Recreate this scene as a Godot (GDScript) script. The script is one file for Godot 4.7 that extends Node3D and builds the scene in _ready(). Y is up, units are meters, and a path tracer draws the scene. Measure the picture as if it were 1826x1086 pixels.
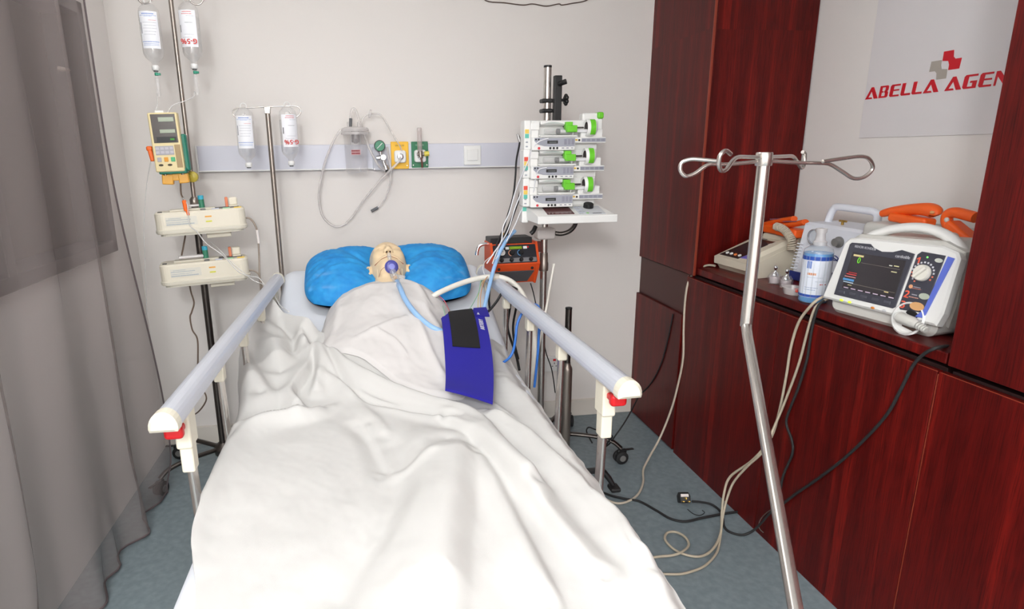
extends Node3D

# ---------------------------------------------------------------- mesh builder
class B:
	var v := PackedVector3Array()
	var n := PackedVector3Array()
	var u := PackedVector2Array()
	var i := PackedInt32Array()

	func vert(p: Vector3, nn: Vector3, uv := Vector2.ZERO) -> int:
		v.append(p)
		n.append(nn)
		u.append(uv)
		return v.size() - 1

	func tri(a: int, b: int, c: int) -> void:
		var g := (v[b] - v[a]).cross(v[c] - v[a])
		if g.dot(n[a] + n[b] + n[c]) > 0.0:
			i.append_array(PackedInt32Array([a, c, b]))
		else:
			i.append_array(PackedInt32Array([a, b, c]))

	func quad(a: int, b: int, c: int, d: int) -> void:
		tri(a, b, c)
		tri(a, c, d)

	func flat(pts: Array, uvs := [], hint := Vector3.ZERO) -> void:
		var nn: Vector3 = (pts[1] - pts[0]).cross(pts[2] - pts[0]).normalized()
		if hint != Vector3.ZERO and nn.dot(hint) < 0.0:
			nn = -nn
		var ids := []
		for k in pts.size():
			ids.append(vert(pts[k], nn, uvs[k] if uvs.size() else Vector2.ZERO))
		for k in range(1, pts.size() - 1):
			tri(ids[0], ids[k], ids[k + 1])

	# box with rounded edges
	func rbox(c: Vector3, s: Vector3, r := 0.004, bs := Basis(), k := 2) -> B:
		var h := s * 0.5
		r = minf(r, minf(h.x, minf(h.y, h.z)) * 0.99)
		for ax in 3:
			var a1 := (ax + 1) % 3
			var a2 := (ax + 2) % 3
			for sg in [-1.0, 1.0]:
				var p1 := _steps(h[a1], r, k)
				var p2 := _steps(h[a2], r, k)
				var start := v.size()
				for q1 in p1:
					for q2 in p2:
						var p := Vector3.ZERO
						p[ax] = sg * h[ax]
						p[a1] = q1
						p[a2] = q2
						var inner := p.clamp(-h + Vector3.ONE * r, h - Vector3.ONE * r)
						var d := (p - inner).normalized()
						vert(c + bs * (inner + d * r), bs * d, Vector2(q1 / s[a1] + 0.5, q2 / s[a2] + 0.5))
				var w := p2.size()
				for a in p1.size() - 1:
					for b in w - 1:
						var o := start + a * w + b
						quad(o, o + 1, o + w + 1, o + w)
		return self

	func _steps(h: float, r: float, k: int) -> Array:
		var o := []
		for q in k + 1:
			o.append(-h + r * (1.0 - tan(PI / 4 * (1.0 - float(q) / k))))
		for q in k + 1:
			o.append(h - r * (1.0 - tan(PI / 4 * (float(q) / k))))
		return o

	# round tube through points; radius a number or an array
	func tube(pts: Array, radius, sides := 8, closed := false, caps := true, squash := 1.0) -> B:
		var m := pts.size()
		var t0: Vector3 = (pts[1] - pts[0]).normalized()
		var nn := t0.cross(Vector3.UP)
		if nn.length() < 0.1:
			nn = t0.cross(Vector3.RIGHT)
		nn = nn.normalized()
		var start := v.size()
		var along := 0.0
		for k in m:
			var a: Vector3 = pts[k - 1] if k > 0 else (pts[m - 2] if closed else pts[0])
			var b: Vector3 = pts[k + 1] if k < m - 1 else (pts[1] if closed else pts[m - 1])
			var t := (b - a).normalized()
			nn = (nn - t * nn.dot(t)).normalized()
			var bb := t.cross(nn)
			var r: float = radius[k] if radius is Array else radius
			if k > 0:
				along += (pts[k] - pts[k - 1]).length()
			for q in sides + 1:
				var an := TAU * q / sides
				var d := nn * cos(an) + bb * sin(an) * squash
				vert(pts[k] + d * r, (nn * cos(an) + bb * sin(an) / squash).normalized(), Vector2(float(q) / sides, along))
		for k in m - 1:
			for q in sides:
				var o := start + k * (sides + 1) + q
				quad(o, o + 1, o + sides + 2, o + sides + 1)
		if caps and not closed:
			for e in [0, m - 1]:
				var t: Vector3 = (pts[0] - pts[1]).normalized() if e == 0 else (pts[m - 1] - pts[m - 2]).normalized()
				var c := vert(pts[e], t)
				var ring := []
				for q in sides + 1:
					ring.append(vert(v[start + e * (sides + 1) + q], t))
				for q in sides:
					tri(c, ring[q], ring[q + 1])
		return self

	# profile of (radius, height) turned round the local y axis of xf
	func lathe(prof: Array, xf := Transform3D(), seg := 24, smooth := 40.0) -> B:
		var m := prof.size()
		for k in m - 1:
			var a: Vector2 = prof[k]
			var b: Vector2 = prof[k + 1]
			if a.distance_to(b) < 1e-6:
				continue
			var na := _pn(prof, k, -1, smooth)
			var nb := _pn(prof, k, 1, smooth)
			var start := v.size()
			for q in seg + 1:
				var an := TAU * q / seg
				var c := cos(an)
				var s := sin(an)
				vert(xf * Vector3(a.x * c, a.y, a.x * s), (xf.basis * Vector3(na.x * c, na.y, na.x * s)).normalized(), Vector2(float(q) / seg, a.y))
				vert(xf * Vector3(b.x * c, b.y, b.x * s), (xf.basis * Vector3(nb.x * c, nb.y, nb.x * s)).normalized(), Vector2(float(q) / seg, b.y))
			for q in seg:
				var o := start + q * 2
				if a.x > 1e-6:
					tri(o, o + 2, o + 1)
				if b.x > 1e-6:
					tri(o + 1, o + 2, o + 3)
		return self

	func _pn(prof: Array, k: int, side: int, smooth: float) -> Vector2:
		var d: Vector2 = (prof[k + 1] - prof[k]).normalized()
		var own := Vector2(d.y, -d.x)
		var j := k - 1 if side < 0 else k + 1
		if j < 0 or j >= prof.size() - 1:
			return own
		var e: Vector2 = (prof[j + 1] - prof[j]).normalized()
		var other := Vector2(e.y, -e.x)
		if absf(rad_to_deg(own.angle_to(other))) > smooth:
			return own
		return (own + other).normalized()

	# outline in the xy plane of xf, pushed out along +z by depth, front edge chamfered
	func prism(poly: PackedVector2Array, depth: float, xf := Transform3D(), bev := 0.0) -> B:
		var pl := poly.duplicate()
		var area := 0.0
		for k in pl.size():
			area += pl[k].cross(pl[(k + 1) % pl.size()])
		if area < 0:
			pl.reverse()
		var ins := PackedVector2Array()
		var m := pl.size()
		for k in m:
			var e1 := (pl[k] - pl[(k + m - 1) % m]).normalized()
			var e2 := (pl[(k + 1) % m] - pl[k]).normalized()
			var n1 := Vector2(-e1.y, e1.x)
			var n2 := Vector2(-e2.y, e2.x)
			var b := (n1 + n2)
			b = b / maxf(0.3, b.length_squared()) * 2.0
			ins.append(pl[k] + b * bev)
		var box := Rect2(pl[0], Vector2.ZERO)
		for p in pl:
			box = box.expand(p)
		var tr := Geometry2D.triangulate_polygon(pl)
		for side in 2:
			var nn := (xf.basis * Vector3(0, 0, 1 if side else -1)).normalized()
			var s := v.size()
			var src := ins if side else pl
			for p in src:
				vert(xf * Vector3(p.x, p.y, depth if side else 0.0), nn, Vector2((p.x - box.position.x) / box.size.x, 1.0 - (p.y - box.position.y) / box.size.y))
			for k in range(0, tr.size(), 3):
				tri(s + tr[k], s + tr[k + 1], s + tr[k + 2])
		for k in m:
			var a := pl[k]
			var b := pl[(k + 1) % m]
			var e := (b - a).normalized()
			var out := Vector3(e.y, -e.x, 0)
			var z1 := depth - bev
			flat([xf * Vector3(a.x, a.y, 0), xf * Vector3(b.x, b.y, 0), xf * Vector3(b.x, b.y, z1), xf * Vector3(a.x, a.y, z1)], [], xf.basis * out)
			if bev > 0.0:
				var a2 := ins[k]
				var b2 := ins[(k + 1) % m]
				flat([xf * Vector3(a.x, a.y, z1), xf * Vector3(b.x, b.y, z1), xf * Vector3(b2.x, b2.y, depth), xf * Vector3(a2.x, a2.y, depth)], [], xf.basis * (out + Vector3(0, 0, 1)))
		return self

	func ball(c: Vector3, r: Vector3, seg := 20, bs := Basis()) -> B:
		var rows := seg / 2
		var s := v.size()
		for a in rows + 1:
			var th := PI * a / rows
			for q in seg + 1:
				var ph := TAU * q / seg
				var d := Vector3(sin(th) * cos(ph), cos(th), sin(th) * sin(ph))
				vert(c + bs * (d * r), (bs * (d / r)).normalized(), Vector2(float(q) / seg, float(a) / rows))
		for a in rows:
			for q in seg:
				var o := s + a * (seg + 1) + q
				if a > 0:
					tri(o, o + 1, o + seg + 1)
				if a < rows - 1:
					tri(o + 1, o + seg + 2, o + seg + 1)
		return self

	# a sheet of points rows x cols (smooth normals), optionally with a thickness downwards along the normals
	func sheet(p: Array, rows: int, cols: int, thick := 0.0) -> B:
		var nn := []
		nn.resize(rows * cols)
		for a in rows:
			for b in cols:
				var dx: Vector3 = p[a * cols + mini(b + 1, cols - 1)] - p[a * cols + maxi(b - 1, 0)]
				var dz: Vector3 = p[mini(a + 1, rows - 1) * cols + b] - p[maxi(a - 1, 0) * cols + b]
				nn[a * cols + b] = dz.cross(dx).normalized()
		for side in (2 if thick > 0.0 else 1):
			var s := v.size()
			for a in rows:
				for b in cols:
					var q := a * cols + b
					vert(p[q] - nn[q] * thick * side, nn[q] * (1 - 2 * side), Vector2(float(b) / (cols - 1), float(a) / (rows - 1)))
			for a in rows - 1:
				for b in cols - 1:
					var o := s + a * cols + b
					quad(o, o + 1, o + cols + 1, o + cols)
		if thick > 0.0:
			var rim := []
			for b in cols:
				rim.append(b)
			for a in range(1, rows):
				rim.append(a * cols + cols - 1)
			for b in range(cols - 2, -1, -1):
				rim.append((rows - 1) * cols + b)
			for a in range(rows - 2, 0, -1):
				rim.append(a * cols)
			var mid := Vector3.ZERO
			for q in rim:
				mid += p[q] / rim.size()
			for k in rim.size():
				var a: int = rim[k]
				var b: int = rim[(k + 1) % rim.size()]
				if p[a].distance_to(p[b]) > 1e-6:
					flat([p[a], p[b], p[b] - nn[b] * thick, p[a] - nn[a] * thick], [], p[a] - mid)
		return self

	func mesh(shift := Vector3.ZERO) -> ArrayMesh:
		if shift != Vector3.ZERO:
			for k in v.size():
				v[k] -= shift
		var a := []
		a.resize(Mesh.ARRAY_MAX)
		a[Mesh.ARRAY_VERTEX] = v
		a[Mesh.ARRAY_NORMAL] = n
		a[Mesh.ARRAY_TEX_UV] = u
		a[Mesh.ARRAY_INDEX] = i
		var m := ArrayMesh.new()
		m.add_surface_from_arrays(Mesh.PRIMITIVE_TRIANGLES, a)
		return m

	func base() -> Vector3:
		var bb := AABB(v[0], Vector3.ZERO)
		for p in v:
			bb = bb.expand(p)
		return Vector3(bb.position.x + bb.size.x / 2, bb.position.y, bb.position.z + bb.size.z / 2)

# ---------------------------------------------------------------- naming and materials
var taken := {}
var M := {}

func numbered(called: String) -> String:
	var k: int = taken.get(called, 0)
	taken[called] = k + 1
	return called if k == 0 else "%s_%03d" % [called, k]

func tag(o: Node3D, label: String, category: String, group := "") -> Node3D:
	o.set_meta("label", label)
	o.set_meta("category", category)
	if group != "":
		o.set_meta("group", group)
	return o

# an empty thing at its base, to which parts are added
func thing(called: String, label: String, category: String, at := Vector3.ZERO, turn := 0.0, group := "") -> Node3D:
	var o := Node3D.new()
	o.name = numbered(called)
	add_child(o)
	o.position = at
	o.rotation.y = turn
	tag(o, label, category, group)
	return o

# one mesh as a part (coordinates of its parent)
func part(called: String, b: B, mat: Material, parent: Node3D, label := "") -> MeshInstance3D:
	var o := MeshInstance3D.new()
	o.name = called
	o.mesh = b.mesh()
	o.material_override = mat
	parent.add_child(o, true)
	if label != "":
		o.set_meta("label", label)
	return o

# one mesh as a thing (world coordinates; its origin goes to its base)
func single(called: String, b: B, mat: Material, label: String, category: String, group := "") -> MeshInstance3D:
	var at := b.base()
	var o := MeshInstance3D.new()
	o.name = numbered(called)
	o.mesh = b.mesh(at)
	o.material_override = mat
	o.position = at
	add_child(o)
	tag(o, label, category, group)
	return o

func struct(called: String, b: B, mat: Material, parent: Node3D = null, label := "") -> MeshInstance3D:
	var o := MeshInstance3D.new()
	o.name = called
	o.mesh = b.mesh()
	o.material_override = mat
	if parent:
		parent.add_child(o, true)
	else:
		add_child(o, true)
		o.set_meta("kind", "structure")
	if label != "":
		o.set_meta("label", label)
	return o

func copy(src: Node3D, at: Vector3, turn: float, label: String) -> Node3D:
	var c: Node3D = src.duplicate()
	c.name = numbered(String(src.name).rstrip("0123456789").trim_suffix("_"))
	add_child(c)
	c.position = at
	c.rotation.y = turn
	c.set_meta("label", label)
	return c

func rgb(r: float, g: float, b: float) -> Color:
	return Color(r / 255.0, g / 255.0, b / 255.0)

func mk(key: String, c: Color, rough := 0.5, metal := 0.0) -> StandardMaterial3D:
	if M.has(key):
		return M[key]
	var m := StandardMaterial3D.new()
	m.resource_name = key
	m.albedo_color = c
	m.roughness = rough
	m.metallic = metal
	M[key] = m
	return m

func clear(key: String, c: Color, a: float) -> StandardMaterial3D:
	var m := mk(key, Color(c.r, c.g, c.b, a), 0.08)
	m.transparency = BaseMaterial3D.TRANSPARENCY_ALPHA
	return m

func glow(key: String, c: Color, e: float) -> StandardMaterial3D:
	var m := mk(key, c, 0.4)
	m.emission_enabled = true
	m.emission = c
	m.emission_energy_multiplier = e
	return m

func noise(freq: float, sd := 1, oct := 3) -> FastNoiseLite:
	var f := FastNoiseLite.new()
	f.seed = sd
	f.frequency = freq
	f.fractal_octaves = oct
	return f

func bumpy(m: StandardMaterial3D, freq: float, scale_cm: float, tri_scale: float, sd := 3) -> StandardMaterial3D:
	var t := NoiseTexture2D.new()
	t.width = 256
	t.height = 256
	t.seamless = true
	t.noise = noise(freq, sd, 3)
	m.heightmap_enabled = true
	m.heightmap_texture = t
	m.heightmap_scale = scale_cm
	m.uv1_triplanar = true
	m.uv1_world_triplanar = true
	m.uv1_scale = Vector3.ONE * tri_scale
	return m

func spline(pts: Array, per := 8) -> Array:
	var o := []
	for k in pts.size() - 1:
		var p0: Vector3 = pts[maxi(k - 1, 0)]
		var p1: Vector3 = pts[k]
		var p2: Vector3 = pts[k + 1]
		var p3: Vector3 = pts[mini(k + 2, pts.size() - 1)]
		for q in per:
			o.append(p1.cubic_interpolate(p2, p0, p3, float(q) / per))
	o.append(pts[-1])
	return o

func arc(c: Vector3, r: float, a0: float, a1: float, ax: Vector3, ay: Vector3, k := 10) -> Array:
	var o := []
	for q in k + 1:
		var an := deg_to_rad(lerpf(a0, a1, float(q) / k))
		o.append(c + ax * r * cos(an) + ay * r * sin(an))
	return o

func up_to(dir: Vector3, at: Vector3) -> Transform3D:
	# a frame whose y axis points along dir
	var y := dir.normalized()
	var x := y.cross(Vector3.BACK)
	if x.length() < 0.1:
		x = y.cross(Vector3.RIGHT)
	x = x.normalized()
	return Transform3D(Basis(x, y, x.cross(y)), at)

func cyl(r: float, h: float, bev := 0.001) -> Array:
	return [Vector2(0, 0), Vector2(r - bev, 0), Vector2(r, bev), Vector2(r, h - bev), Vector2(r - bev, h), Vector2(0, h)]

func rod(b: B, a: Vector3, c: Vector3, r: float, seg := 16, bev := 0.001) -> B:
	return b.lathe(cyl(r, a.distance_to(c), bev), up_to(c - a, a), seg)

func round_rect(w: float, h: float, r: float, k := 4) -> PackedVector2Array:
	var o := PackedVector2Array()
	for q in 4:
		var cx := (w / 2 - r) * (1 if q in [0, 3] else -1)
		var cy := (h / 2 - r) * (1 if q < 2 else -1)
		for s in k + 1:
			var an := PI / 2 * q + PI / 2 * s / k
			o.append(Vector2(cx + r * cos(an), cy + r * sin(an)))
	return o

func xf_at(at: Vector3, yaw := 0.0, pitch := 0.0, roll := 0.0) -> Transform3D:
	return Transform3D(Basis.from_euler(Vector3(deg_to_rad(pitch), deg_to_rad(yaw), deg_to_rad(roll))), at)

func letters(called: String, text: String, size: float, mat: Material, parent: Node3D, xf: Transform3D, depth := 0.0006, font := "Droid Sans", bold := false) -> MeshInstance3D:
	var t := TextMesh.new()
	t.text = text
	var f := SystemFont.new()
	f.font_names = PackedStringArray([font])
	if bold:
		f.font_weight = 700
	t.font = f
	t.font_size = 32
	t.pixel_size = size / 32.0
	t.depth = depth
	var o := MeshInstance3D.new()
	o.name = called
	o.mesh = t
	o.material_override = mat
	o.transform = xf
	parent.add_child(o, true)
	return o


# ---------------------------------------------------------------- the scene
func _ready() -> void:
	camera_and_light()
	materials()
	room()
	cabinets()
	bed()
	bedding()
	pillow()
	patient()
	curtain()
	wall_things()
	left_stand()
	bed_pole()
	pump_tower()
	ventilator()
	telescopic_post()
	foot_pole()
	counter_things()
	floor_leads()


func camera_and_light() -> void:
	var cam := Camera3D.new()
	cam.name = "camera"
	add_child(cam)
	var f := 1115.116
	cam.near = 0.05
	cam.far = 60.0
	cam.projection = Camera3D.PROJECTION_FRUSTUM
	cam.keep_aspect = Camera3D.KEEP_HEIGHT
	cam.size = cam.near * 1086.0 / f
	cam.frustum_offset = cam.near * Vector2((913.0 - 819.952) / f, (561.292 - 543.0) / f)
	cam.transform = Transform3D(Basis.from_euler(Vector3(-0.254, -0.148, -0.013)), Vector3(0, 1.5, 3.238))
	cam.current = true
	var e := Environment.new()
	e.background_mode = Environment.BG_COLOR
	e.background_color = Color(0.02, 0.02, 0.02)
	e.tonemap_mode = Environment.TONE_MAPPER_LINEAR
	e.tonemap_exposure = 1.0
	e.sdfgi_enabled = true
	e.ssao_enabled = true
	e.ssil_enabled = true
	var w := WorldEnvironment.new()
	w.name = "surroundings"
	w.environment = e
	add_child(w)
	# unseen ceiling fittings lighting wall and bed: their panels are built in room()
	for p in UNSEEN_LAMPS:
		var a := AreaLight3D.new()
		a.name = "unseen_lamp_glow"
		a.area_size = Vector2(p[1], p[2])
		a.light_energy = p[3]
		a.light_color = Color(0.97, 0.985, 1.0)
		a.area_range = 12.0
		a.area_attenuation = 2.0
		a.shadow_enabled = true
		a.position = p[0] - Vector3(0, 0.012, 0)
		a.rotation = Vector3(-PI / 2, 0, 0)
		add_child(a, true)
	# added globe out of view, fill light for the niche and left wall
	var g := OmniLight3D.new()
	g.name = "added_globe_glow"
	g.light_energy = 2.9
	g.light_color = Color(0.965, 0.98, 0.99)
	g.light_size = 0.16
	g.omni_range = 12.0
	g.omni_attenuation = 2.0
	g.shadow_enabled = true
	g.position = ADDED_GLOBE
	add_child(g)

const ADDED_GLOBE := Vector3(-0.35, 2.2, 3.95)
const UNSEEN_LAMPS := [[Vector3(-0.45, 2.588, 1.15), 1.2, 0.6, 0.6], [Vector3(-0.75, 2.588, 6.0), 1.2, 0.6, 9.2], [Vector3(0.75, 2.588, 6.0), 1.2, 0.6, 7.4], [Vector3(-0.62, 2.588, 2.75), 0.6, 0.6, 0.6]]  # all out of view; the last is added fill for the niche

func grain_texture(a: Color, b: Color, c: Color) -> ImageTexture:
	var im := Image.create(512, 512, false, Image.FORMAT_RGB8)
	var n1 := noise(0.013, 7, 4)
	var n2 := noise(0.09, 11, 3)
	var n3 := noise(0.3, 5, 2)
	for y in 512:
		for x in 512:
			var t := 0.5 + 0.75 * n1.get_noise_2d(x * 1.6, y * 0.10) + 0.22 * n2.get_noise_2d(x * 1.4, y * 0.06)
			var k := a.lerp(b, clampf(t, 0, 1)).lerp(c, clampf((t - 0.62) * 1.4, 0, 1))
			var s := n3.get_noise_2d(x * 1.7, y * 0.08)
			k = k.darkened(clampf(s * 0.5, 0, 0.3))
			im.set_pixel(x, y, k)
	return ImageTexture.create_from_image(im)

func materials() -> void:
	bumpy(mk("wall_paint", rgb(227, 221, 216), 0.75), 0.05, 0.03, 1.2)
	bumpy(mk("ceiling_paint", rgb(232, 230, 226), 0.8), 0.05, 0.03, 1.0)
	var fl := mk("vinyl_floor", rgb(132, 145, 150), 0.5)
	bumpy(fl, 0.03, 0.02, 2.0)
	var ft := NoiseTexture2D.new()
	ft.width = 256
	ft.height = 256
	ft.seamless = true
	ft.noise = noise(0.05, 9, 4)
	var gr := Gradient.new()
	gr.set_color(0, rgb(222, 222, 222))
	gr.set_color(1, rgb(255, 255, 255))
	ft.color_ramp = gr
	fl.albedo_texture = ft
	var wd := mk("red_wood", Color.WHITE, 0.34)
	wd.albedo_texture = grain_texture(rgb(76, 13, 12), rgb(106, 20, 16), rgb(138, 29, 20))
	wd.metallic_specular = 0.32
	wd.uv1_triplanar = true
	wd.uv1_world_triplanar = true
	wd.uv1_scale = Vector3(1.25, 0.5, 1.25)
	bumpy(mk("lightened_wall_paint", rgb(240, 235, 231), 0.75), 0.05, 0.03, 1.2)  # wall paint lightened to stand in for missing light on niche and left wall
	mk("wood_edge", rgb(128, 46, 26), 0.4)
	mk("dark_gap", rgb(40, 14, 13), 0.6)
	mk("base_paint", rgb(218, 210, 200), 0.55)
	mk("steel", rgb(206, 200, 194), 0.24, 0.9)
	mk("dull_steel", rgb(156, 146, 138), 0.36, 0.85)
	mk("dark_steel", rgb(96, 90, 86), 0.35, 1.0)
	mk("chrome", rgb(225, 225, 228), 0.1, 1.0)
	mk("black_plastic", rgb(24, 23, 24), 0.45)
	mk("black_rubber", rgb(30, 29, 30), 0.7)
	mk("aluminium", rgb(204, 207, 216), 0.35, 0.25)
	mk("cream_plastic", rgb(226, 220, 202), 0.4)
	mk("white_plastic", rgb(232, 231, 228), 0.35)
	mk("red_plastic", rgb(205, 22, 28), 0.35)
	mk("beige_plastic", rgb(214, 205, 186), 0.45)
	mk("trunk_paint", rgb(206, 206, 216), 0.4)
	bumpy(mk("sheet_cotton", rgb(218, 221, 228), 0.85), 0.2, 0.02, 9.0)
	bumpy(mk("blanket_cotton", rgb(202, 200, 197), 0.9), 0.35, 0.04, 12.0)
	bumpy(mk("drape_cotton", rgb(210, 206, 204), 0.9), 0.35, 0.03, 12.0)
	mk("bed_paint", rgb(222, 222, 220), 0.4)

func slab(called: String, c: Vector3, s: Vector3, mat: String, r := 0.002) -> MeshInstance3D:
	return struct(called, B.new().rbox(c, s, r, Basis(), 1), M[mat])

func room() -> void:
	slab("floor", Vector3(0.5, -0.05, 3.4), Vector3(4.0, 0.1, 7.2), "vinyl_floor")
	slab("wall_back", Vector3(0.5, 1.3, -0.11), Vector3(4.0, 2.8, 0.16), "wall_paint")
	slab("wall_right", Vector3(2.1, 1.3, 3.4), Vector3(0.16, 2.8, 7.2), "lightened_wall_paint")
	slab("wall_front_unseen", Vector3(0.5, 1.3, 7.05), Vector3(4.0, 2.8, 0.16), "wall_paint")  # unseen room end, set far back so the distant lamps light evenly
	slab("ceiling", Vector3(0.5, 2.65, 3.4), Vector3(4.0, 0.1, 7.2), "ceiling_paint")
	# left wall with a window opening behind the curtain: sill, piers and head
	var lw := B.new()
	lw.rbox(Vector3(-1.19, 0.55, 3.4), Vector3(0.16, 1.1, 7.2), 1e-5, Basis(), 1)
	lw.rbox(Vector3(-1.19, 2.4, 3.4), Vector3(0.16, 0.6, 7.2), 1e-5, Basis(), 1)
	lw.rbox(Vector3(-1.19, 1.6, 0.05), Vector3(0.16, 1.0, 0.5), 1e-5, Basis(), 1)
	lw.rbox(Vector3(-1.19, 1.6, 4.5), Vector3(0.16, 1.0, 5.0), 1e-5, Basis(), 1)
	struct("wall_left", lw, M.lightened_wall_paint)
	var win := struct("window_1", B.new().rbox(Vector3(-1.235, 1.6, 1.15), Vector3(0.03, 1.0, 1.70), 0.002, Basis(), 1), mk("window_blind", rgb(72, 68, 67), 0.6))
	var fr := B.new()
	for z in [0.325, 1.15, 1.975]:
		fr.rbox(Vector3(-1.15, 1.6, z), Vector3(0.14, 1.0, 0.05), 0.004)
	for y in [1.125, 2.075]:
		fr.rbox(Vector3(-1.15, y, 1.15), Vector3(0.14, 0.05, 1.70), 0.004)
	struct("window_frame", fr, mk("grey_frame", rgb(78, 75, 75), 0.5), win)
	struct("baseboard_back", B.new().rbox(Vector3(0.2, 0.05, -0.024), Vector3(2.64, 0.1, 0.014), 0.003), M.base_paint)
	var k := 0
	for p in UNSEEN_LAMPS:
		var t := thing("unseen_ceiling_light", ["unseen white ceiling light panel above the bed", "unseen white ceiling light panel at the far end on the curtain side", "unseen white ceiling light panel at the far end on the cabinet side", "added square fill light panel out of view by the curtain"][k], "ceiling light", Vector3(p[0].x, 2.585, p[0].z), 0.0)
		var fm := B.new()
		for s in [-1, 1]:
			fm.rbox(Vector3(s * (p[1] / 2 + 0.015), 0.004, 0), Vector3(0.03, 0.022, p[2] + 0.06), 0.003)
			fm.rbox(Vector3(0, 0.004, s * (p[2] / 2 + 0.015)), Vector3(p[1], 0.022, 0.03), 0.003)
		part("frame", fm, M.white_plastic, t)
		part("diffuser", B.new().rbox(Vector3(0, 0.007, 0), Vector3(p[1], 0.012, p[2]), 0.002), glow("unseen_lamp_panel", rgb(255, 250, 244), 2.0), t)
		k += 1

	var gl := thing("added_globe_lamp", "added white globe lamp behind the camera, fill light for the niche and left wall", "added lamp", ADDED_GLOBE)  # added body around the fill light, cord and rose included
	part("globe", B.new().ball(Vector3.ZERO, Vector3.ONE * 0.17, 32), glow("added_globe_glass", rgb(255, 250, 244), 1.2), gl)
	part("cord", rod(B.new(), Vector3(0, 0.165, 0), Vector3(0, 0.4, 0), 0.004), M.white_plastic, gl)
	part("ceiling_rose", rod(B.new(), Vector3(0, 0.375, 0), Vector3(0, 0.4, 0), 0.05), M.white_plastic, gl)

# ---------------------------------------------------------------- fitted cabinets on the right
func cabinets() -> void:
	var X := 1.507
	var W: StandardMaterial3D = M.red_wood
	var D: StandardMaterial3D = M.dark_gap
	# first tall unit against the back wall
	var t := thing("tall_cabinet", "tall dark red wooden cabinet meeting the back wall, beside the white pump tower", "cabinet", Vector3(1.745, 0, 0.245))
	var o := Vector3(1.745, 0, 0.245)
	part("body", B.new().rbox(Vector3(1.765, 1.735, 0.2475) - o, Vector3(0.498, 1.63, 0.555), 0.002, Basis(), 1).rbox(Vector3(1.765, 0.46, 0.245) - o, Vector3(0.48, 0.92, 0.53), 0.002, Basis(), 1), W, t)
	part("door", B.new().rbox(Vector3(1.513, 1.764, 0.2535) - o, Vector3(0.018, 1.672, 0.605), 0.002), W, t)
	part("lower_door", B.new().rbox(Vector3(1.511, 0.366, 0.222) - o, Vector3(0.022, 0.712, 0.543), 0.002), W, t)
	part("filler", B.new().rbox(Vector3(1.523, 0.825, 0.222) - o, Vector3(0.014, 0.205, 0.545), 0.002), mk("wood_shade", rgb(74, 34, 30), 0.5), t)
	part("edge_strip", B.new().rbox(Vector3(1.5095, 1.764, 0.557) - o, Vector3(0.012, 1.672, 0.004), 0.001), M.wood_edge, t)
	# low unit in the niche
	o = Vector3(1.745, 0, 1.19)
	t = thing("counter_cabinet", "low dark red wooden cabinet with two plain doors under the niche worktop", "cabinet", o)
	part("body", B.new().rbox(Vector3(0.012, 0.46, -0.003), Vector3(0.44, 0.92, 1.336), 0.002, Basis(), 1), D, t)
	part("door", B.new().rbox(Vector3(1.512, 0.4575, 0.853) - o, Vector3(0.02, 0.915, 0.686), 0.002), W, t)
	part("door", B.new().rbox(Vector3(1.512, 0.4575, 1.529) - o, Vector3(0.02, 0.915, 0.658), 0.002), W, t)
	part("edge_strip", B.new().rbox(Vector3(1.5035, 0.9135, 0.853) - o, Vector3(0.003, 0.003, 0.686), 0.001), M.wood_edge, t)
	part("edge_strip", B.new().rbox(Vector3(1.5035, 0.9135, 1.529) - o, Vector3(0.003, 0.003, 0.658), 0.001), M.wood_edge, t)
	part("edge_strip", B.new().rbox(Vector3(1.5035, 0.4575, 1.862) - o, Vector3(0.003, 0.90, 0.003), 0.001), M.wood_edge, t)
	single("worktop", B.new().rbox(Vector3(1.768, 0.949, 1.209), Vector3(0.496, 0.032, 1.306), 0.004), W, "dark red wooden worktop slab of the niche, carrying the machines", "worktop")
	# second tall unit, cut by the frame
	o = Vector3(1.745, 0, 2.62)
	t = thing("tall_cabinet", "tall dark red wooden cabinet nearest the camera, past the niche and the big defibrillator", "cabinet", o)
	part("body", B.new().rbox(Vector3(1.765, 1.744, 2.62) - o, Vector3(0.49, 1.612, 1.48), 0.002, Basis(), 1).rbox(Vector3(1.752, 0.46, 2.62) - o, Vector3(0.45, 0.92, 1.48), 0.002, Basis(), 1), D, t)
	for k in 2:
		part("door", B.new().rbox(Vector3(1.512, 1.744, 2.253 + k * 0.742) - o, Vector3(0.02, 1.61, 0.738), 0.002), W, t)
		part("lower_door", B.new().rbox(Vector3(1.512, 0.4575, 2.233 + k * 0.742) - o, Vector3(0.02, 0.915, 0.738), 0.002), W, t)
	part("side_panel", B.new().rbox(Vector3(1.765, 1.744, 1.880) - o, Vector3(0.49, 1.61, 0.01), 0.002), W, t)
	part("edge_strip", B.new().rbox(Vector3(1.5035, 0.9135, 2.6) - o, Vector3(0.003, 0.003, 1.46), 0.001), M.wood_edge, t)


# ---------------------------------------------------------------- bed
func mattress_top(z: float) -> float:
	# flat to z 0.95, then the raised backrest
	var d := 0.93 - z
	return 0.70 + 0.375 * 0.5 * (d + sqrt(d * d + 0.012))

func rail_point(side: int, z: float) -> Vector3:
	var t := (z - 0.30) / 1.64
	return Vector3(lerpf(0.548, 0.601, t), 0.95, z) if side > 0 else Vector3(lerpf(-0.409, -0.447, t), 0.95, z)

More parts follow.
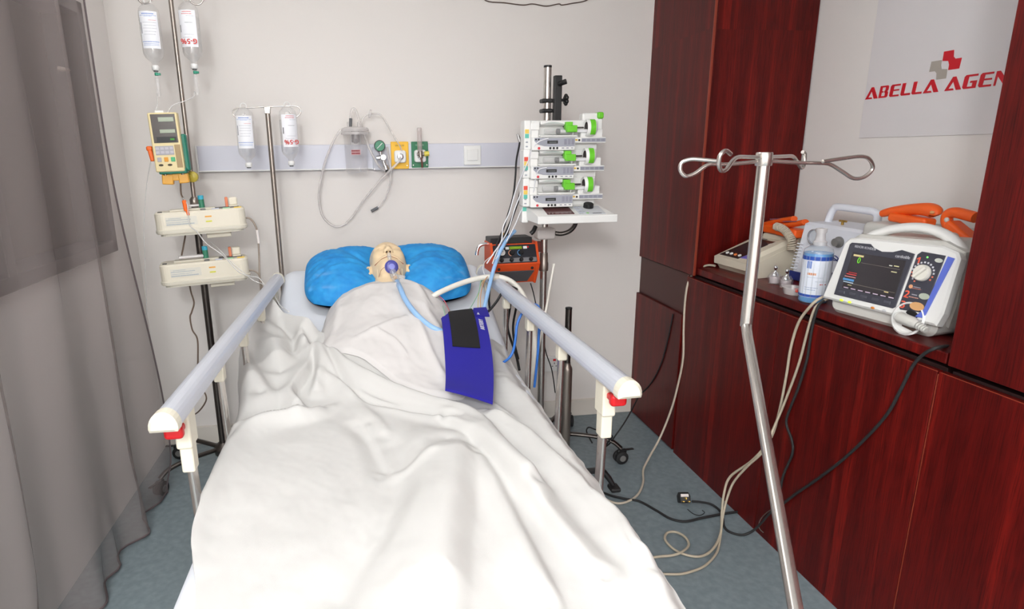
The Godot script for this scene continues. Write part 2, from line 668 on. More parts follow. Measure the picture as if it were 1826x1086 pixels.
func bed() -> void:
	var o := Vector3(0.075, 0, 1.3)
	var t := thing("hospital_bed", "hospital bed with raised backrest and folding aluminium side rails", "bed", o)
	var f := B.new()
	for s in [-1, 1]:
		f.rbox(Vector3(0.075 + s * 0.44, 0.49, 1.3) - o, Vector3(0.04, 0.06, 2.16), 0.006)
	for z in [0.24, 1.0, 1.75, 2.36]:
		f.rbox(Vector3(0.075, 0.49, z) - o, Vector3(0.86, 0.05, 0.04), 0.006)
	part("frame", f, M.bed_paint, t)
	part("base_panel", B.new().rbox(Vector3(0.075, 0.535, 1.66) - o, Vector3(0.88, 0.02, 1.44), 0.004), M.bed_paint, t)
	var bp := B.new().rbox(Vector3.ZERO, Vector3(0.88, 0.02, 0.78), 0.004)
	var bpm := part("backrest_panel", bp, M.bed_paint, t)
	bpm.transform = Transform3D(Basis(Vector3.RIGHT, atan(0.375)), Vector3(0.075, 0.665, 0.59) - o)
	for s in [-1, 1]:
		for z in [0.42, 2.2]:
			var leg := part("leg", B.new().rbox(Vector3(0.075 + s * 0.40, 0.29, z) - o, Vector3(0.05, 0.36, 0.05), 0.005), M.bed_paint, t)
			var wh := B.new()
			wh.lathe([Vector2(0, -0.018), Vector2(0.05, -0.018), Vector2(0.062, -0.01), Vector2(0.062, 0.01), Vector2(0.05, 0.018), Vector2(0, 0.018)], Transform3D(Basis(Vector3.BACK, PI / 2), Vector3(0.075 + s * 0.40, 0.0625, z) - o), 20)
			part("castor", wh, M.black_rubber, leg)
			part("fork", B.new().rbox(Vector3(0.075 + s * 0.40, 0.10, z) - o, Vector3(0.05, 0.03, 0.04), 0.005).rbox(Vector3(0.075 + s * 0.375, 0.08, z) - o, Vector3(0.006, 0.06, 0.03), 0.002).rbox(Vector3(0.075 + s * 0.425, 0.08, z) - o, Vector3(0.006, 0.06, 0.03), 0.002), M.dark_steel, leg)
	part("brake_pedal", B.new().tube([Vector3(0.8620, 0.3000, 1.1549) - o, Vector3(0.8859, 0.2700, 1.1614) - o, Vector3(0.9035, 0.2400, 1.1670) - o], [0.012, 0.011, 0.009], 10).rbox(Vector3(0.9027, 0.2350, 1.1751) - o, Vector3(0.04, 0.018, 0.05), 0.007).rbox(Vector3(0.8517, 0.3100, 1.1629) + Vector3(-0.11, 0, 0) - o, Vector3(0.23, 0.02, 0.02), 0.005), M.black_plastic, t)
	# headboard, low behind the raised mattress
	part("headboard", B.new().rbox(Vector3(0.075, 0.62, 0.19) - o, Vector3(0.92, 0.42, 0.03), 0.012), M.bed_paint, t)
	# folding side rails
	for s in [-1, 1]:
		var a := rail_point(s, 0.33) - o
		var c := rail_point(s, 1.90) - o
		var prof := PackedVector2Array()
		for q in 13:
			var an := PI * q / 12
			prof.append(Vector2(cos(an) * 0.029, -0.012 + sin(an) * 0.036))
		prof.append(Vector2(-0.027, -0.019))
		prof.append(Vector2(0.027, -0.019))
		var zd := (c - a).normalized()
		var xd := Vector3.UP.cross(zd).normalized()
		var rail := part("side_rail", B.new().prism(prof, a.distance_to(c), Transform3D(Basis(xd, zd.cross(xd), zd), a)), M.aluminium, t)
		var cap := PackedVector2Array()
		for p in prof:
			cap.append(p * 1.07)
		part("end_cap", B.new().prism(cap, 0.035, Transform3D(Basis(xd, zd.cross(xd), zd), c), 0.008), M.cream_plastic, rail)
		part("end_cap", B.new().prism(cap, 0.03, Transform3D(Basis(-xd, zd.cross(xd), -zd), a), 0.008), M.cream_plastic, rail)
		for k in 5:
			var z: float = [1.79, 1.45, 1.11, 0.77, 0.43][k]
			var p := rail_point(s, z) - o
			var foot := Vector3(p.x + o.x - s * 0.006, 0.44, z - 0.012) - Vector3(o.x, 0, o.z)
			part("rail_post", rod(B.new(), foot, p - Vector3(0, 0.03, 0), 0.011 if k else 0.0125, 14), M.steel, t)
			if k:
				part("post_bracket", B.new().rbox(p + Vector3(0, -0.05, 0), Vector3(0.03, 0.06, 0.035), 0.006), M.cream_plastic, rail)
			else:
				var lb := B.new().rbox(p + Vector3(0, -0.065, 0), Vector3(0.036, 0.10, 0.06), 0.006)
				lb.rbox(p + Vector3(0, -0.135, 0), Vector3(0.03, 0.09, 0.04), 0.005)
				lb.rbox(p + Vector3(0, -0.022, 0.04), Vector3(0.034, 0.012, 0.10), 0.004)
				part("latch_block", lb, M.cream_plastic, rail)
				var lv := B.new().rbox(p + Vector3(s * 0.004, -0.055, 0.042), Vector3(0.026, 0.018, 0.035), 0.006)
				lv.rbox(p + Vector3(s * 0.004, -0.05, 0.07), Vector3(0.042, 0.032, 0.024), 0.009)
				part("release_lever", lv, M.red_plastic, rail, "red release lever")
			part("post_socket", B.new().rbox(foot + Vector3(-s * 0.03, 0.02, 0), Vector3(0.10, 0.05, 0.04), 0.006), M.cream_plastic, t)

# ---------------------------------------------------------------- bedding
func seg_dist(p: Vector2, a: Vector2, b: Vector2) -> Vector2:
	# (distance, signed side)
	var d := b - a
	var t := clampf((p - a).dot(d) / maxf(d.length_squared(), 1e-9), 0, 1)
	var q := p - (a + d * t)
	return Vector2(q.length(), d.cross(q) / maxf(d.length(), 1e-9))

# each fold: points on the bed (x, z), height, half-width, lean (steeper on one side)
func fold_height(p: Vector2, folds: Array) -> float:
	var h := 0.0
	for f in folds:
		if not f[4].has_point(p):
			continue
		var best := Vector2(9, 0)
		var pts: PackedVector2Array = f[0]
		for k in pts.size() - 1:
			var d := seg_dist(p, pts[k], pts[k + 1])
			if d.x < best.x:
				best = d
		var w: float = f[2] * (1.0 + f[3] * clampf(best.y / (0.8 * f[2]), -1.0, 1.0))
		var x := best.x / w
		if x < 3.0:
			var taper := minf(1.0, minf(p.distance_to(pts[0]), p.distance_to(pts[-1])) / (2.0 * f[2]) + 0.35)
			h += f[1] * exp(-x * x * 1.2) * taper
	return h

func make_folds(list: Array) -> Array:
	var o := []
	for f in list:
		var sm := PackedVector2Array()
		var pv := []
		for q in range(0, f[0].size(), 2):
			pv.append(Vector3(f[0][q], 0, f[0][q + 1]))
		for q in spline(pv, 4):
			sm.append(Vector2(q.x, q.z))
		var r := Rect2(sm[0], Vector2.ZERO)
		for q in sm:
			r = r.expand(q)
		o.append([sm, f[1], f[2], f[3], r.grow(f[2] * 4.5)])
	return o

func torso(x: float, z: float) -> float:
	# height of the draped chest over the mattress
	var u := (z - 0.50) / 0.88
	if u < -0.1 or u > 1.0:
		return 0.0
	var w := lerpf(0.255, 0.33, clampf(u * 1.3, 0, 1))
	var d := absf(x - 0.085) / w
	if d > 1.0:
		return 0.0
	var lng := 0.165 * clampf(0.46 + u * 2.7, 0.0, 1.0) * (1.0 - smoothstep(0.30, 1.0, u))
	return lng * pow(1.0 - pow(d, 2.3), 0.8)

func bedding() -> void:
	# mattress: one padded body, bent at the hinge
	var pts := []
	var rows := 60
	var prof := PackedVector2Array()
	for q in 17:
		prof.append(Vector2(cos(PI * q / 16), sin(PI * q / 16)))
	var mt := B.new()
	var z0 := 0.205
	var z1 := 2.38
	var ring := round_rect(0.95, 0.15, 0.045, 5)
	var rc := ring.size()
	var all := []
	for a in rows + 1:
		var z := lerpf(z0, z1, float(a) / rows)
		var y := mattress_top(z)
		var e := minf(1.0, minf(float(a), float(rows - a)) / 1.0)
		var sl := (mattress_top(z + 0.01) - mattress_top(z - 0.01)) / 0.02
		var up := Vector3(0, 1, -sl).normalized()
		for q in rc + 1:
			var p := ring[q % rc]
			all.append(Vector3(0.078, y, z) + Vector3(p.x * (0.97 if e < 1.0 else 1.0), 0, 0) + up * (p.y * (0.8 if e < 1.0 else 1.0) - 0.075))
	mt.sheet(all, rows + 1, rc + 1)
	for e in [0, rows]:
		var mid := Vector3.ZERO
		for q in rc:
			mid += all[e * (rc + 1) + q] / rc
		for q in rc:
			mt.flat([mid, all[e * (rc + 1) + q], all[e * (rc + 1) + q + 1]], [], Vector3(0, 0, -1 if e == 0 else 1))
	single("mattress", mt, M.sheet_cotton, "mattress in a bluish white fitted sheet, bent up with the backrest", "mattress")

	# blanket over the foot of the bed, bunched on the far side by the rail
	var folds := make_folds([
		[[-0.24, 0.93, -0.15, 1.04, -0.085, 1.15, 0.06, 1.30, 0.225, 1.47, 0.30, 1.60, 0.33, 1.80, 0.37, 1.98], 0.042, 0.038, 0.35],
		[[0.20, 1.55, 0.27, 1.68, 0.32, 1.86, 0.36, 2.05, 0.40, 2.30], 0.030, 0.030, -0.4],
		[[0.33, 1.50, 0.41, 1.66, 0.45, 1.85, 0.48, 2.05, 0.50, 2.30], 0.032, 0.036, 0.4],
		[[0.44, 1.20, 0.49, 1.45, 0.50, 1.70, 0.515, 1.95, 0.52, 2.3], 0.018, 0.035, 0.0],
		[[0.19, 1.70, 0.175, 1.90, 0.13, 2.10, 0.08, 2.35], 0.060, 0.080, 0.3],
		[[0.25, 1.78, 0.27, 1.95, 0.28, 2.15, 0.29, 2.35], 0.026, 0.032, 0.3],
		[[-0.05, 1.50, -0.02, 1.62, 0.015, 1.80], -0.012, 0.022, 0.4],
		[[0.03, 1.82, 0.11, 1.80, 0.16, 1.76], 0.008, 0.020, 0.2],
		[[-0.20, 1.40, -0.31, 1.44, -0.39, 1.55, -0.41, 1.80, -0.40, 2.10], 0.020, 0.035, -0.3],
		[[-0.47, 0.80, -0.45, 0.68, -0.36, 0.63, -0.27, 0.72, -0.225, 0.86], 0.085, 0.060, 0.15],
		[[-0.49, 0.80, -0.47, 1.00, -0.42, 1.16, -0.36, 1.28], 0.085, 0.065, 0.2],
		[[-0.40, 0.80, -0.35, 0.95, -0.32, 1.10], 0.085, 0.075, 0.0],
		[[-0.27, 0.84, -0.23, 0.98, -0.235, 1.12, -0.27, 1.26, -0.22, 1.38], 0.040, 0.028, 0.35],
		[[-0.44, 1.49, -0.36, 1.45, -0.27, 1.43, -0.19, 1.41, -0.15, 1.36], 0.020, 0.022, 0.5],
		[[-0.16, 1.02, -0.10, 1.20, -0.02, 1.34, 0.10, 1.44, 0.24, 1.57], -0.016, 0.012, 0.0],
		[[-0.02, 1.52, 0.06, 1.72, 0.04, 1.95, -0.04, 2.15, -0.12, 2.30], -0.016, 0.05, 0.2],
		[[-0.21, 0.95, -0.18, 1.10, -0.19, 1.26], 0.028, 0.022, -0.2],
		[[-0.36, 0.70, -0.30, 0.82, -0.29, 0.95], -0.030, 0.022, 0.0],
		[[-0.17, 1.16, -0.02, 1.33, 0.10, 1.45, 0.20, 1.56], 0.014, 0.022, 0.3],
		[[-0.10, 1.25, 0.0, 1.48, 0.03, 1.60], 0.010, 0.03, 0.3],
		[[0.30, 1.30, 0.36, 1.42, 0.40, 1.55], 0.016, 0.025, 0.2],
	])
	var nz := noise(2.2, 21, 3)
	var cols := 190
	rows = 210
	pts = []
	for a in rows:
		var v := float(a) / (rows - 1)
		for b in cols:
			var s := float(b) / (cols - 1)
			# arc length across the bed
			var top := lerpf(0.56, 0.80, smoothstep(0.12, 0.40, s)) + 0.10 * smoothstep(0.6, 0.8, s) - 0.05 * smoothstep(0.75, 0.95, s)
			var z := lerpf(top, 2.47, v)
			var l := lerpf(lerpf(-0.66, -0.40, smoothstep(0.45, 0.72, v)) + 0.07 * smoothstep(0.72, 0.90, v), 0.535, s)
			var le := lerpf(-0.395, -0.375, v)
			var x := l
			var drop := 0.0
			if l < le:
				var d := le - l
				x = le - 0.05 * (1.0 - exp(-d / 0.05)) - 0.02 * d
				drop = d - 0.05 * (1.0 - exp(-d / 0.05))
				drop *= lerpf(0.35, 0.8, smoothstep(0.15, 0.5, v))
				x -= 0.055 * (1.0 - smoothstep(0.1, 0.42, v)) * clampf(d / 0.15, 0, 1)
			var p := Vector2(l, z)
			var h := fold_height(p, folds)
			var y := mattress_top(z) + 0.012 + torso(x, z) * lerpf(0.5, 0.97, smoothstep(0.84, 1.02, z))
			var rise := 0.009 * nz.get_noise_2d(l * 0.9, z * 0.7) + 0.0025 * nz.get_noise_2d(l * 4.0 + 9, z * 3.0)
			var fall := clampf(1.0 - drop / 0.1, 0.25, 1.0)
			y += (h + rise + 0.012) * fall - drop
			# the right edge lies down on the mattress
			y -= 0.02 * smoothstep(0.955, 1.0, s)
			y = maxf(y, mattress_top(z) + 0.004) if drop < 0.001 else y
			if l < le:
				x -= (h * 0.35 + rise) * clampf(drop / 0.06, 0, 1)
			if l > 0.48:
				x += 0.012 * nz.get_noise_2d(7.0, z * 2.2)
				y -= smoothstep(0.48, 0.535, l) * 0.012
			pts.append(Vector3(x, y, z))
	single("blanket", B.new().sheet(pts, rows, cols, 0.006), M.blanket_cotton, "rumpled warm white blanket over the foot of the bed, bunched against the left rail", "blanket")

	# drape over the chest
	var df := make_folds([
		[[-0.12, 0.62, -0.14, 0.85, -0.20, 1.08], 0.010, 0.02, 0.0],
		[[0.17, 0.85, 0.20, 1.05, 0.24, 1.25], 0.012, 0.018, 0.2],
		[[0.22, 0.80, 0.27, 1.0, 0.30, 1.2], 0.012, 0.020, 0.0],
		[[-0.05, 1.0, 0.05, 0.96, 0.15, 0.90], 0.006, 0.012, 0.3],
		[[0.02, 0.98, 0.09, 1.05, 0.12, 1.12], 0.006, 0.012, 0.3],
		[[0.12, 0.58, 0.20, 0.66, 0.24, 0.80], 0.012, 0.018, 0.2],
	])
	cols = 110
	rows = 110
	pts = []
	for a in rows:
		var v := float(a) / (rows - 1)
		for b in cols:
			var s := float(b) / (cols - 1)
			var d2 := (s - 0.5) * 2.0
			# curved top hem, slanting bottom hem
			var zt := 0.515 + 0.11 * absf(d2) ** 2.6 + 0.02 * d2
			var zb := lerpf(0.98, 1.40, smoothstep(0.0, 0.85, s)) + 0.015 * sin(s * 14.0) - 0.22 * smoothstep(0.78, 1.0, s)
			var z := lerpf(zt, zb, v)
			var half := lerpf(0.250, 0.335, v)
			var x := 0.080 + d2 * half + 0.01 * nz.get_noise_2d(z * 3.0, 40.0) * d2
			var y := mattress_top(z) + torso(x, z) + fold_height(Vector2(x, z), df)
			y += 0.006 * nz.get_noise_2d(x * 3.0 + 30.0, z * 3.0) + 0.018 + 0.024 * smoothstep(0.84, 1.0, z)
			# roll the hems down
			y -= 0.012 * smoothstep(0.97, 1.0, v)
			y -= 0.02 * smoothstep(0.04, 0.0, v)
			# lie over the blanket's top edge
			y += 0.030 * smoothstep(0.65, 0.9, v) * smoothstep(0.5, 0.0, s) * 0.0
			pts.append(Vector3(x, y, z))
	single("chest_sheet", B.new().sheet(pts, rows, cols, 0.005), M.drape_cotton, "pale white cotton sheet draped over the chest of the training manikin", "sheet")


# ---------------------------------------------------------------- things on and by the back wall
func label_print(lines: Array, bg := Color.WHITE, w := 64, h := 128) -> StandardMaterial3D:
	# flat print: rows of [y0, y1, x0, x1, colour] in fractions, broken up like small type
	var im := Image.create(w, h, false, Image.FORMAT_RGB8)
	im.fill(bg)
	var rng := RandomNumberGenerator.new()
	rng.seed = 5 + lines.size() * 17
	for l in lines:
		var x := int(l[2] * w)
		if l[1] - l[0] > 0.05 and l[3] - l[2] > 0.9:
			im.fill_rect(Rect2i(x, int(l[0] * h), int((l[3] - l[2]) * w), int((l[1] - l[0]) * h)), l[4])
			continue
		while x < int(l[3] * w):
			var n := rng.randi_range(2, 6)
			im.fill_rect(Rect2i(x, int(l[0] * h), mini(n, int(l[3] * w) - x), maxi(1, int((l[1] - l[0]) * h))), l[4])
			x += n + (1 if l.size() < 6 else 0)
	var m := StandardMaterial3D.new()
	m.resource_name = "print"
	m.albedo_texture = ImageTexture.create_from_image(im)
	m.roughness = 0.6
	return m

func shell_label(r: float, y0: float, y1: float, a0: float, a1: float, sz := 1.0) -> B:
	# a curved label on a bottle, angles measured from the front (+z)
	var p := []
	for a in 2:
		for q in 13:
			var an := deg_to_rad(lerpf(a0, a1, q / 12.0))
			p.append(Vector3(sin(an) * r, y1 if a == 0 else y0, cos(an) * r * sz))
	return B.new().sheet(p, 2, 13, 0.0004)

func iv_bottle(at: Vector3, red: bool, label: String, turn: float, chamber: bool) -> Node3D:
	var t := thing("infusion_bottle", label, "infusion bottle", at, deg_to_rad(turn), "hanging infusion bottles")
	# hangs neck down: y 0 is the cap's lower end
	var b := B.new()
	b.lathe([Vector2(0.011, 0.012), Vector2(0.013, 0.03), Vector2(0.020, 0.037), Vector2(0.033, 0.049), Vector2(0.039, 0.062), Vector2(0.04, 0.075), Vector2(0.04, 0.215), Vector2(0.037, 0.235), Vector2(0.022, 0.252), Vector2(0.010, 0.258), Vector2(0, 0.259)], Transform3D(Basis.from_scale(Vector3(1, 1, 0.75)), Vector3.ZERO), 28, 60)
	part("bottle", b, clear("clear_plastic", rgb(236, 238, 240), 0.09), t)
	part("liquid", B.new().lathe([Vector2(0, 0.02), Vector2(0.011, 0.03), Vector2(0.018, 0.038), Vector2(0.0315, 0.050), Vector2(0.0372, 0.063), Vector2(0.0385, 0.077), Vector2(0.0385, 0.20), Vector2(0, 0.20)], Transform3D(Basis.from_scale(Vector3(1, 1, 0.75)), Vector3.ZERO), 24, 60), clear("clear_liquid", rgb(230, 234, 238), 0.04), t)
	part("cap", B.new().lathe([Vector2(0, 0), Vector2(0.012, 0), Vector2(0.0145, 0.003), Vector2(0.0145, 0.016), Vector2(0.012, 0.02), Vector2(0, 0.02)], Transform3D(), 20), M.white_plastic, t)
	part("seal", B.new().lathe(cyl(0.009, 0.006), Transform3D(Basis(), Vector3(0, -0.005, 0)), 16), mk("grey_rubber", rgb(98, 98, 100), 0.7), t)
	part("hanger", B.new().tube(arc(Vector3(0, 0.263, 0), 0.013, -20, 200, Vector3.RIGHT, Vector3.UP, 12), 0.0025, 6), M.white_plastic, t)
	var blue := rgb(70, 110, 190)
	var redc := rgb(200, 60, 55)
	var grey := rgb(150, 152, 160)
	var lines: Array
	if red:
		lines = [[0.04, 0.06, 0.3, 0.8, redc], [0.1, 0.12, 0.25, 0.8, redc], [0.16, 0.17, 0.5, 0.9, grey], [0.34, 0.35, 0.4, 0.8, rgb(60, 60, 60)], [0.40, 0.6, 0.05, 0.12, rgb(90, 90, 90)], [0.66, 0.67, 0.3, 0.8, grey], [0.74, 0.75, 0.2, 0.7, grey]]
	else:
		lines = [[0.06, 0.085, 0.2, 0.8, blue], [0.11, 0.12, 0.05, 0.95, blue], [0.14, 0.15, 0.3, 0.7, blue], [0.24, 0.25, 0.5, 0.9, redc], [0.30, 0.31, 0.2, 0.9, grey], [0.38, 0.39, 0.25, 0.85, grey], [0.46, 0.47, 0.2, 0.9, grey], [0.54, 0.55, 0.25, 0.85, grey], [0.62, 0.63, 0.2, 0.8, grey], [0.82, 0.84, 0.05, 0.95, blue], [0.87, 0.885, 0.1, 0.9, blue], [0.91, 0.925, 0.1, 0.9, blue], [0.3, 0.6, 0.06, 0.1, rgb(110, 110, 115)]]
	part("printed_label", shell_label(0.0405, 0.082, 0.222, -58, 52, 0.75), label_print(lines, rgb(236, 236, 240)), t)
	if red:
		var tm := letters("lettering", "G-5%", 0.027, mk("red_print", rgb(205, 60, 52), 0.6), t, Transform3D(Basis(Vector3.BACK, PI), Vector3(0, 0.103, 0.0312)), 0.0006, "Droid Sans", true)
		tm.scale = Vector3(1, 1, 1)
	if chamber:
		var c := B.new()
		c.lathe([Vector2(0.003, -0.105), Vector2(0.0085, -0.095), Vector2(0.0085, -0.03), Vector2(0.006, -0.022), Vector2(0.004, -0.015)], Transform3D(), 14)
		part("drip_chamber", c, clear("clear_plastic", rgb(236, 238, 240), 0.09), t)
		part("spike", B.new().lathe(cyl(0.0075, 0.012), Transform3D(Basis(), Vector3(0.001, -0.02, 0.002)), 12).rbox(Vector3(0.010, -0.014, 0.003), Vector3(0.014, 0.009, 0.009), 0.002), mk("green_clip", rgb(40, 140, 112), 0.45), t)
	return t

func hook_loop(b: B, c: Vector3, side: float, r := 0.03) -> B:
	# wire end bent down into an open loop
	var p := spline([c, c + Vector3(side * 0.02, -0.002, 0), c + Vector3(side * 0.036, -0.012, 0), c + Vector3(side * 0.036, -0.03, 0), c + Vector3(side * 0.018, -0.046, 0), c + Vector3(side * 0.002, -0.040, 0), c + Vector3(-side * 0.014, -0.022, 0)], 5)
	return b.tube(p, 0.0028, 7)

func castor(parent: Node3D, at: Vector3, dir: float, called := "castor") -> void:
	# twin-wheel castor under a stand's leg
	var bs := Basis(Vector3.UP, dir)
	var w := B.new()
	for s in [-1, 1]:
		w.lathe([Vector2(0, -0.009), Vector2(0.028, -0.009), Vector2(0.033, -0.005), Vector2(0.033, 0.005), Vector2(0.028, 0.009), Vector2(0, 0.009)], Transform3D(bs * Basis(Vector3.BACK, PI / 2), at + bs * Vector3(s * 0.013, -0.027, 0)), 18)
	var c := part(called, w, M.black_rubber, parent)
	var hub := B.new()
	hub.lathe(cyl(0.016, 0.05), Transform3D(bs * Basis(Vector3.BACK, PI / 2), at + bs * Vector3(0.025, -0.027, 0)), 14)
	part("hub", hub, mk("grey_plastic", rgb(120, 118, 116), 0.5), c)
	part("hood", B.new().rbox(at + bs * Vector3(0, 0.0, 0.004), Vector3(0.02, 0.028, 0.05), 0.008, bs).rbox(at + bs * Vector3(0, 0.008, 0.045), Vector3(0.016, 0.006, 0.045), 0.003, bs), M.black_plastic, c)

func stand_base(t: Node3D, hub_y: float, reach: float, first: float, mat: Material, count := 5) -> void:
	var hb := B.new().lathe([Vector2(0, hub_y - 0.03), Vector2(0.04, hub_y - 0.03), Vector2(0.045, hub_y), Vector2(0.03, hub_y + 0.02), Vector2(0.02, hub_y + 0.03), Vector2(0, hub_y + 0.03)], Transform3D(), 24)
	part("hub", hb, mat, t)
	for k in count:
		var an := deg_to_rad(first + 360.0 / count * k)
		var d := Vector3(sin(an), 0, cos(an))
		var pts := spline([Vector3(0, hub_y, 0) + d * 0.03, Vector3(0, hub_y + 0.002, 0) + d * reach * 0.55, Vector3(0, hub_y - 0.012, 0) + d * reach * 0.85, Vector3(0, 0.078, 0) + d * reach], 4)
		var leg := part("leg", B.new().tube(pts, 0.013, 10, false, true, 0.8), mat, t)
		castor(leg, Vector3(0, 0.06, 0) + d * reach, an + 0.5)

func stand_fixed_base(t: Node3D) -> void:
	stand_base(t, 0.12, 0.31, 20, M.dark_steel)

func wall_things() -> void:
	# the equipment trunking
	var t := thing("wall_trunking", "long pale grey equipment trunking across the back wall above the bed", "wall trunking", Vector3(0.09, 1.424, -0.03))
	part("channel", B.new().rbox(Vector3(0, 0.06, 0.016), Vector3(1.73, 0.122, 0.032), 0.004), M.trunk_paint, t)
	part("end_cap", B.new().rbox(Vector3(-0.868, 0.06, 0.017), Vector3(0.008, 0.126, 0.036), 0.003), M.white_plastic, t)
	part("lower_lip", B.new().rbox(Vector3(0, 0.003, 0.0185), Vector3(1.73, 0.006, 0.037), 0.002), M.white_plastic, t)
	var front := 0.002
	# outlets, left to right
	var grey := mk("outlet_grey", rgb(190, 190, 198), 0.45)
	var yellow := mk("outlet_yellow", rgb(242, 186, 20), 0.45)
	var green := mk("outlet_green", rgb(20, 112, 70), 0.45)
	for k in 3:
		var at: Vector3 = [Vector3(0.0943, 1.4746, 0.0020), Vector3(0.1897, 1.4896, 0.0020), Vector3(0.2895, 1.4910, 0.0020)][k]
		var o := thing("gas_outlet", ["pale grey gas outlet plate behind the chrome suction regulator", "yellow vacuum outlet plate with white square socket", "green oxygen outlet plate behind the clear flow tube"][k], "gas outlet", at, 0.0, "gas outlets on the trunking")
		part("plate", B.new().rbox(Vector3(0, 0, 0.003), Vector3([0.082, 0.088, 0.084][k], [0.112, 0.132, 0.128][k], 0.006), 0.003), [grey, yellow, green][k], o)
		if k > 0:
			part("socket", B.new().prism(round_rect(0.058, 0.060, 0.012), 0.022, Transform3D(Basis(), Vector3(0, -0.006, 0.006)), 0.004), M.white_plastic, o)
			part("valve_ring", B.new().lathe([Vector2(0, 0), Vector2(0.016, 0), Vector2(0.016, 0.008), Vector2(0.011, 0.010), Vector2(0.0, 0.010)], Transform3D(Basis(Vector3.RIGHT, PI / 2), Vector3(0, -0.006, 0.028)), 20), M.chrome, o)
			letters("lettering", ["", "VACUUM", "OXYGEN"][k], 0.011, mk("dark_print", rgb(60, 50, 30), 0.6) if k == 1 else mk("pale_print", rgb(190, 220, 200), 0.6), o, Transform3D(Basis(), Vector3(0, 0.047, 0.006)))
		for s in [-1, 1]:
			part("screw", B.new().lathe(cyl(0.003, 0.002, 0.0005), Transform3D(Basis(Vector3.RIGHT, PI / 2), Vector3(s * 0.034, -0.05, 0.006)), 10), M.steel, o)
	var sw := thing("wall_switch", "square white rocker switch at the right of the trunking", "switch", Vector3(0.5568, 1.4848, 0.0020))
	part("plate", B.new().rbox(Vector3(0, 0, 0.004), Vector3(0.088, 0.096, 0.008), 0.004), M.white_plastic, sw)
	part("rocker", B.new().rbox(Vector3(0, 0.002, 0.010), Vector3(0.056, 0.056, 0.008), 0.003, Basis(Vector3.RIGHT, 0.05)), M.white_plastic, sw)
	# regulator with green dial
	var rg := thing("suction_regulator", "chrome suction regulator with a round green dial on the trunking", "regulator", Vector3(0.0997, 1.4288, 0.0300))
	var o2 := Vector3(0.0997, 1.4288, 0.0300)
	var dial := Vector3(0.0903, 1.5362, 0.0450) - o2
	part("gauge_case", B.new().lathe([Vector2(0, -0.02), Vector2(0.024, -0.02), Vector2(0.027, -0.016), Vector2(0.027, 0.004), Vector2(0.0245, 0.006), Vector2(0.0245, 0.0025), Vector2(0, 0.0025)], Transform3D(Basis(Vector3.RIGHT, PI / 2), dial), 28), M.dark_steel, rg)
	part("dial", B.new().lathe([Vector2(0.0242, 0.0), Vector2(0.0242, 0.0035), Vector2(0, 0.0035)], Transform3D(Basis(Vector3.RIGHT, PI / 2), dial), 28), mk("dial_green", rgb(20, 124, 84), 0.35), rg)
	part("needle", B.new().rbox(dial + Vector3(0, 0, 0.0045), Vector3(0.003, 0.036, 0.001), 0.0004, Basis(Vector3.BACK, -0.8)), M.white_plastic, rg)
	var body := B.new()
	rod(body, dial + Vector3(0.002, -0.026, -0.01), dial + Vector3(0.005, -0.055, -0.012), 0.007)
	var hub := Vector3(0.1015, 1.4774, 0.0400) - o2
	body.ball(hub, Vector3(0.017, 0.017, 0.017), 18)
	rod(body, hub + Vector3(-0.03, 0, 0), hub + Vector3(0.012, 0.002, 0), 0.012)
	rod(body, hub + Vector3(0.004, 0.0, -0.04), hub + Vector3(0.004, 0.004, 0.02), 0.014)
	rod(body, hub, hub + Vector3(0.012, -0.045, 0.0), 0.009)
	rod(body, hub + Vector3(0.011, -0.034, 0), hub + Vector3(0.017, -0.056, 0), 0.014)
	part("chrome_body", body, M.chrome, rg)
	part("outlet_nut", rod(B.new(), hub + Vector3(0.016, -0.052, 0), hub + Vector3(0.020, -0.068, 0), 0.008), M.black_plastic, rg)
	# suction jar
	var jar := thing("suction_jar", "clear plastic suction jar with a flat lid hung on the trunking", "suction jar", Vector3(-0.0247, 1.4127, 0.0600))
	part("jar", B.new().lathe([Vector2(0, 0), Vector2(0.048, 0), Vector2(0.053, 0.006), Vector2(0.056, 0.15), Vector2(0.058, 0.17), Vector2(0.058, 0.19)], Transform3D(), 32), clear("jar_plastic", rgb(214, 208, 208), 0.14), jar)
	part("lid", B.new().lathe([Vector2(0, 0.19), Vector2(0.064, 0.19), Vector2(0.066, 0.194), Vector2(0.066, 0.202), Vector2(0.06, 0.208), Vector2(0.03, 0.214), Vector2(0, 0.214)], Transform3D(), 32), clear("lid_plastic", rgb(224, 218, 216), 0.5), jar)
	part("lid_rim", B.new().lathe([Vector2(0.062, 0.176), Vector2(0.068, 0.176), Vector2(0.068, 0.188), Vector2(0.062, 0.188)], Transform3D(), 32), clear("lid_plastic", rgb(224, 218, 216), 0.5), jar)
	part("float_cage", B.new().lathe([Vector2(0.018, 0.14), Vector2(0.02, 0.145), Vector2(0.02, 0.19)], Transform3D(), 18).lathe(cyl(0.009, 0.022), Transform3D(Basis(), Vector3(0.001, 0.135, 0)), 14), clear("smoke_plastic", rgb(120, 112, 114), 0.45), jar)
	part("graduation_label", shell_label(0.0562, 0.082, 0.106, -24, 22), label_print([[0.08, 0.40, 0.05, 0.95, rgb(132, 40, 48)], [0.55, 0.9, 0.05, 0.95, rgb(132, 40, 48)]], rgb(196, 160, 160), 64, 32), jar)
	for s in [-1, 1]:
		part("lid_port", B.new().lathe([Vector2(0.009, 0.21), Vector2(0.009, 0.235), Vector2(0.007, 0.236), Vector2(0.0, 0.236)], Transform3D(Basis(), Vector3(s * 0.024 - 0.004, 0, 0)), 14), clear("lid_plastic", rgb(224, 218, 216), 0.5), jar)
	part("hanger", B.new().rbox(Vector3(0, 0.16, -0.064), Vector3(0.05, 0.06, 0.012), 0.003), M.white_plastic, jar)
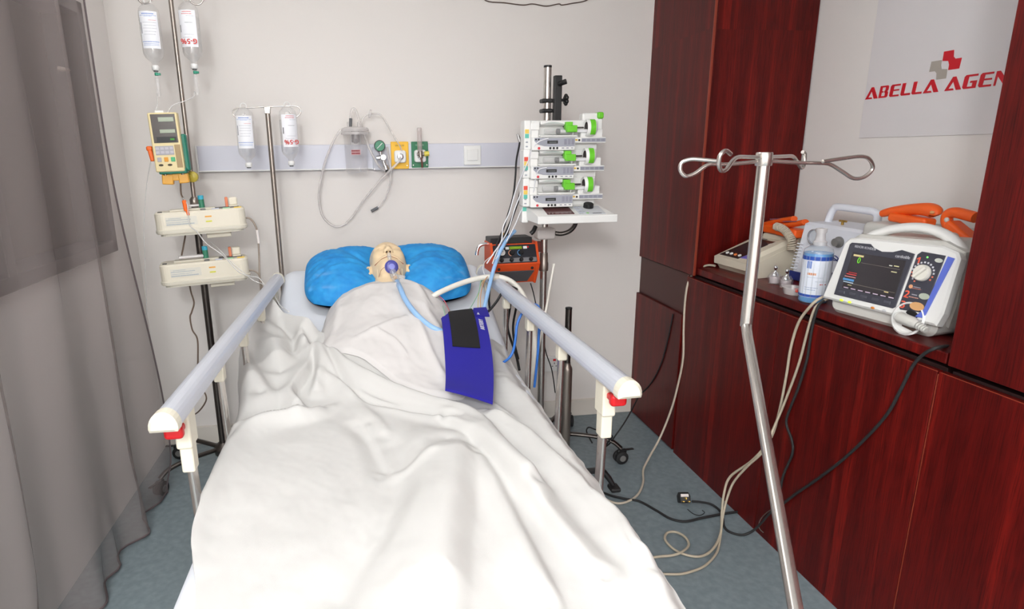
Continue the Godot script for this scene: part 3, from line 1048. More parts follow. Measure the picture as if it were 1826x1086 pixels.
	# suction tubes
	var tm := clear("tube_plastic", rgb(226, 220, 216), 0.42)
	var t1 := single("suction_tube", B.new().tube(spline([Vector3(-0.0452, 1.6256, 0.0700), Vector3(-0.0432, 1.6615, 0.0700), Vector3(-0.0330, 1.7023, 0.0700), Vector3(-0.0172, 1.7022, 0.0700), Vector3(-0.0037, 1.6562, 0.0700), Vector3(0.0191, 1.5811, 0.0700), Vector3(0.0474, 1.5048, 0.0800), Vector3(0.0826, 1.4406, 0.0700), Vector3(0.1095, 1.4156, 0.0500)]), 0.0055, 8), tm, "clear tube with grey end from the jar lid down behind the dial", "tube")
	part("grey_end", rod(B.new(), Vector3(-0.0452, 1.6256, 0.0700) - t1.position, Vector3(-0.0417, 1.6641, 0.0700) - t1.position, 0.0075), mk("grey_rubber", rgb(98, 98, 100), 0.7), t1)
	var t2 := single("suction_tube", B.new().tube(spline([Vector3(0.0026, 1.6257, 0.0600), Vector3(0.0153, 1.6643, 0.0600), Vector3(0.0402, 1.6822, 0.0600), Vector3(0.0726, 1.6852, 0.0500), Vector3(0.1045, 1.6773, 0.0500), Vector3(0.1349, 1.6304, 0.0500), Vector3(0.1628, 1.5777, 0.0500), Vector3(0.1860, 1.5404, 0.0500), Vector3(0.1966, 1.5137, 0.0400)]), 0.004, 8), tm, "thin clear tube with a round filter from the jar lid to the yellow outlet", "tube")
	part("filter_disc", B.new().lathe([Vector2(0, -0.008), Vector2(0.019, -0.005), Vector2(0.02, 0), Vector2(0.019, 0.005), Vector2(0, 0.008)], Transform3D(Basis(Vector3.BACK, 1.35), Vector3(0.0510, 1.6847, 0.0600) - t2.position), 20), clear("lid_plastic", rgb(224, 218, 216), 0.5), t2)
	single("suction_tube", B.new().tube(spline([Vector3(-0.0725, 1.6188, 0.0500), Vector3(-0.1025, 1.6006, 0.0600), Vector3(-0.1443, 1.5335, 0.0500), Vector3(-0.1824, 1.4469, 0.0400), Vector3(-0.2088, 1.3526, 0.0200), Vector3(-0.2202, 1.2832, 0.0000), Vector3(-0.2067, 1.1967, 0.0000), Vector3(-0.1489, 1.1443, 0.0000), Vector3(-0.0801, 1.1706, 0.0000), Vector3(-0.0019, 1.2712, 0.0200), Vector3(0.0800, 1.3642, 0.0400), Vector3(0.1287, 1.4126, 0.0500), Vector3(0.1831, 1.4630, 0.0500), Vector3(0.1875, 1.4843, 0.0360)]), 0.006, 8), tm, "long clear tube looped down the wall and back to the yellow outlet", "tube")
	var t4 := single("suction_tube", B.new().tube(spline([Vector3(0.1249, 1.5304, 0.0600), Vector3(0.1338, 1.4690, 0.0500), Vector3(0.1402, 1.4232, 0.0500), Vector3(0.1324, 1.3463, 0.0300), Vector3(0.1110, 1.2846, 0.0100), Vector3(0.0873, 1.2509, 0.0000), Vector3(0.0638, 1.2317, 0.0000)]), 0.0048, 8), tm, "short clear tube dangling with a grey tip below the dial", "tube")
	part("grey_end", rod(B.new(), Vector3(0.0696, 1.2346, 0.0020) - t4.position, Vector3(0.0348, 1.2157, 0.0020) - t4.position, 0.0075), mk("grey_rubber", rgb(98, 98, 100), 0.7), t4)
	# flow meter on the green plate
	o2 = Vector3(0.2874, 1.4372, 0.0550)
	var fmt := thing("flow_meter", "clear flow meter tube with a yellow knob on the green oxygen outlet", "flow meter", o2)
	var fb := Vector3(0.2890, 1.4938, 0.0550) - o2
	part("flow_tube", B.new().lathe([Vector2(0.0, 0.0), Vector2(0.011, 0.0), Vector2(0.012, 0.002), Vector2(0.012, 0.11), Vector2(0.009, 0.114), Vector2(0, 0.114)], Transform3D(Basis(), fb + Vector3(-0.003, 0.012, 0)), 18), clear("smoke_tube", rgb(196, 180, 176), 0.38), fmt)
	part("valve_body", rod(rod(B.new(), fb + Vector3(0, -0.016, 0), fb + Vector3(-0.002, 0.016, 0), 0.012), fb + Vector3(-0.018, 0, 0), fb + Vector3(0.02, 0, 0), 0.008).lathe(cyl(0.009, 0.025), Transform3D(Basis(Vector3.RIGHT, -PI / 2), fb), 14), M.dull_steel, fmt)
	part("knob", rod(B.new(), fb + Vector3(0.018, 0.001, 0), fb + Vector3(0.042, 0.003, 0), 0.012), mk("knob_yellow", rgb(222, 206, 84), 0.4), fmt)
	part("outlet_tail", B.new().tube([fb + Vector3(0.002, -0.012, 0), fb + Vector3(0.006, -0.04, 0), fb + Vector3(0.006, -0.066, 0)], 0.0045, 8), mk("brown_rubber", rgb(104, 62, 48), 0.6), fmt)
	# wire along the top of the wall
	single("wall_wire", B.new().tube(spline([Vector3(0.5896, 2.2680, -0.0260), Vector3(0.6335, 2.2121, -0.0260), Vector3(0.7282, 2.2039, -0.0260), Vector3(0.8182, 2.1956, -0.0260), Vector3(0.8691, 2.2016, -0.0260), Vector3(0.9375, 2.1928, -0.0260), Vector3(1.0002, 2.2042, -0.0260), Vector3(1.0176, 2.1994, -0.0260), Vector3(1.0692, 2.2080, -0.0260), Vector3(1.1410, 2.2222, -0.0260), Vector3(1.2120, 2.2618, -0.0260)], 5), 0.0028, 6), mk("brown_wire", rgb(92, 74, 66), 0.6), "thin brown wire sagging across the top of the back wall", "wire")
	# low socket strip on the wall
	o2 = Vector3(0.9818, 0.3068, -0.0300)
	var so := thing("wall_socket", "white double wall socket low behind the bed rail", "socket", o2)
	part("plate", B.new().rbox(Vector3(0, 0.025, 0.012), Vector3(0.15, 0.086, 0.024), 0.004), M.white_plastic, so)
	for s in [-1, 1]:
		part("rocker", B.new().rbox(Vector3(s * 0.04, 0.05, 0.025), Vector3(0.016, 0.012, 0.004), 0.001), M.red_plastic if s > 0 else M.white_plastic, so)
		part("slot", B.new().rbox(Vector3(s * 0.04, 0.03, 0.0245), Vector3(0.004, 0.009, 0.001), 0.0003).rbox(Vector3(s * 0.04 - 0.011, 0.013, 0.0245), Vector3(0.008, 0.004, 0.001), 0.0003).rbox(Vector3(s * 0.04 + 0.011, 0.013, 0.0245), Vector3(0.008, 0.004, 0.001), 0.0003), M.black_plastic, so)

# ---------------------------------------------------------------- tall infusion stand on the left
func left_stand() -> void:
	var o := Vector3(-0.738, 0, 0.30)
	var t := thing("infusion_stand", "tall steel drip stand in the left corner carrying the pumps", "stand", o)
	part("lower_pole", rod(B.new(), Vector3(0, 0.10, 0), Vector3(0, 1.30, 0), 0.0155), M.dark_steel, t)
	part("upper_pole", rod(B.new(), Vector3(0, 1.28, 0), Vector3(0, 2.19, 0), 0.0095), M.dull_steel, t)
	part("collar", B.new().lathe([Vector2(0.016, 1.285), Vector2(0.02, 1.29), Vector2(0.02, 1.315), Vector2(0.012, 1.325), Vector2(0.01, 1.325)], Transform3D(), 18), M.dull_steel, t)
	var hk := B.new()
	hk.tube([Vector3(-0.11, 2.19, 0), Vector3(0.11, 2.19, 0)], 0.004, 8)
	for s in [-1, 1]:
		hk.tube(spline([Vector3(s * 0.11, 2.19, 0), Vector3(s * 0.13, 2.18, 0), Vector3(s * 0.135, 2.14, 0), Vector3(s * 0.115, 2.105, 0), Vector3(s * 0.085, 2.105, 0), Vector3(s * 0.068, 2.13, 0), Vector3(s * 0.07, 2.15, 0)], 5), 0.0035, 8)
	part("hook_bar", hk, M.steel, t)
	stand_fixed_base(t)
	iv_bottle(Vector3(-0.8269, 1.8447, 0.3100), false, "infusion bottle with blue print hung at the upper left of the tall stand", 10.0, true)
	iv_bottle(Vector3(-0.6728, 1.8521, 0.3100), true, "infusion bottle with red lettering hung at the right of the tall stand", -4.0, true)
	var line := clear("line_plastic", rgb(236, 234, 232), 0.45)
	single("drip_line", B.new().tube(spline([Vector3(-0.8280, 1.7547, 0.3300), Vector3(-0.8312, 1.7126, 0.3300), Vector3(-0.8392, 1.6663, 0.3600), Vector3(-0.8396, 1.5869, 0.4000), Vector3(-0.8802, 1.4975, 0.3400), Vector3(-0.9259, 1.3801, 0.3000), Vector3(-0.9595, 1.2116, 0.3000), Vector3(-0.9809, 1.0125, 0.3000), Vector3(-1.0007, 0.8063, 0.3000)]), 0.0018, 6), line, "thin clear line falling from the upper left bottle past the beige pump", "tube")
	single("drip_line", B.new().tube(spline([Vector3(-0.6782, 1.7615, 0.3300), Vector3(-0.6850, 1.7415, 0.3300), Vector3(-0.7133, 1.7213, 0.3600), Vector3(-0.7494, 1.7067, 0.3800), Vector3(-0.7683, 1.6906, 0.3900), Vector3(-0.7825, 1.6643, 0.3900), Vector3(-0.7874, 1.6536, 0.3850)]), 0.0025, 6), line, "white line from the right bottle curving into the top of the beige pump", "tube")
	# infusion pump, beige with a green back
	o = Vector3(-0.7832, 1.4373, 0.4000)
	var p := thing("infusion_pump", "beige infusion pump with two small displays and a green back, clamped on the tall stand", "infusion pump", o, deg_to_rad(6))
	p.rotation.z = deg_to_rad(1.5)
	var be := mk("pump_cream", rgb(226, 208, 158), 0.45)
	part("body", B.new().rbox(Vector3(-0.004, 0.117, 0.012), Vector3(0.112, 0.234, 0.05), 0.006), be, p)
	part("back_shell", B.new().rbox(Vector3(0.004, 0.075, -0.018), Vector3(0.128, 0.15, 0.05), 0.008).rbox(Vector3(0.004, 0.002, 0.008), Vector3(0.108, 0.022, 0.05), 0.006), mk("pump_green", rgb(22, 116, 94), 0.45), p)
	part("window", B.new().rbox(Vector3(-0.003, 0.172, 0.0375), Vector3(0.092, 0.112, 0.003), 0.001), mk("dark_window", rgb(70, 62, 58), 0.25), p)
	for k in 2:
		part("display", B.new().rbox(Vector3(0.008, 0.207 - k * 0.046, 0.0395), Vector3(0.058, 0.017 - k * 0.003, 0.002), 0.0006), mk("lcd_grey", rgb(158, 168, 146), 0.3), p)
	part("status_window", B.new().rbox(Vector3(0.0, 0.129, 0.0395), Vector3(0.074, 0.020, 0.002), 0.0006), M.black_plastic, p)
	part("green_figures", B.new().rbox(Vector3(0.022, 0.129, 0.0408), Vector3(0.016, 0.007, 0.001), 0.0003), mk("green_mark", rgb(60, 150, 40), 0.5), p)
	part("keypad", B.new().rbox(Vector3(-0.014, 0.086, 0.0375), Vector3(0.070, 0.036, 0.003), 0.001), mk("keypad_grey", rgb(172, 168, 174), 0.5), p)
	for k in 8:
		part("key", B.new().rbox(Vector3(-0.041 + (k % 4) * 0.018, 0.094 - (k / 4) * 0.016, 0.0395), Vector3(0.013, 0.010, 0.002), 0.0008), mk("keypad_light", rgb(192, 188, 194), 0.5), p)
	for k in 3:
		part("key", B.new().rbox(Vector3(-0.039 + k * 0.026, 0.050, 0.038), Vector3(0.016, 0.018, 0.004), 0.002), [mk("keypad_grey", rgb(172, 168, 174), 0.5), mk("key_amber", rgb(226, 152, 36), 0.45), mk("key_green", rgb(70, 176, 122), 0.45)][k], p)
	for k in 2:
		part("oval_mark", B.new().lathe([Vector2(0, 0), Vector2(0.009, 0), Vector2(0.009, 0.0015), Vector2(0, 0.0015)], Transform3D(Basis(Vector3.RIGHT, PI / 2) * Basis.from_scale(Vector3(1, 1, 0.5)), Vector3(-0.036 + k * 0.034, 0.028, 0.0368)), 16), mk("dark_print", rgb(60, 50, 30), 0.6), p)
	part("tan_panel", B.new().rbox(Vector3(0.036, 0.062, 0.0375), Vector3(0.022, 0.092, 0.002), 0.001), mk("pump_tan", rgb(164, 138, 96), 0.5), p)
	part("release_lever", B.new().rbox(Vector3(-0.074, 0.072, 0.0), Vector3(0.018, 0.055, 0.022), 0.006, Basis(Vector3.BACK, 0.12)).rbox(Vector3(-0.077, 0.096, 0.0), Vector3(0.024, 0.02, 0.024), 0.007), mk("lever_orange", rgb(242, 106, 22), 0.4), p)
	var am := B.new()
	am.rbox(Vector3(-0.024, -0.031, 0.0), Vector3(0.044, 0.042, 0.034), 0.005, Basis(Vector3.BACK, -0.08))
	am.rbox(Vector3(0.010, -0.022, 0.0), Vector3(0.030, 0.030, 0.03), 0.004)
	am.rbox(Vector3(0.038, -0.028, 0.0), Vector3(0.04, 0.042, 0.034), 0.005, Basis(Vector3.BACK, 0.06))
	part("amber_clamp", am, mk("amber_plastic", rgb(224, 164, 62), 0.35), p)
	for s in [-1, 1]:
		part("clamp_pin", rod(B.new(), Vector3(s * 0.034 + 0.004, -0.014, 0.012), Vector3(s * 0.034 + 0.004, 0.002, 0.012), 0.008), M.dull_steel, p)
	part("tube_port", B.new().rbox(Vector3(-0.016, 0.238, 0.012), Vector3(0.034, 0.010, 0.014), 0.003), M.white_plastic, p)
	# clamp to the pole
	var kb := Vector3(-0.7237, 1.4129, 0.3250)
	var cl := thing("pole_clamp", "olive yellow round clamp knob on the tall stand under the beige pump", "clamp", kb)
	part("knob", B.new().lathe([Vector2(0, 0), Vector2(0.02, 0), Vector2(0.023, 0.004), Vector2(0.023, 0.022), Vector2(0.018, 0.026), Vector2(0, 0.026)], Transform3D(Basis(Vector3.RIGHT, PI / 2), Vector3(0, 0, 0)), 20), mk("olive_yellow", rgb(176, 158, 52), 0.45), cl)
	part("block", B.new().rbox(Vector3(-0.018, -0.002, -0.012), Vector3(0.072, 0.036, 0.03), 0.005), M.beige_plastic, cl)
	# two syringe pumps
	for k in 2:
		o = [Vector3(-0.6849, 1.1878, 0.4200), Vector3(-0.6922, 0.9728, 0.4200)][k]
		bed_syringe_pump(o, ["cream syringe pump on the tall stand with an orange clip hooked over it", "cream syringe pump on the tall stand below the one with the orange clip"][k], k)
	var oc := thing("line_clamp", "orange roller clip hooked over the front of the upper cream syringe pump", "clip", Vector3(-0.7248, 1.2622, 0.4900))
	part("clip", B.new().rbox(Vector3(-0.004, 0.04, 0), Vector3(0.016, 0.045, 0.014), 0.005, Basis(Vector3.BACK, 0.08)).rbox(Vector3(0.003, 0.012, 0.0), Vector3(0.012, 0.026, 0.012), 0.004, Basis(Vector3.BACK, 0.2)), mk("lever_orange", rgb(242, 106, 22), 0.4), oc)
	single("drip_line", B.new().tube(spline([Vector3(-0.7394, 1.3320, 0.4700), Vector3(-0.7171, 1.3063, 0.5000), Vector3(-0.7175, 1.2542, 0.5050), Vector3(-0.7129, 1.2172, 0.5050), Vector3(-0.6903, 1.1928, 0.5000), Vector3(-0.6599, 1.1449, 0.5000), Vector3(-0.5958, 1.0921, 0.5100), Vector3(-0.5393, 1.0246, 0.5200), Vector3(-0.4992, 0.9998, 0.5000), Vector3(-0.4641, 0.9847, 0.4800), Vector3(-0.4364, 0.9480, 0.5000), Vector3(-0.4010, 0.9276, 0.5500), Vector3(-0.3655, 0.8911, 0.6200), Vector3(-0.3259, 0.8775, 0.6800)]), 0.0024, 6), line, "white line from the orange clip slanting across the lower cream pump to the bed rail", "tube")
	single("drip_line", B.new().tube(spline([Vector3(-0.6650, 1.1362, 0.4000), Vector3(-0.6180, 1.1092, 0.4600), Vector3(-0.5751, 1.0665, 0.4900), Vector3(-0.5273, 1.0205, 0.5000), Vector3(-0.4848, 0.9797, 0.5000), Vector3(-0.4416, 0.9622, 0.5200), Vector3(-0.4156, 0.9305, 0.5600), Vector3(-0.3759, 0.8747, 0.6200)]), 0.0018, 6), line, "finer clear line running beside the white one to the bed rail", "tube")
	var gc := mk("grey_cable", rgb(150, 136, 124), 0.6)
	var c1 := single("mains_lead", B.new().tube(spline([Vector3(-0.5217, 1.2362, 0.4000), Vector3(-0.4915, 1.2329, 0.4000), Vector3(-0.4712, 1.1984, 0.4000), Vector3(-0.4664, 1.1468, 0.4000), Vector3(-0.4683, 1.0726, 0.4000), Vector3(-0.4705, 0.9885, 0.4200), Vector3(-0.4757, 0.8827, 0.4000), Vector3(-0.4892, 0.7420, 0.3600), Vector3(-0.5193, 0.5612, 0.3000)]), 0.0042, 8), gc, "grey lead from the right end of the upper cream pump down behind the rail", "cable")
	part("strain_relief", B.new().tube([Vector3(-0.5240, 1.2363, 0.4000), Vector3(-0.5101, 1.2347, 0.4000), Vector3(-0.4893, 1.2317, 0.4000)], [0.009, 0.008, 0.005], 10), gc, c1)
	part("cable_tag", rod(B.new(), Vector3(-0.4666, 1.1836, 0.4000) - c1.position, Vector3(-0.4648, 1.1246, 0.4000) - c1.position, 0.0062), mk("tag_paper", rgb(220, 212, 208), 0.6), c1)
	single("mains_lead", B.new().tube(spline([Vector3(-0.5349, 1.0000, 0.4000), Vector3(-0.5079, 1.0064, 0.4000), Vector3(-0.4849, 0.9954, 0.4000), Vector3(-0.4711, 0.9714, 0.4100), Vector3(-0.4649, 0.8950, 0.4000), Vector3(-0.4664, 0.7992, 0.3800), Vector3(-0.4837, 0.6243, 0.3300)]), 0.0038, 8), gc, "grey lead from the right end of the lower cream pump to the rail", "cable")
	var bc := mk("brown_cable", rgb(112, 92, 78), 0.6)
	single("mains_lead", B.new().tube(spline([Vector3(-0.7704, 1.3892, 0.3600), Vector3(-0.7707, 1.3450, 0.3700), Vector3(-0.7656, 1.3134, 0.3600), Vector3(-0.7692, 1.2469, 0.3400), Vector3(-0.7828, 1.1728, 0.3300), Vector3(-0.7994, 1.1113, 0.3300), Vector3(-0.8068, 1.0647, 0.3500), Vector3(-0.7958, 1.0158, 0.3600), Vector3(-0.7960, 0.9358, 0.3400)]), 0.0036, 8), bc, "brown lead hanging behind the upper cream pump", "cable")
	single("mains_lead", B.new().tube(spline([Vector3(-0.7851, 0.9445, 0.3600), Vector3(-0.7821, 0.9086, 0.3600), Vector3(-0.7755, 0.8620, 0.3600), Vector3(-0.7898, 0.8211, 0.3600), Vector3(-0.7999, 0.7956, 0.3600), Vector3(-0.7969, 0.7376, 0.3600), Vector3(-0.7803, 0.6916, 0.3600), Vector3(-0.7939, 0.5917, 0.3400), Vector3(-0.8198, 0.4686, 0.3000), Vector3(-0.7993, 0.4247, 0.3000), Vector3(-0.7894, 0.3755, 0.3000), Vector3(-0.8402, 0.3007, 0.2500), Vector3(-0.9091, 0.2334, 0.1500)]), 0.0036, 8), bc, "brown lead winding down the wall below the lower cream pump", "cable")

func bed_syringe_pump(o: Vector3, label: String, k: int) -> void:
	var p := thing("syringe_pump", label, "syringe pump", o, deg_to_rad(11), "cream syringe pumps on the tall stand")
	p.rotation.z = deg_to_rad(1.8)
	var cream := mk("pump_shell", rgb(222, 214, 196), 0.45)
	var tray := mk("pump_tray", rgb(206, 200, 184), 0.45)
	var out := round_rect(0.355, 0.13, 0.035, 6)
	part("body", B.new().prism(out, 0.088, Transform3D(Basis(Vector3.RIGHT, -PI / 2), Vector3(0, 0.004, 0)), 0.006), cream, p)
	var rim := B.new().prism(round_rect(0.362, 0.136, 0.037, 6), 0.014, Transform3D(Basis(Vector3.RIGHT, -PI / 2), Vector3(0, 0.008, 0)), 0.003)
	part("lower_rim", rim, tray, p)
	part("underside", B.new().prism(round_rect(0.33, 0.11, 0.03, 5), 0.012, Transform3D(Basis(Vector3.RIGHT, -PI / 2), Vector3(0, -0.006, 0)), 0.0), tray, p)
	part("mount_block", B.new().rbox(Vector3(0.06, -0.016, -0.02), Vector3(0.10, 0.03, 0.06), 0.004).rbox(Vector3(-0.01, 0.03, -0.085), Vector3(0.07, 0.06, 0.05), 0.006), cream, p)
	part("syringe_bed", B.new().rbox(Vector3(-0.03, 0.095, -0.005), Vector3(0.18, 0.008, 0.05), 0.003), tray, p)
	part("track", B.new().rbox(Vector3(0.095, 0.0935, 0.0), Vector3(0.12, 0.006, 0.03), 0.002), mk("track_dark", rgb(88, 84, 82), 0.5), p)
	for s in 3:
		part("colour_mark", B.new().rbox(Vector3(0.06 + s * 0.045, 0.0935, 0.038), Vector3(0.03, 0.004, 0.012), 0.001), [mk("mark_grey", rgb(186, 190, 206), 0.5), mk("mark_green", rgb(150, 200, 160), 0.5), mk("mark_yellow", rgb(226, 190, 60), 0.5)][s], p)
	part("front_mark", B.new().rbox(Vector3(0.03, 0.066, 0.0655), Vector3(0.026, 0.006, 0.001), 0.0004), mk("mark_orange", rgb(226, 160, 60), 0.5), p)
	part("front_mark", B.new().rbox(Vector3(0.03, 0.046, 0.0655), Vector3(0.024, 0.006, 0.001), 0.0004), mk("mark_lime", rgb(210, 206, 70), 0.5), p)
	part("front_label", B.new().rbox(Vector3(-0.075, 0.055, 0.0655), Vector3(0.12, 0.035, 0.001), 0.0004), label_print([[0.1, 0.2, 0.02, 0.9, rgb(150, 160, 170)], [0.35, 0.42, 0.02, 0.7, rgb(150, 160, 170)], [0.6, 0.68, 0.02, 0.8, rgb(150, 160, 170)], [0.8, 0.86, 0.1, 0.5, rgb(150, 160, 170)]], rgb(212, 208, 196), 128, 40), p)
	part("knob", rod(B.new(), Vector3(0.012, 0.092, 0.042), Vector3(0.012, 0.098, 0.042), 0.011), mk("grey_plastic", rgb(120, 118, 116), 0.5), p)
	part("power_light", B.new().rbox(Vector3(-0.155, 0.093, 0.03), Vector3(0.018, 0.004, 0.012), 0.002), M.black_plastic, p)
	var cg := part("syringe_clamp", rod(B.new(), Vector3(0.008, 0.092, 0.0), Vector3(0.008, 0.135, 0.0), 0.0115), mk("clamp_green", rgb(50, 120, 92), 0.45), p)
	part("clamp_cap", rod(B.new(), Vector3(0.008, 0.133, 0.0), Vector3(0.008, 0.150, 0.0), 0.0118), mk("clamp_blue", rgb(58, 164, 190), 0.4), cg)
	part("slide_post", B.new().rbox(Vector3(0.108, 0.115, -0.01), Vector3(0.012, 0.042, 0.024), 0.003), mk("post_orange", rgb(214, 122, 84), 0.5), p)
	part("slide_head", B.new().rbox(Vector3(0.134, 0.117, -0.01), Vector3(0.036, 0.036, 0.034), 0.008).rbox(Vector3(0.134, 0.098, -0.01), Vector3(0.036, 0.006, 0.036), 0.002), cream, p)
	var s2 := B.new()
	rod(s2, Vector3(-0.10 if k else -0.06, 0.110, 0.0), Vector3(0.0, 0.110, 0.0), 0.008 if k else 0.005)
	part("syringe", s2, clear("lid_plastic", rgb(224, 218, 216), 0.5), p)

# ---------------------------------------------------------------- slim drip pole at the bed's head
func bed_pole() -> void:
	var o := Vector3(-0.4035, 0, 0.20)
	var t := thing("bed_drip_pole", "slim steel drip pole with a wire crossbar at the left corner of the bed head", "drip pole", o)
	part("pole", rod(B.new(), Vector3(0, 0.45, 0), Vector3(-0.003, 1.68, 0), 0.0115), M.dull_steel, t)
	part("head", B.new().prism(PackedVector2Array([Vector2(-0.012, 0), Vector2(0.012, 0), Vector2(0.016, 0.03), Vector2(-0.016, 0.03)]), 0.014, Transform3D(Basis(), Vector3(-0.003, 1.678, -0.007)), 0.003), M.steel, t)
	var w := B.new().tube([Vector3(-0.115, 1.704, 0), Vector3(0.105, 1.712, 0)], 0.003, 8)
	for s in [-1, 1]:
		hook_loop(w, Vector3(s * 0.11 - 0.005, 1.708 + s * 0.004, 0), s)
	part("crossbar", w, M.steel, t)
	iv_bottle(Vector3(-0.5085, 1.4473, 0.2050), false, "infusion bottle with blue print hung on the left hook of the slim pole", 6.0, false)
	iv_bottle(Vector3(-0.3193, 1.4519, 0.2050), true, "infusion bottle with red lettering hung on the right hook of the slim pole", 22.0, false)


# ---------------------------------------------------------------- syringe pump tower on its stand
func pump_tower() -> void:
	var o := Vector3(0.822, 0, 0.42)
	var t := thing("pump_stand", "steel pole stand with black pole clamp carrying the white and green pump tower", "stand", o)
	part("pole", rod(B.new(), Vector3(0, 0.10, 0), Vector3(0, 1.855, 0), 0.0165), M.steel, t)
	part("pole_cap", rod(B.new(), Vector3(0, 1.853, 0), Vector3(0, 1.862, 0), 0.0178), M.black_plastic, t)
	stand_base(t, 0.13, 0.40, 68, M.dark_steel)
	part("collar", B.new().lathe([Vector2(0.0, 0.955), Vector2(0.021, 0.955), Vector2(0.022, 0.96), Vector2(0.022, 0.99), Vector2(0.019, 1.0), Vector2(0.019, 1.04), Vector2(0, 1.04)], Transform3D(), 20), M.dull_steel, t)
	# black clamp bar above the pumps
	var c := thing("pole_clamp", "black bar clamp with a round knob near the top of the pump stand", "clamp", o + Vector3(0.0, 1.60, 0))
	part("bar", B.new().rbox(Vector3(0.8668, 1.7174, 0.4200) - o - Vector3(0, 1.60, -0.004), Vector3(0.034, 0.205, 0.03), 0.004), M.black_plastic, c)
	for k in 2:
		part("jaw", B.new().rbox(Vector3(-0.004, 0.073 + k * 0.042, 0.0), Vector3(0.05, 0.017, 0.05), 0.006).rbox(Vector3(0.02, 0.073 + k * 0.042, 0.0), Vector3(0.03, 0.014, 0.03), 0.003), M.black_plastic, c)
	part("handle", B.new().tube([Vector3(0.8695, 1.7843, 0.4300) - o - Vector3(0, 1.6, 0), Vector3(0.8752, 1.7859, 0.4600) - o - Vector3(0, 1.6, 0), Vector3(0.8919, 1.7918, 0.4700) - o - Vector3(0, 1.6, 0)], [0.010, 0.011, 0.011], 12), M.black_plastic, c)
	var kc := Vector3(0.9047, 1.7190, 0.4300) - o - Vector3(0, 1.6, 0)
	var kn := rod(B.new(), Vector3(0.8714, 1.7166, 0.4300) - o - Vector3(0, 1.6, 0), kc, 0.006)
	for q in 6:
		kn.ball(kc + Vector3(0, cos(TAU * q / 6), sin(TAU * q / 6)) * 0.016, Vector3(0.009, 0.010, 0.010), 12)
	kn.ball(kc, Vector3(0.010, 0.019, 0.019), 14)
	part("knob", kn, M.black_plastic, c)
	# lower mounting block and bent arm
	var mo := Vector3(0.8202, 1.1387, 0.4400)
	var mb := thing("mounting_block", "pale grey block with a bent tube arm under the pump tower", "mounting block", mo)
	part("block", B.new().rbox(Vector3(-0.002, -0.005, 0.0), Vector3(0.086, 0.052, 0.07), 0.01), mk("block_grey", rgb(196, 188, 184), 0.45), mb)
	part("arm", B.new().tube(spline([Vector3(0.8516, 1.1376, 0.4600) - mo, Vector3(0.8859, 1.1325, 0.4700) - mo, Vector3(0.9197, 1.1430, 0.4800) - mo, Vector3(0.9396, 1.1640, 0.4900) - mo, Vector3(0.9459, 1.1877, 0.5000) - mo], 5), 0.0105, 10), M.dark_steel, mb)
	part("lever", B.new().tube(spline([Vector3(0.7660, 1.1694, 0.4700) - mo, Vector3(0.7532, 1.1507, 0.4800) - mo, Vector3(0.7403, 1.1384, 0.4800) - mo], 4), 0.010, 10), M.black_plastic, mb)
	# three pump modules, the top one with a rear cover
	var first: Node3D
	for k in 3:
		var at: Vector3 = [Vector3(0.7069, 1.5039, 0.5600), Vector3(0.7050, 1.3871, 0.5600), Vector3(0.7043, 1.2677, 0.5600)][k]
		var names := ["topmost white syringe pump of the tower, with green clamp and green rear corner", "middle white syringe pump of the tower, red and yellow stickers at its side", "lowest white syringe pump of the tower, just above the sloping control desk"]
		if k == 0:
			first = tower_pump(at, names[0])
		else:
			copy(first, at, 0, names[k])
	# rear cover only on the top one
	var rc := B.new()
	rc.rbox(Vector3(0.282, 0.105, -0.035), Vector3(0.092, 0.095, 0.05), 0.008)
	part("rear_cover", rc, M.white_plastic, first)
	part("rear_corner", B.new().rbox(Vector3(0.314, 0.142, -0.03), Vector3(0.028, 0.028, 0.062), 0.008), mk("pump_lime", rgb(104, 196, 42), 0.4), first, "bright green corner cap")
	var st := [[1, 2], [0, 1, 2], [0, 1, 2]]
	var cols := [mk("sticker_red", rgb(226, 84, 66), 0.5), mk("sticker_yellow", rgb(232, 198, 90), 0.5), mk("sticker_teal", rgb(92, 184, 166), 0.5)]
	for k in 3:
		var pump: Node3D = get_node(["syringe_pump_002", "syringe_pump_003", "syringe_pump_004"][k])
		for j in st[k].size():
			part("side_sticker", B.new().rbox(Vector3(-0.020, 0.082 - j * 0.0185 - (0.0 if k else 0.005), 0.0365), Vector3(0.017, 0.017, 0.001), 0.0004), cols[st[k][j]], pump)
	# control desk
	var co := Vector3(0.7047, 1.2123, 0.6000)
	var d := thing("control_desk", "white sloping control desk with dark screen and black dial under the pump tower", "control panel", co)
	# sloped wedge, wider at the front
	var b := B.new()
	var yb := 0.062
	var zb := -0.07
	var pts := [Vector3(-0.012, yb, zb), Vector3(0.315, yb, zb), Vector3(0.352, 0.022, 0.09), Vector3(0.012, 0.022, 0.09)]
	b.flat([pts[0], pts[1], pts[2], pts[3]], [], Vector3.UP)
	var low := [Vector3(-0.012, 0.0, zb), Vector3(0.315, 0.0, zb), Vector3(0.352, -0.006, 0.09), Vector3(0.012, -0.006, 0.09)]
	b.flat([low[0], low[1], low[2], low[3]], [], Vector3.DOWN)
	for k in 4:
		b.flat([pts[k], pts[(k + 1) % 4], low[(k + 1) % 4], low[k]], [], (pts[k] + pts[(k + 1) % 4]) - Vector3(0.33, 0, 0.02))
	part("body", b, M.white_plastic, d)
	part("front_lip", B.new().rbox(Vector3(0.182, 0.009, 0.092), Vector3(0.35, 0.034, 0.016), 0.005), M.white_plastic, d)
	part("side_panel", B.new().rbox(Vector3(-0.012, 0.035, -0.06), Vector3(0.03, 0.10, 0.05), 0.006), M.white_plastic, d)
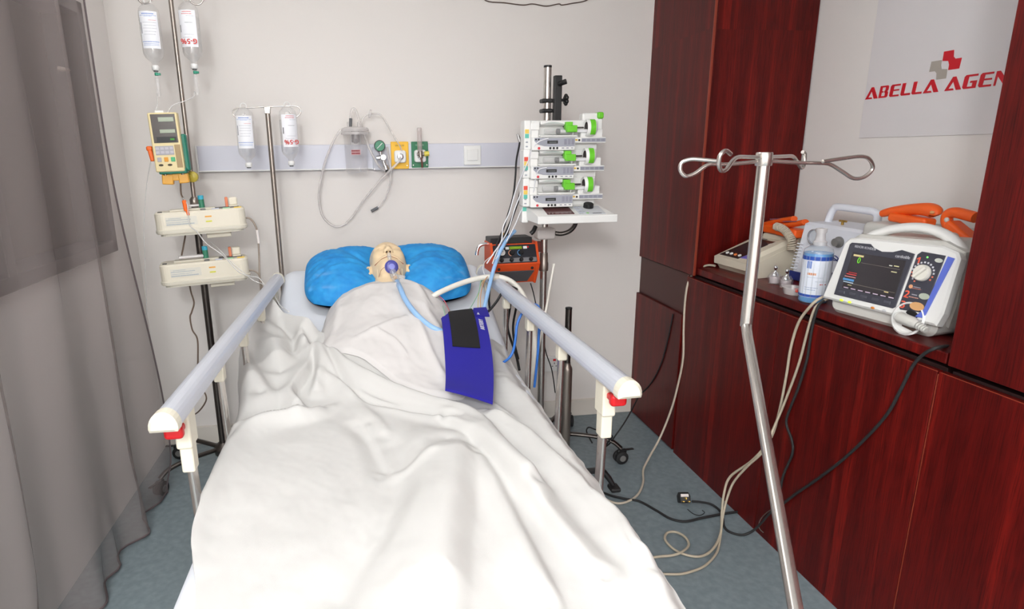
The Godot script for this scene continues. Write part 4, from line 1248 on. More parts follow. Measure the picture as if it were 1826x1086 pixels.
	part("side_sticker", B.new().rbox(Vector3(-0.016, 0.045, -0.0345), Vector3(0.017, 0.017, 0.001), 0.0004), cols[2], d)
	var sl := atan2(yb - 0.022, 0.16)
	var bs := Basis(Vector3.RIGHT, sl)
	var put := func(x: float, v: float) -> Vector3: return Vector3(x, lerpf(0.022, yb, v) + 0.001, lerpf(0.09, zb, v))
	part("screen", B.new().rbox(put.call(0.118, 0.42), Vector3(0.118, 0.004, 0.086), 0.001, bs), mk("desk_screen", rgb(92, 56, 56), 0.12), d)
	for q in 4:
		part("screen_mark", B.new().rbox(put.call(0.082 + q * 0.024, 0.62) + Vector3(0, 0.0015, 0), Vector3(0.012, 0.001, 0.006), 0.0003, bs), mk("screen_mark_red", rgb(150, 84, 82), 0.4), d)
	part("keypad", B.new().rbox(put.call(0.255, 0.40), Vector3(0.118, 0.003, 0.10), 0.001, bs), mk("desk_keypad", rgb(206, 208, 212), 0.45), d)
	for q in 6:
		part("key", B.new().rbox(put.call(0.205 + (q % 2) * 0.016, 0.22 + (q / 2) * 0.2) + Vector3(0, 0.003, 0), Vector3(0.012, 0.003, 0.012), 0.001, bs), mk("desk_key", rgb(186, 190, 200), 0.45), d)
	part("dial", B.new().lathe([Vector2(0, 0), Vector2(0.0215, 0), Vector2(0.0225, 0.003), Vector2(0.0215, 0.018), Vector2(0.018, 0.021), Vector2(0, 0.021)], Transform3D(bs, put.call(0.262, 0.60)), 28), M.black_plastic, d)
	part("green_mark", B.new().rbox(put.call(0.235, 0.16) + Vector3(0, 0.002, 0), Vector3(0.010, 0.002, 0.008), 0.0005, bs), mk("pump_lime", rgb(104, 196, 42), 0.4), d)
	part("printed_strip", B.new().rbox(put.call(0.278, 0.13) + Vector3(0, 0.002, 0), Vector3(0.066, 0.001, 0.008), 0.0003, bs), label_print([[0.2, 0.8, 0.02, 0.98, rgb(60, 60, 62)]], rgb(206, 208, 212), 64, 12), d)
	# leads down the left side of the tower
	var blk: StandardMaterial3D = M.black_rubber
	var wht := mk("white_cable", rgb(222, 222, 226), 0.5)
	var e := single("monitor_lead", B.new().tube(spline([Vector3(0.6732, 1.5690, 0.5000), Vector3(0.6809, 1.5432, 0.5000), Vector3(0.6668, 1.4656, 0.5000), Vector3(0.6625, 1.3940, 0.5000), Vector3(0.6532, 1.3095, 0.5000), Vector3(0.6215, 1.2271, 0.5300), Vector3(0.5925, 1.1651, 0.5600), Vector3(0.5634, 1.1098, 0.5800), Vector3(0.5444, 1.0299, 0.6000)]), 0.0042, 8), blk, "black lead with a silver plug, outermost beside the pump tower", "cable")
	part("plug", B.new().tube([Vector3(0.6810, 1.5409, 0.5000) - e.position, Vector3(0.6706, 1.5736, 0.5000) - e.position], [0.007, 0.0055], 10), M.chrome, e, "silver plug")
	single("monitor_lead", B.new().tube(spline([Vector3(0.7052, 1.4101, 0.5000), Vector3(0.6906, 1.3694, 0.5000), Vector3(0.6787, 1.3040, 0.5000), Vector3(0.6443, 1.2265, 0.5300), Vector3(0.6026, 1.1500, 0.5600), Vector3(0.5642, 1.0906, 0.6000)]), 0.0040, 8), blk, "black lead leaving the middle pump of the tower", "cable")
	single("monitor_lead", B.new().tube(spline([Vector3(0.7038, 1.3327, 0.5000), Vector3(0.6813, 1.2942, 0.5000), Vector3(0.6542, 1.2376, 0.5200), Vector3(0.6415, 1.1865, 0.5000), Vector3(0.6103, 1.1350, 0.5600), Vector3(0.5767, 1.0779, 0.6000)]), 0.0036, 8), blk, "black lead leaving the lowest pump of the tower", "cable")
	single("monitor_lead", B.new().tube(spline([Vector3(0.6981, 1.4707, 0.6000), Vector3(0.6792, 1.4319, 0.6000), Vector3(0.6653, 1.3897, 0.5800), Vector3(0.6462, 1.3254, 0.5600), Vector3(0.6221, 1.2420, 0.5600), Vector3(0.5927, 1.1833, 0.5700), Vector3(0.5789, 1.1267, 0.6000), Vector3(0.5403, 1.0774, 0.6200), Vector3(0.5068, 1.0382, 0.6400)]), 0.0030, 8), wht, "white syringe line falling past the middle pump to the bed", "tube")
	single("monitor_lead", B.new().tube(spline([Vector3(0.7732, 1.5514, 0.6200), Vector3(0.7349, 1.5405, 0.6200), Vector3(0.7115, 1.5183, 0.6100), Vector3(0.7002, 1.4889, 0.6000), Vector3(0.6942, 1.4312, 0.5800), Vector3(0.6759, 1.3367, 0.5600), Vector3(0.6469, 1.2607, 0.5600), Vector3(0.6153, 1.1704, 0.5700), Vector3(0.5691, 1.1026, 0.6000), Vector3(0.5272, 1.0408, 0.6600)]), 0.0026, 8), wht, "thin white line looping from the topmost pump's syringe", "tube")
	single("monitor_lead", B.new().tube(spline([Vector3(0.7686, 1.4332, 0.6200), Vector3(0.7371, 1.4268, 0.6200), Vector3(0.7257, 1.4036, 0.6100), Vector3(0.7219, 1.3614, 0.6000), Vector3(0.7202, 1.3327, 0.5900), Vector3(0.6989, 1.2890, 0.5700), Vector3(0.6720, 1.2455, 0.5600), Vector3(0.6451, 1.1890, 0.5700), Vector3(0.5890, 1.1020, 0.6000), Vector3(0.5460, 1.0561, 0.6400)]), 0.0026, 8), wht, "thin white line looping from the middle pump's syringe", "tube")

func tower_pump(at: Vector3, label: String) -> Node3D:
	var p := thing("syringe_pump", label, "syringe pump", at, 0.0, "pumps of the white and green tower")
	var W: StandardMaterial3D = M.white_plastic
	var lime := mk("pump_lime", rgb(104, 196, 42), 0.4)
	var g := mk("panel_grey", rgb(158, 160, 170), 0.4)
	var b := B.new()
	b.rbox(Vector3(0.15, 0.062, -0.03), Vector3(0.31, 0.122, 0.05), 0.006)
	b.rbox(Vector3(0.016, 0.062, 0.0), Vector3(0.036, 0.118, 0.06), 0.006)
	b.rbox(Vector3(0.016, 0.098, 0.022), Vector3(0.038, 0.032, 0.03), 0.005)
	part("body", b, W, p)
	part("side_panel", B.new().rbox(Vector3(-0.016, 0.062, 0.0), Vector3(0.03, 0.12, 0.07), 0.006), W, p)
	for q in 2:
		part("side_button", B.new().rbox(Vector3(-0.020, 0.034 - q * 0.018, 0.036), Vector3(0.010, 0.005, 0.003), 0.001), g, p)
	part("control_panel", B.new().rbox(Vector3(0.092, 0.026, 0.028), Vector3(0.188, 0.053, 0.05), 0.004), W, p)
	var sc := PackedVector2Array()
	for v in [[0.008, 0.050], [0.008, 0.038], [0.022, 0.024], [0.05, 0.0165], [0.09, 0.0145], [0.183, 0.0145], [0.183, 0.050]]:
		sc.append(Vector2(v[0], v[1]))
	part("grey_face", B.new().prism(sc, 0.0022, Transform3D(Basis(), Vector3(0, 0, 0.0525)), 0.0006), g, p)
	part("display", B.new().rbox(Vector3(0.086, 0.033, 0.0552), Vector3(0.046, 0.0125, 0.0012), 0.0004), M.black_plastic, p)
	part("display_figures", B.new().rbox(Vector3(0.088, 0.033, 0.0560), Vector3(0.034, 0.0066, 0.0006), 0.0002), label_print([[0.1, 0.9, 0.02, 0.98, rgb(92, 96, 96)]], rgb(34, 33, 34), 32, 8), p)
	for q in 3:
		part("side_key", B.new().rbox(Vector3(0.142 + q * 0.016, 0.033, 0.0552), Vector3(0.011, 0.022, 0.001), 0.0004), mk("panel_key", rgb(140, 140, 152), 0.4), p)
	for q in 2:
		part("dot", B.new().lathe(cyl(0.0035, 0.002, 0.0005), Transform3D(Basis(Vector3.RIGHT, PI / 2), Vector3(0.014 + q * 0.012, 0.044, 0.0545)), 10), M.black_plastic, p)
	part("stop_button", B.new().lathe(cyl(0.0055, 0.003, 0.001), Transform3D(Basis(Vector3.RIGHT, PI / 2), Vector3(0.028, 0.0085, 0.053)), 14), mk("stop_red", rgb(206, 44, 58), 0.4), p)
	for q in 3:
		part("button", B.new().lathe(cyl(0.0048, 0.003, 0.001), Transform3D(Basis(Vector3.RIGHT, PI / 2), Vector3(0.077 + q * 0.0148, 0.0085, 0.053)), 14), M.black_plastic, p)
	for q in 3:
		part("small_key", B.new().rbox(Vector3(0.132 + q * 0.020, 0.0085, 0.0535), Vector3(0.010, 0.004, 0.001), 0.0003), mk("panel_key", rgb(140, 140, 152), 0.4), p)
	part("shelf", B.new().rbox(Vector3(0.112, 0.058, 0.032), Vector3(0.158, 0.007, 0.05), 0.003, Basis(Vector3.RIGHT, 0.05)), W, p)
	part("visor", B.new().rbox(Vector3(0.092, 0.108, 0.022), Vector3(0.108, 0.016, 0.03), 0.005, Basis(Vector3.RIGHT, -0.3)), W, p)
	var ar := PackedVector2Array()
	for q in 9:
		ar.append(Vector2(lerpf(0.05, 0.136, q / 8.0), 0.104 + 0.006 * sin(PI * q / 8.0)))
	ar.append(Vector2(0.136, 0.1035))
	ar.append(Vector2(0.05, 0.1035))
	part("visor_slot", B.new().prism(ar, 0.001, Transform3D(Basis(Vector3.RIGHT, -0.3), Vector3(0, 0.0085, 0.070)), 0.0), mk("slot_grey", rgb(176, 184, 178), 0.5), p)
	part("syringe_barrel", rod(B.new(), Vector3(0.056, 0.076, 0.034), Vector3(0.172, 0.076, 0.034), 0.0125), clear("barrel_plastic", rgb(224, 224, 224), 0.25), p)
	part("rubber_plunger", rod(B.new(), Vector3(0.108, 0.076, 0.034), Vector3(0.122, 0.076, 0.034), 0.0118), mk("plunger_grey", rgb(66, 64, 66), 0.6), p)
	part("plunger_rod", B.new().rbox(Vector3(0.185, 0.077, 0.034), Vector3(0.13, 0.012, 0.012), 0.002).rbox(Vector3(0.176, 0.076, 0.034), Vector3(0.004, 0.034, 0.03), 0.001), mk("rod_white", rgb(222, 220, 222), 0.4), p)
	part("guide_rod", rod(B.new(), Vector3(0.17, 0.092, 0.01), Vector3(0.235, 0.092, 0.01), 0.003), M.dark_steel, p)
	part("barrel_clamp", B.new().rbox(Vector3(0.157, 0.097, 0.040), Vector3(0.030, 0.034, 0.032), 0.003).rbox(Vector3(0.168, 0.086, 0.044), Vector3(0.044, 0.028, 0.036), 0.003), lime, p, "bright green barrel clamp")
	part("clamp_spindle", rod(B.new(), Vector3(0.150, 0.10, 0.0), Vector3(0.150, 0.10, 0.05), 0.007), M.black_plastic, p)
	var hx := Transform3D(Basis(Vector3.BACK, -PI / 2), Vector3(0.235, 0.090, 0.030))
	part("driver_head", B.new().lathe([Vector2(0.024, 0.004), Vector2(0.032, 0.0), Vector2(0.036, 0.006), Vector2(0.036, 0.028), Vector2(0.03, 0.042), Vector2(0.016, 0.050), Vector2(0, 0.051)], hx, 32), W, p)
	part("head_recess", B.new().lathe([Vector2(0.025, 0.004), Vector2(0.022, 0.010), Vector2(0, 0.010)], hx, 28), mk("recess_dark", rgb(62, 54, 52), 0.6), p)
	var gp := []
	for a in 2:
		for q in 13:
			var an := lerpf(-0.2, 1.75, q / 12.0) 
			gp.append(Vector3(0.248 + a * 0.022, 0.090 + 0.0365 * sin(0.9 - an), 0.030 + 0.0365 * cos(0.9 - an)))
	part("green_band", B.new().sheet(gp, 2, 13, 0.001), lime, p, "bright green stripe")
	part("driver_body", B.new().rbox(Vector3(0.265, 0.060, 0.0), Vector3(0.10, 0.05, 0.06), 0.006), W, p)
	part("rear_bar", B.new().rbox(Vector3(0.256, 0.040, 0.012), Vector3(0.142, 0.024, 0.052), 0.004), W, p)
	part("rear_panel", B.new().rbox(Vector3(0.271, 0.040, 0.0385), Vector3(0.106, 0.015, 0.001), 0.0004), g, p)
	for q in 5:
		part("rear_key", B.new().rbox(Vector3(0.228 + q * 0.021, 0.040, 0.0392), Vector3(0.015, 0.010, 0.001), 0.0004), mk("panel_key", rgb(140, 140, 152), 0.4), p)
	part("brass_light", B.new().rbox(Vector3(0.195, 0.041, 0.0385), Vector3(0.010, 0.007, 0.003), 0.001), mk("brass_yellow", rgb(226, 186, 84), 0.35), p)
	part("dot", B.new().lathe(cyl(0.0045, 0.003, 0.001), Transform3D(Basis(Vector3.RIGHT, PI / 2), Vector3(0.207, 0.040, 0.038)), 12), M.black_plastic, p)
	return p

# ---------------------------------------------------------------- orange ventilator box
func ventilator() -> void:
	var o := Vector3(0.6613, 0.9141, 0.4700)
	var t := thing("ventilator", "orange and black portable ventilator with a round gauge and green display, beside the pump stand", "ventilator", o, deg_to_rad(3))
	var orange := mk("case_orange", rgb(212, 78, 30), 0.4)
	# side profile (z, y) pushed along x
	var prof := PackedVector2Array([Vector2(-0.09, 0.0), Vector2(0.0, 0.0), Vector2(0.045, 0.075), Vector2(0.055, 0.095), Vector2(0.01, 0.182), Vector2(-0.09, 0.182)])
	var bs := Basis(Vector3(0, 0, 1), Vector3(0, 1, 0), Vector3(-1, 0, 0))
	var w := 0.222
	part("case", B.new().prism(prof, w - 0.012, Transform3D(bs, Vector3(w / 2 - 0.006, 0, 0))), orange, t)
	for s in [0, 1]:
		var pr := PackedVector2Array()
		for q in prof:
			pr.append(q + (q - Vector2(-0.02, 0.09)) * 0.07)
		part("side_frame", B.new().prism(pr, 0.010, Transform3D(bs, Vector3(w / 2 if s else -w / 2 + 0.010, 0, 0)), 0.003), orange, t)
	part("lid", B.new().rbox(Vector3(-0.008, 0.194, -0.045), Vector3(0.196, 0.030, 0.10), 0.005), M.black_plastic, t)
	var n := Vector3(0, 0.045, 0.087).normalized()
	var upv := Vector3(0, 0.087, -0.045).normalized()
	var mid := Vector3(0, 0.1385, 0.0325) + n * 0.001
	var fb := Basis(Vector3.RIGHT, upv, n)
	var face := Transform3D(fb, mid)
	part("front_panel", B.new().prism(round_rect(0.200, 0.086, 0.005), 0.003, face, 0.001), mk("panel_black", rgb(40, 40, 46), 0.35), t)
	part("lower_strip", B.new().prism(round_rect(0.196, 0.020, 0.003), 0.002, Transform3D(fb, mid + n * 0.003 - upv * 0.030), 0.0005), mk("strip_grey", rgb(118, 116, 118), 0.4), t)
	var at := func(x: float, y: float, h: float) -> Vector3: return mid + Vector3(x, 0, 0) + upv * y + n * h
	var fx := func(p: Vector3) -> Transform3D: return Transform3D(fb * Basis(Vector3.RIGHT, PI / 2), p)
	var gz := part("gauge_ring", B.new().lathe([Vector2(0.017, 0), Vector2(0.0195, 0.001), Vector2(0.0195, 0.007), Vector2(0.0165, 0.007), Vector2(0.0165, 0.003)], fx.call(at.call(-0.062, 0.008, 0.003)), 24), M.black_plastic, t)
	part("gauge_face", B.new().lathe([Vector2(0.017, 0), Vector2(0.017, 0.003), Vector2(0, 0.003)], fx.call(at.call(-0.062, 0.008, 0.003)), 24), mk("dial_white", rgb(216, 212, 208), 0.4), gz)
	part("gauge_needle", B.new().rbox(at.call(-0.060, 0.010, 0.0068), Vector3(0.016, 0.0016, 0.001), 0.0003, fb * Basis(Vector3.BACK, 0.6)), M.black_plastic, gz)
	part("display", B.new().rbox(at.call(0.006, 0.028, 0.0035), Vector3(0.058, 0.013, 0.002), 0.0005, fb), mk("display_green", rgb(128, 158, 36), 0.3), t)
	part("white_plate", B.new().rbox(at.call(-0.034, 0.027, 0.0035), Vector3(0.016, 0.012, 0.002), 0.0005, fb), M.white_plastic, t)
	part("white_plate", B.new().rbox(at.call(0.050, 0.028, 0.0035), Vector3(0.018, 0.012, 0.002), 0.0005, fb), M.white_plastic, t)
	part("red_plate", B.new().rbox(at.call(0.064, 0.030, 0.0035), Vector3(0.008, 0.008, 0.002), 0.0005, fb), M.red_plastic, t)
	for k in 2:
		var kn := part("dial_knob", B.new().lathe([Vector2(0, 0), Vector2(0.011, 0), Vector2(0.010, 0.012), Vector2(0.008, 0.014), Vector2(0, 0.014)], fx.call(at.call(-0.014 + k * 0.042, 0.004, 0.003)), 18), M.black_plastic, t)
		part("scale_arc", B.new().tube(arc(at.call(-0.016 + k * 0.042, 0.004, 0.0035), 0.0135, 100, 260, Vector3.RIGHT, upv, 10), 0.0018, 6), [mk("scale_salmon", rgb(218, 148, 110), 0.5), mk("scale_blue", rgb(84, 140, 190), 0.5)][k], kn)
	for k in 4:
		part("knob", B.new().lathe([Vector2(0, 0), Vector2(0.0095, 0), Vector2(0.0085, 0.010), Vector2(0.0065, 0.013), Vector2(0, 0.013)], fx.call(at.call(-0.067 + k * 0.0455, -0.030, 0.005)), 16), M.black_plastic, t)
	var ln := Vector3(0, -0.045, 0.075).normalized()
	var lu := Vector3(0, 0.075, 0.045).normalized()
	part("lower_panel", B.new().prism(PackedVector2Array([Vector2(-0.068, -0.034), Vector2(0.068, -0.034), Vector2(0.092, 0.030), Vector2(-0.092, 0.030)]), 0.003, Transform3D(Basis(Vector3.RIGHT, lu, ln), Vector3(0, 0.036, 0.0225)), 0.001), mk("lower_dark", rgb(78, 76, 78), 0.5), t)
	for s in [-1, 1]:
		part("foot", B.new().ball(Vector3(s * 0.078, 0.074, 0.047), Vector3(0.007, 0.007, 0.005), 12), M.black_rubber, t)
	part("carry_handle", B.new().tube(spline([Vector3(-0.108, 0.178, -0.04), Vector3(-0.132, 0.178, -0.04), Vector3(-0.150, 0.168, -0.04), Vector3(-0.158, 0.148, -0.04), Vector3(-0.160, 0.130, -0.04)], 5), 0.008, 10), M.chrome, t)
	part("pole_hook", B.new().rbox(Vector3(0.124, 0.155, -0.05), Vector3(0.05, 0.05, 0.02), 0.004), mk("maroon_metal", rgb(92, 34, 28), 0.45), t)
	part("gas_nipple", rod(B.new(), Vector3(-0.03, 0.205, -0.05), Vector3(-0.03, 0.225, -0.05), 0.008), mk("brass", rgb(176, 140, 70), 0.35, 0.9), t)
	single("mains_lead", B.new().tube(spline([Vector3(0.7602, 0.8970, 0.4200), Vector3(0.7747, 0.8502, 0.4200), Vector3(0.7896, 0.7863, 0.4200), Vector3(0.8078, 0.7020, 0.4200), Vector3(0.8261, 0.6305, 0.4200), Vector3(0.8449, 0.5436, 0.4200), Vector3(0.8817, 0.4471, 0.4000), Vector3(0.9340, 0.2853, 0.3000)]), 0.0028, 6), M.black_rubber, "thin black lead hanging down from the orange ventilator", "cable")

# ---------------------------------------------------------------- steel telescopic post by the right rail
func telescopic_post() -> void:
	var o := Vector3(0.905, 0, 0.56)
	var t := thing("telescopic_post", "dark steel post with a thicker lower sleeve, behind the right bed rail", "post", o)
	part("sleeve", B.new().lathe([Vector2(0, 0.06), Vector2(0.026, 0.06), Vector2(0.026, 0.50), Vector2(0.0245, 0.515), Vector2(0.017, 0.53), Vector2(0.0165, 0.54), Vector2(0, 0.54)], Transform3D(), 24), M.dull_steel, t)
	part("upper_tube", rod(B.new(), Vector3(0, 0.53, 0), Vector3(0, 0.80, 0), 0.0150), M.dark_steel, t)
	part("cap", rod(B.new(), Vector3(0, 0.798, 0), Vector3(0, 0.806, 0), 0.0158), M.black_plastic, t)
	part("foot_plate", B.new().lathe([Vector2(0, 0), Vector2(0.085, 0), Vector2(0.09, 0.008), Vector2(0.06, 0.03), Vector2(0.028, 0.065), Vector2(0, 0.065)], Transform3D(), 28), M.dark_steel, t)

# ---------------------------------------------------------------- drip pole clamped to the foot of the bed
func foot_pole() -> void:
	var top := Vector3(0.9673, 1.4851, 1.8000)
	var bend := Vector3(0.9666, 1.0525, 1.8000)
	var low := Vector3(0.665, 0.69, 2.50)
	var t := thing("drip_pole", "bright steel drip pole with four wire hooks, kinked halfway, at the foot of the bed", "drip pole", Vector3(low.x, low.y, low.z))
	var o := t.position
	part("upper_tube", rod(B.new(), bend - o, top - o + Vector3(0, -0.012, 0), 0.0148, 20), M.steel, t)
	var d := (low - bend).normalized()
	part("lower_tube", B.new().tube(spline([bend + Vector3(0, 0.06, 0) - o, bend + Vector3(0, 0.012, 0) - o, bend + d * 0.03 - o, bend + d * 0.09 - o], 6) + [low + d * 0.10 - o], 0.0128, 18), M.steel, t)
	part("collar", B.new().lathe([Vector2(0.0, -0.026), Vector2(0.0185, -0.026), Vector2(0.0195, -0.024), Vector2(0.0195, 0.003), Vector2(0.018, 0.006), Vector2(0, 0.006)], Transform3D(Basis(), top - o), 24), M.steel, t)
	# bar across with flat teardrop loops, and a second pair front and back
	var c := top - o + Vector3(0, -0.014, 0)
	var r := 0.0048
	var lp := spline([c, Vector3(0.8769, 1.4640, 1.8000) - o, Vector3(0.8303, 1.4647, 1.8000) - o, Vector3(0.8121, 1.4584, 1.8000) - o, Vector3(0.7889, 1.4430, 1.8000) - o, Vector3(0.7663, 1.4381, 1.8000) - o, Vector3(0.7522, 1.4528, 1.8000) - o, Vector3(0.7551, 1.4697, 1.8000) - o, Vector3(0.7719, 1.4774, 1.8100) - o, Vector3(0.7978, 1.4758, 1.8200) - o, Vector3(0.8265, 1.4729, 1.8250) - o], 7)
	part("hook", B.new().tube(lp, r, 10), M.steel, t)
	var rp := spline([c, Vector3(1.0551, 1.4653, 1.8000) - o, Vector3(1.1254, 1.4629, 1.8000) - o, Vector3(1.1507, 1.4585, 1.8000) - o, Vector3(1.1842, 1.4416, 1.8000) - o, Vector3(1.2181, 1.4246, 1.8000) - o, Vector3(1.2489, 1.4282, 1.8000) - o, Vector3(1.2675, 1.4485, 1.8000) - o, Vector3(1.2456, 1.4707, 1.8100) - o, Vector3(1.2153, 1.4779, 1.8150) - o, Vector3(1.1598, 1.4734, 1.8200) - o, Vector3(1.1068, 1.4675, 1.8250) - o], 7)
	part("hook", B.new().tube(rp, r, 10), M.steel, t)
	var fp := spline([c + Vector3(0, 0.008, 0), Vector3(0.9007, 1.4809, 1.8400) - o, Vector3(0.8486, 1.4818, 1.8800) - o, Vector3(0.8234, 1.4737, 1.9000) - o, Vector3(0.7982, 1.4562, 1.9200) - o, Vector3(0.7804, 1.4543, 1.9300) - o, Vector3(0.7680, 1.4667, 1.9400) - o, Vector3(0.7647, 1.4833, 1.9450) - o, Vector3(0.7703, 1.4926, 1.9450) - o, Vector3(0.7821, 1.4960, 1.9400) - o, Vector3(0.7994, 1.4887, 1.9300) - o], 7)
	part("hook", B.new().tube(fp, r, 10), M.steel, t)
	var bp := spline([c + Vector3(0, 0.008, 0), Vector3(1.0579, 1.4797, 1.7400) - o, Vector3(1.1151, 1.4788, 1.7000) - o, Vector3(1.1444, 1.4653, 1.6800) - o, Vector3(1.1729, 1.4484, 1.6600) - o, Vector3(1.1882, 1.4524, 1.6500) - o, Vector3(1.1926, 1.4716, 1.6450) - o, Vector3(1.1945, 1.4849, 1.6400) - o, Vector3(1.1834, 1.4894, 1.6450) - o], 7)
	part("hook", B.new().tube(bp, r, 10), M.steel, t)
	part("socket", B.new().rbox(low + d * 0.08 - o, Vector3(0.06, 0.05, 0.05), 0.008), M.bed_paint, t)


# ---------------------------------------------------------------- machines on the niche worktop
func counter_things() -> void:
	var top := 0.965
	# large defibrillator
	var o := Vector3(1.562, top, 1.572)
	var t := thing("defibrillator", "large white defibrillator with dark screen, white energy dial and a carrying handle arched over it", "defibrillator", o, deg_to_rad(-81.4))
	var W: StandardMaterial3D = M.white_plastic
	var G := mk("case_grey", rgb(206, 204, 198), 0.45)
	part("base", B.new().prism(round_rect(0.355, 0.075, 0.03, 6), 0.20, Transform3D(Basis(), Vector3(0.0, 0.038, -0.20)), 0.012), G, t)
	part("body", B.new().prism(PackedVector2Array([Vector2(-0.178, 0.03), Vector2(0.182, 0.03), Vector2(0.192, 0.10), Vector2(0.190, 0.25), Vector2(0.13, 0.272), Vector2(-0.14, 0.262), Vector2(-0.17, 0.24)]), 0.17, Transform3D(Basis(), Vector3(0, 0, -0.21)), 0.008), G, t)
	# front plate, leaning back
	var lean := deg_to_rad(12)
	var fb := Basis(Vector3.RIGHT, -lean)
	var fo := Vector3(0, 0.052, 0.012)
	var F := func(x: float, y: float, h: float) -> Vector3: return fo + fb * Vector3(x, y, h)
	var outl := PackedVector2Array([Vector2(-0.192, -0.008), Vector2(0.192, -0.008), Vector2(0.200, 0.03), Vector2(0.196, 0.185), Vector2(0.185, 0.202), Vector2(0.14, 0.214), Vector2(-0.12, 0.206), Vector2(-0.155, 0.200), Vector2(-0.170, 0.185)])
	part("front_plate", B.new().prism(outl, 0.03, Transform3D(fb, fo + fb * Vector3(0, 0, -0.022)), 0.006), W, t)
	# handle arch
	var ha := spline([F.call(-0.145, 0.195, -0.04), F.call(-0.115, 0.225, -0.045), F.call(-0.05, 0.252, -0.05), F.call(0.03, 0.262, -0.05), F.call(0.10, 0.248, -0.05), F.call(0.155, 0.215, -0.045), F.call(0.178, 0.190, -0.04)], 6)
	part("handle", B.new().tube(ha, 0.019, 14, false, true, 0.75), W, t)
	var bez := PackedVector2Array([Vector2(-0.148, 0.012), Vector2(0.058, 0.012), Vector2(0.066, 0.018), Vector2(0.072, 0.18), Vector2(0.03, 0.186), Vector2(0.005, 0.176), Vector2(-0.03, 0.172), Vector2(-0.06, 0.180), Vector2(-0.075, 0.190), Vector2(-0.140, 0.186), Vector2(-0.146, 0.18)])
	var dark := mk("bezel_dark", rgb(64, 64, 74), 0.3)
	part("screen_bezel", B.new().prism(bez, 0.003, Transform3D(fb, F.call(0, 0, 0.008)), 0.001), dark, t)
	var scr := part("screen", B.new().rbox(F.call(-0.035, 0.098, 0.0115), Vector3(0.180, 0.118, 0.002), 0.0005, fb), mk("screen_glass", rgb(54, 50, 54), 0.1), t)
	var bits := [[-0.100, 0.148, 0.036, 0.006, rgb(226, 208, 150)], [-0.004 + 0.036, 0.136, 0.016, 0.003, rgb(220, 214, 160)], [0.030, 0.118, 0.018, 0.003, rgb(214, 206, 160)], [0.014, 0.135, 0.010, 0.003, rgb(220, 220, 210)], [-0.105, 0.086, 0.036, 0.003, rgb(214, 66, 66)], [-0.102, 0.092, 0.030, 0.0025, rgb(190, 50, 56)], [-0.107, 0.078, 0.040, 0.0025, rgb(226, 150, 150)], [-0.110, 0.068, 0.040, 0.007, rgb(86, 150, 206)], [-0.108, 0.060, 0.036, 0.003, rgb(190, 210, 226)], [0.026, 0.055, 0.014, 0.003, rgb(230, 210, 150)], [-0.10, 0.052, 0.014, 0.002, rgb(214, 206, 150)]]
	for q in bits:
		part("screen_figure", B.new().rbox(F.call(q[0], q[1], 0.0130), Vector3(q[2], q[3], 0.0006), 0.0002, fb), mk("figure_%s" % q[4].to_html(false), q[4], 0.4), scr)
	part("screen_figure", B.new().tube(arc(F.call(-0.094, 0.134, 0.013), 0.0065, 0, 360, fb.x * 0.6, fb.y * 1.3, 14), 0.0014, 6, true), mk("figure_green", rgb(120, 220, 50), 0.4), scr)
	for q in 7:
		part("screen_figure", B.new().rbox(F.call(-0.110 + q * 0.026, 0.042, 0.0130), Vector3(0.017, 0.003, 0.0006), 0.0002, fb), mk("figure_pink", rgb(206, 186, 206), 0.4), scr)
	part("trace_line", B.new().rbox(F.call(-0.025, 0.058, 0.0128), Vector3(0.155, 0.0012, 0.0005), 0.0002, fb), mk("trace_grey", rgb(130, 122, 110), 0.4), scr)
	part("trace_line", B.new().rbox(F.call(-0.02, 0.128, 0.0128), Vector3(0.13, 0.001, 0.0005), 0.0002, fb), mk("trace_grey", rgb(130, 122, 110), 0.4), scr)
	letters("maker_lettering", "NIHON KOHDEN", 0.010, mk("print_white", rgb(206, 206, 212), 0.5), t, Transform3D(fb, F.call(-0.088, 0.176, 0.0112)), 0.0004)
	letters("model_lettering", "cardiolife", 0.011, mk("print_white", rgb(206, 206, 212), 0.5), t, Transform3D(fb, F.call(0.040, 0.166, 0.0112)), 0.0004)
	for q in 5:
		part("soft_key", B.new().rbox(F.call(-0.122 + q * 0.040, 0.026, 0.0115), Vector3(0.022, 0.009, 0.003), 0.002, fb), mk("key_dark", rgb(74, 74, 84), 0.35), t)
	# right control strip
	var cs := PackedVector2Array([Vector2(0.075, 0.022), Vector2(0.082, 0.014), Vector2(0.150, 0.020), Vector2(0.158, 0.188), Vector2(0.090, 0.190), Vector2(0.080, 0.180)])
	part("control_strip", B.new().prism(cs, 0.003, Transform3D(fb, F.call(0, 0, 0.008)), 0.001), dark, t)
	var bl := PackedVector2Array([Vector2(0.130, 0.004), Vector2(0.156, 0.006), Vector2(0.184, 0.184), Vector2(0.165, 0.187), Vector2(0.148, 0.030)])
	part("blue_stripe", B.new().prism(bl, 0.0036, Transform3D(fb, F.call(0, 0, 0.008)), 0.001), mk("stripe_blue", rgb(94, 112, 204), 0.4), t)
	var fx := func(p: Vector3) -> Transform3D: return Transform3D(fb * Basis(Vector3.RIGHT, PI / 2), p)
	part("energy_dial", B.new().lathe([Vector2(0, 0), Vector2(0.024, 0), Vector2(0.024, 0.008), Vector2(0.021, 0.012), Vector2(0, 0.012)], fx.call(F.call(0.113, 0.130, 0.011)), 28), mk("dial_cream", rgb(226, 222, 212), 0.4), t)
	part("dial_grip", B.new().rbox(F.call(0.113, 0.130, 0.026), Vector3(0.010, 0.044, 0.012), 0.004, fb * Basis(Vector3.BACK, -0.7)), mk("dial_cream", rgb(226, 222, 212), 0.4), t)
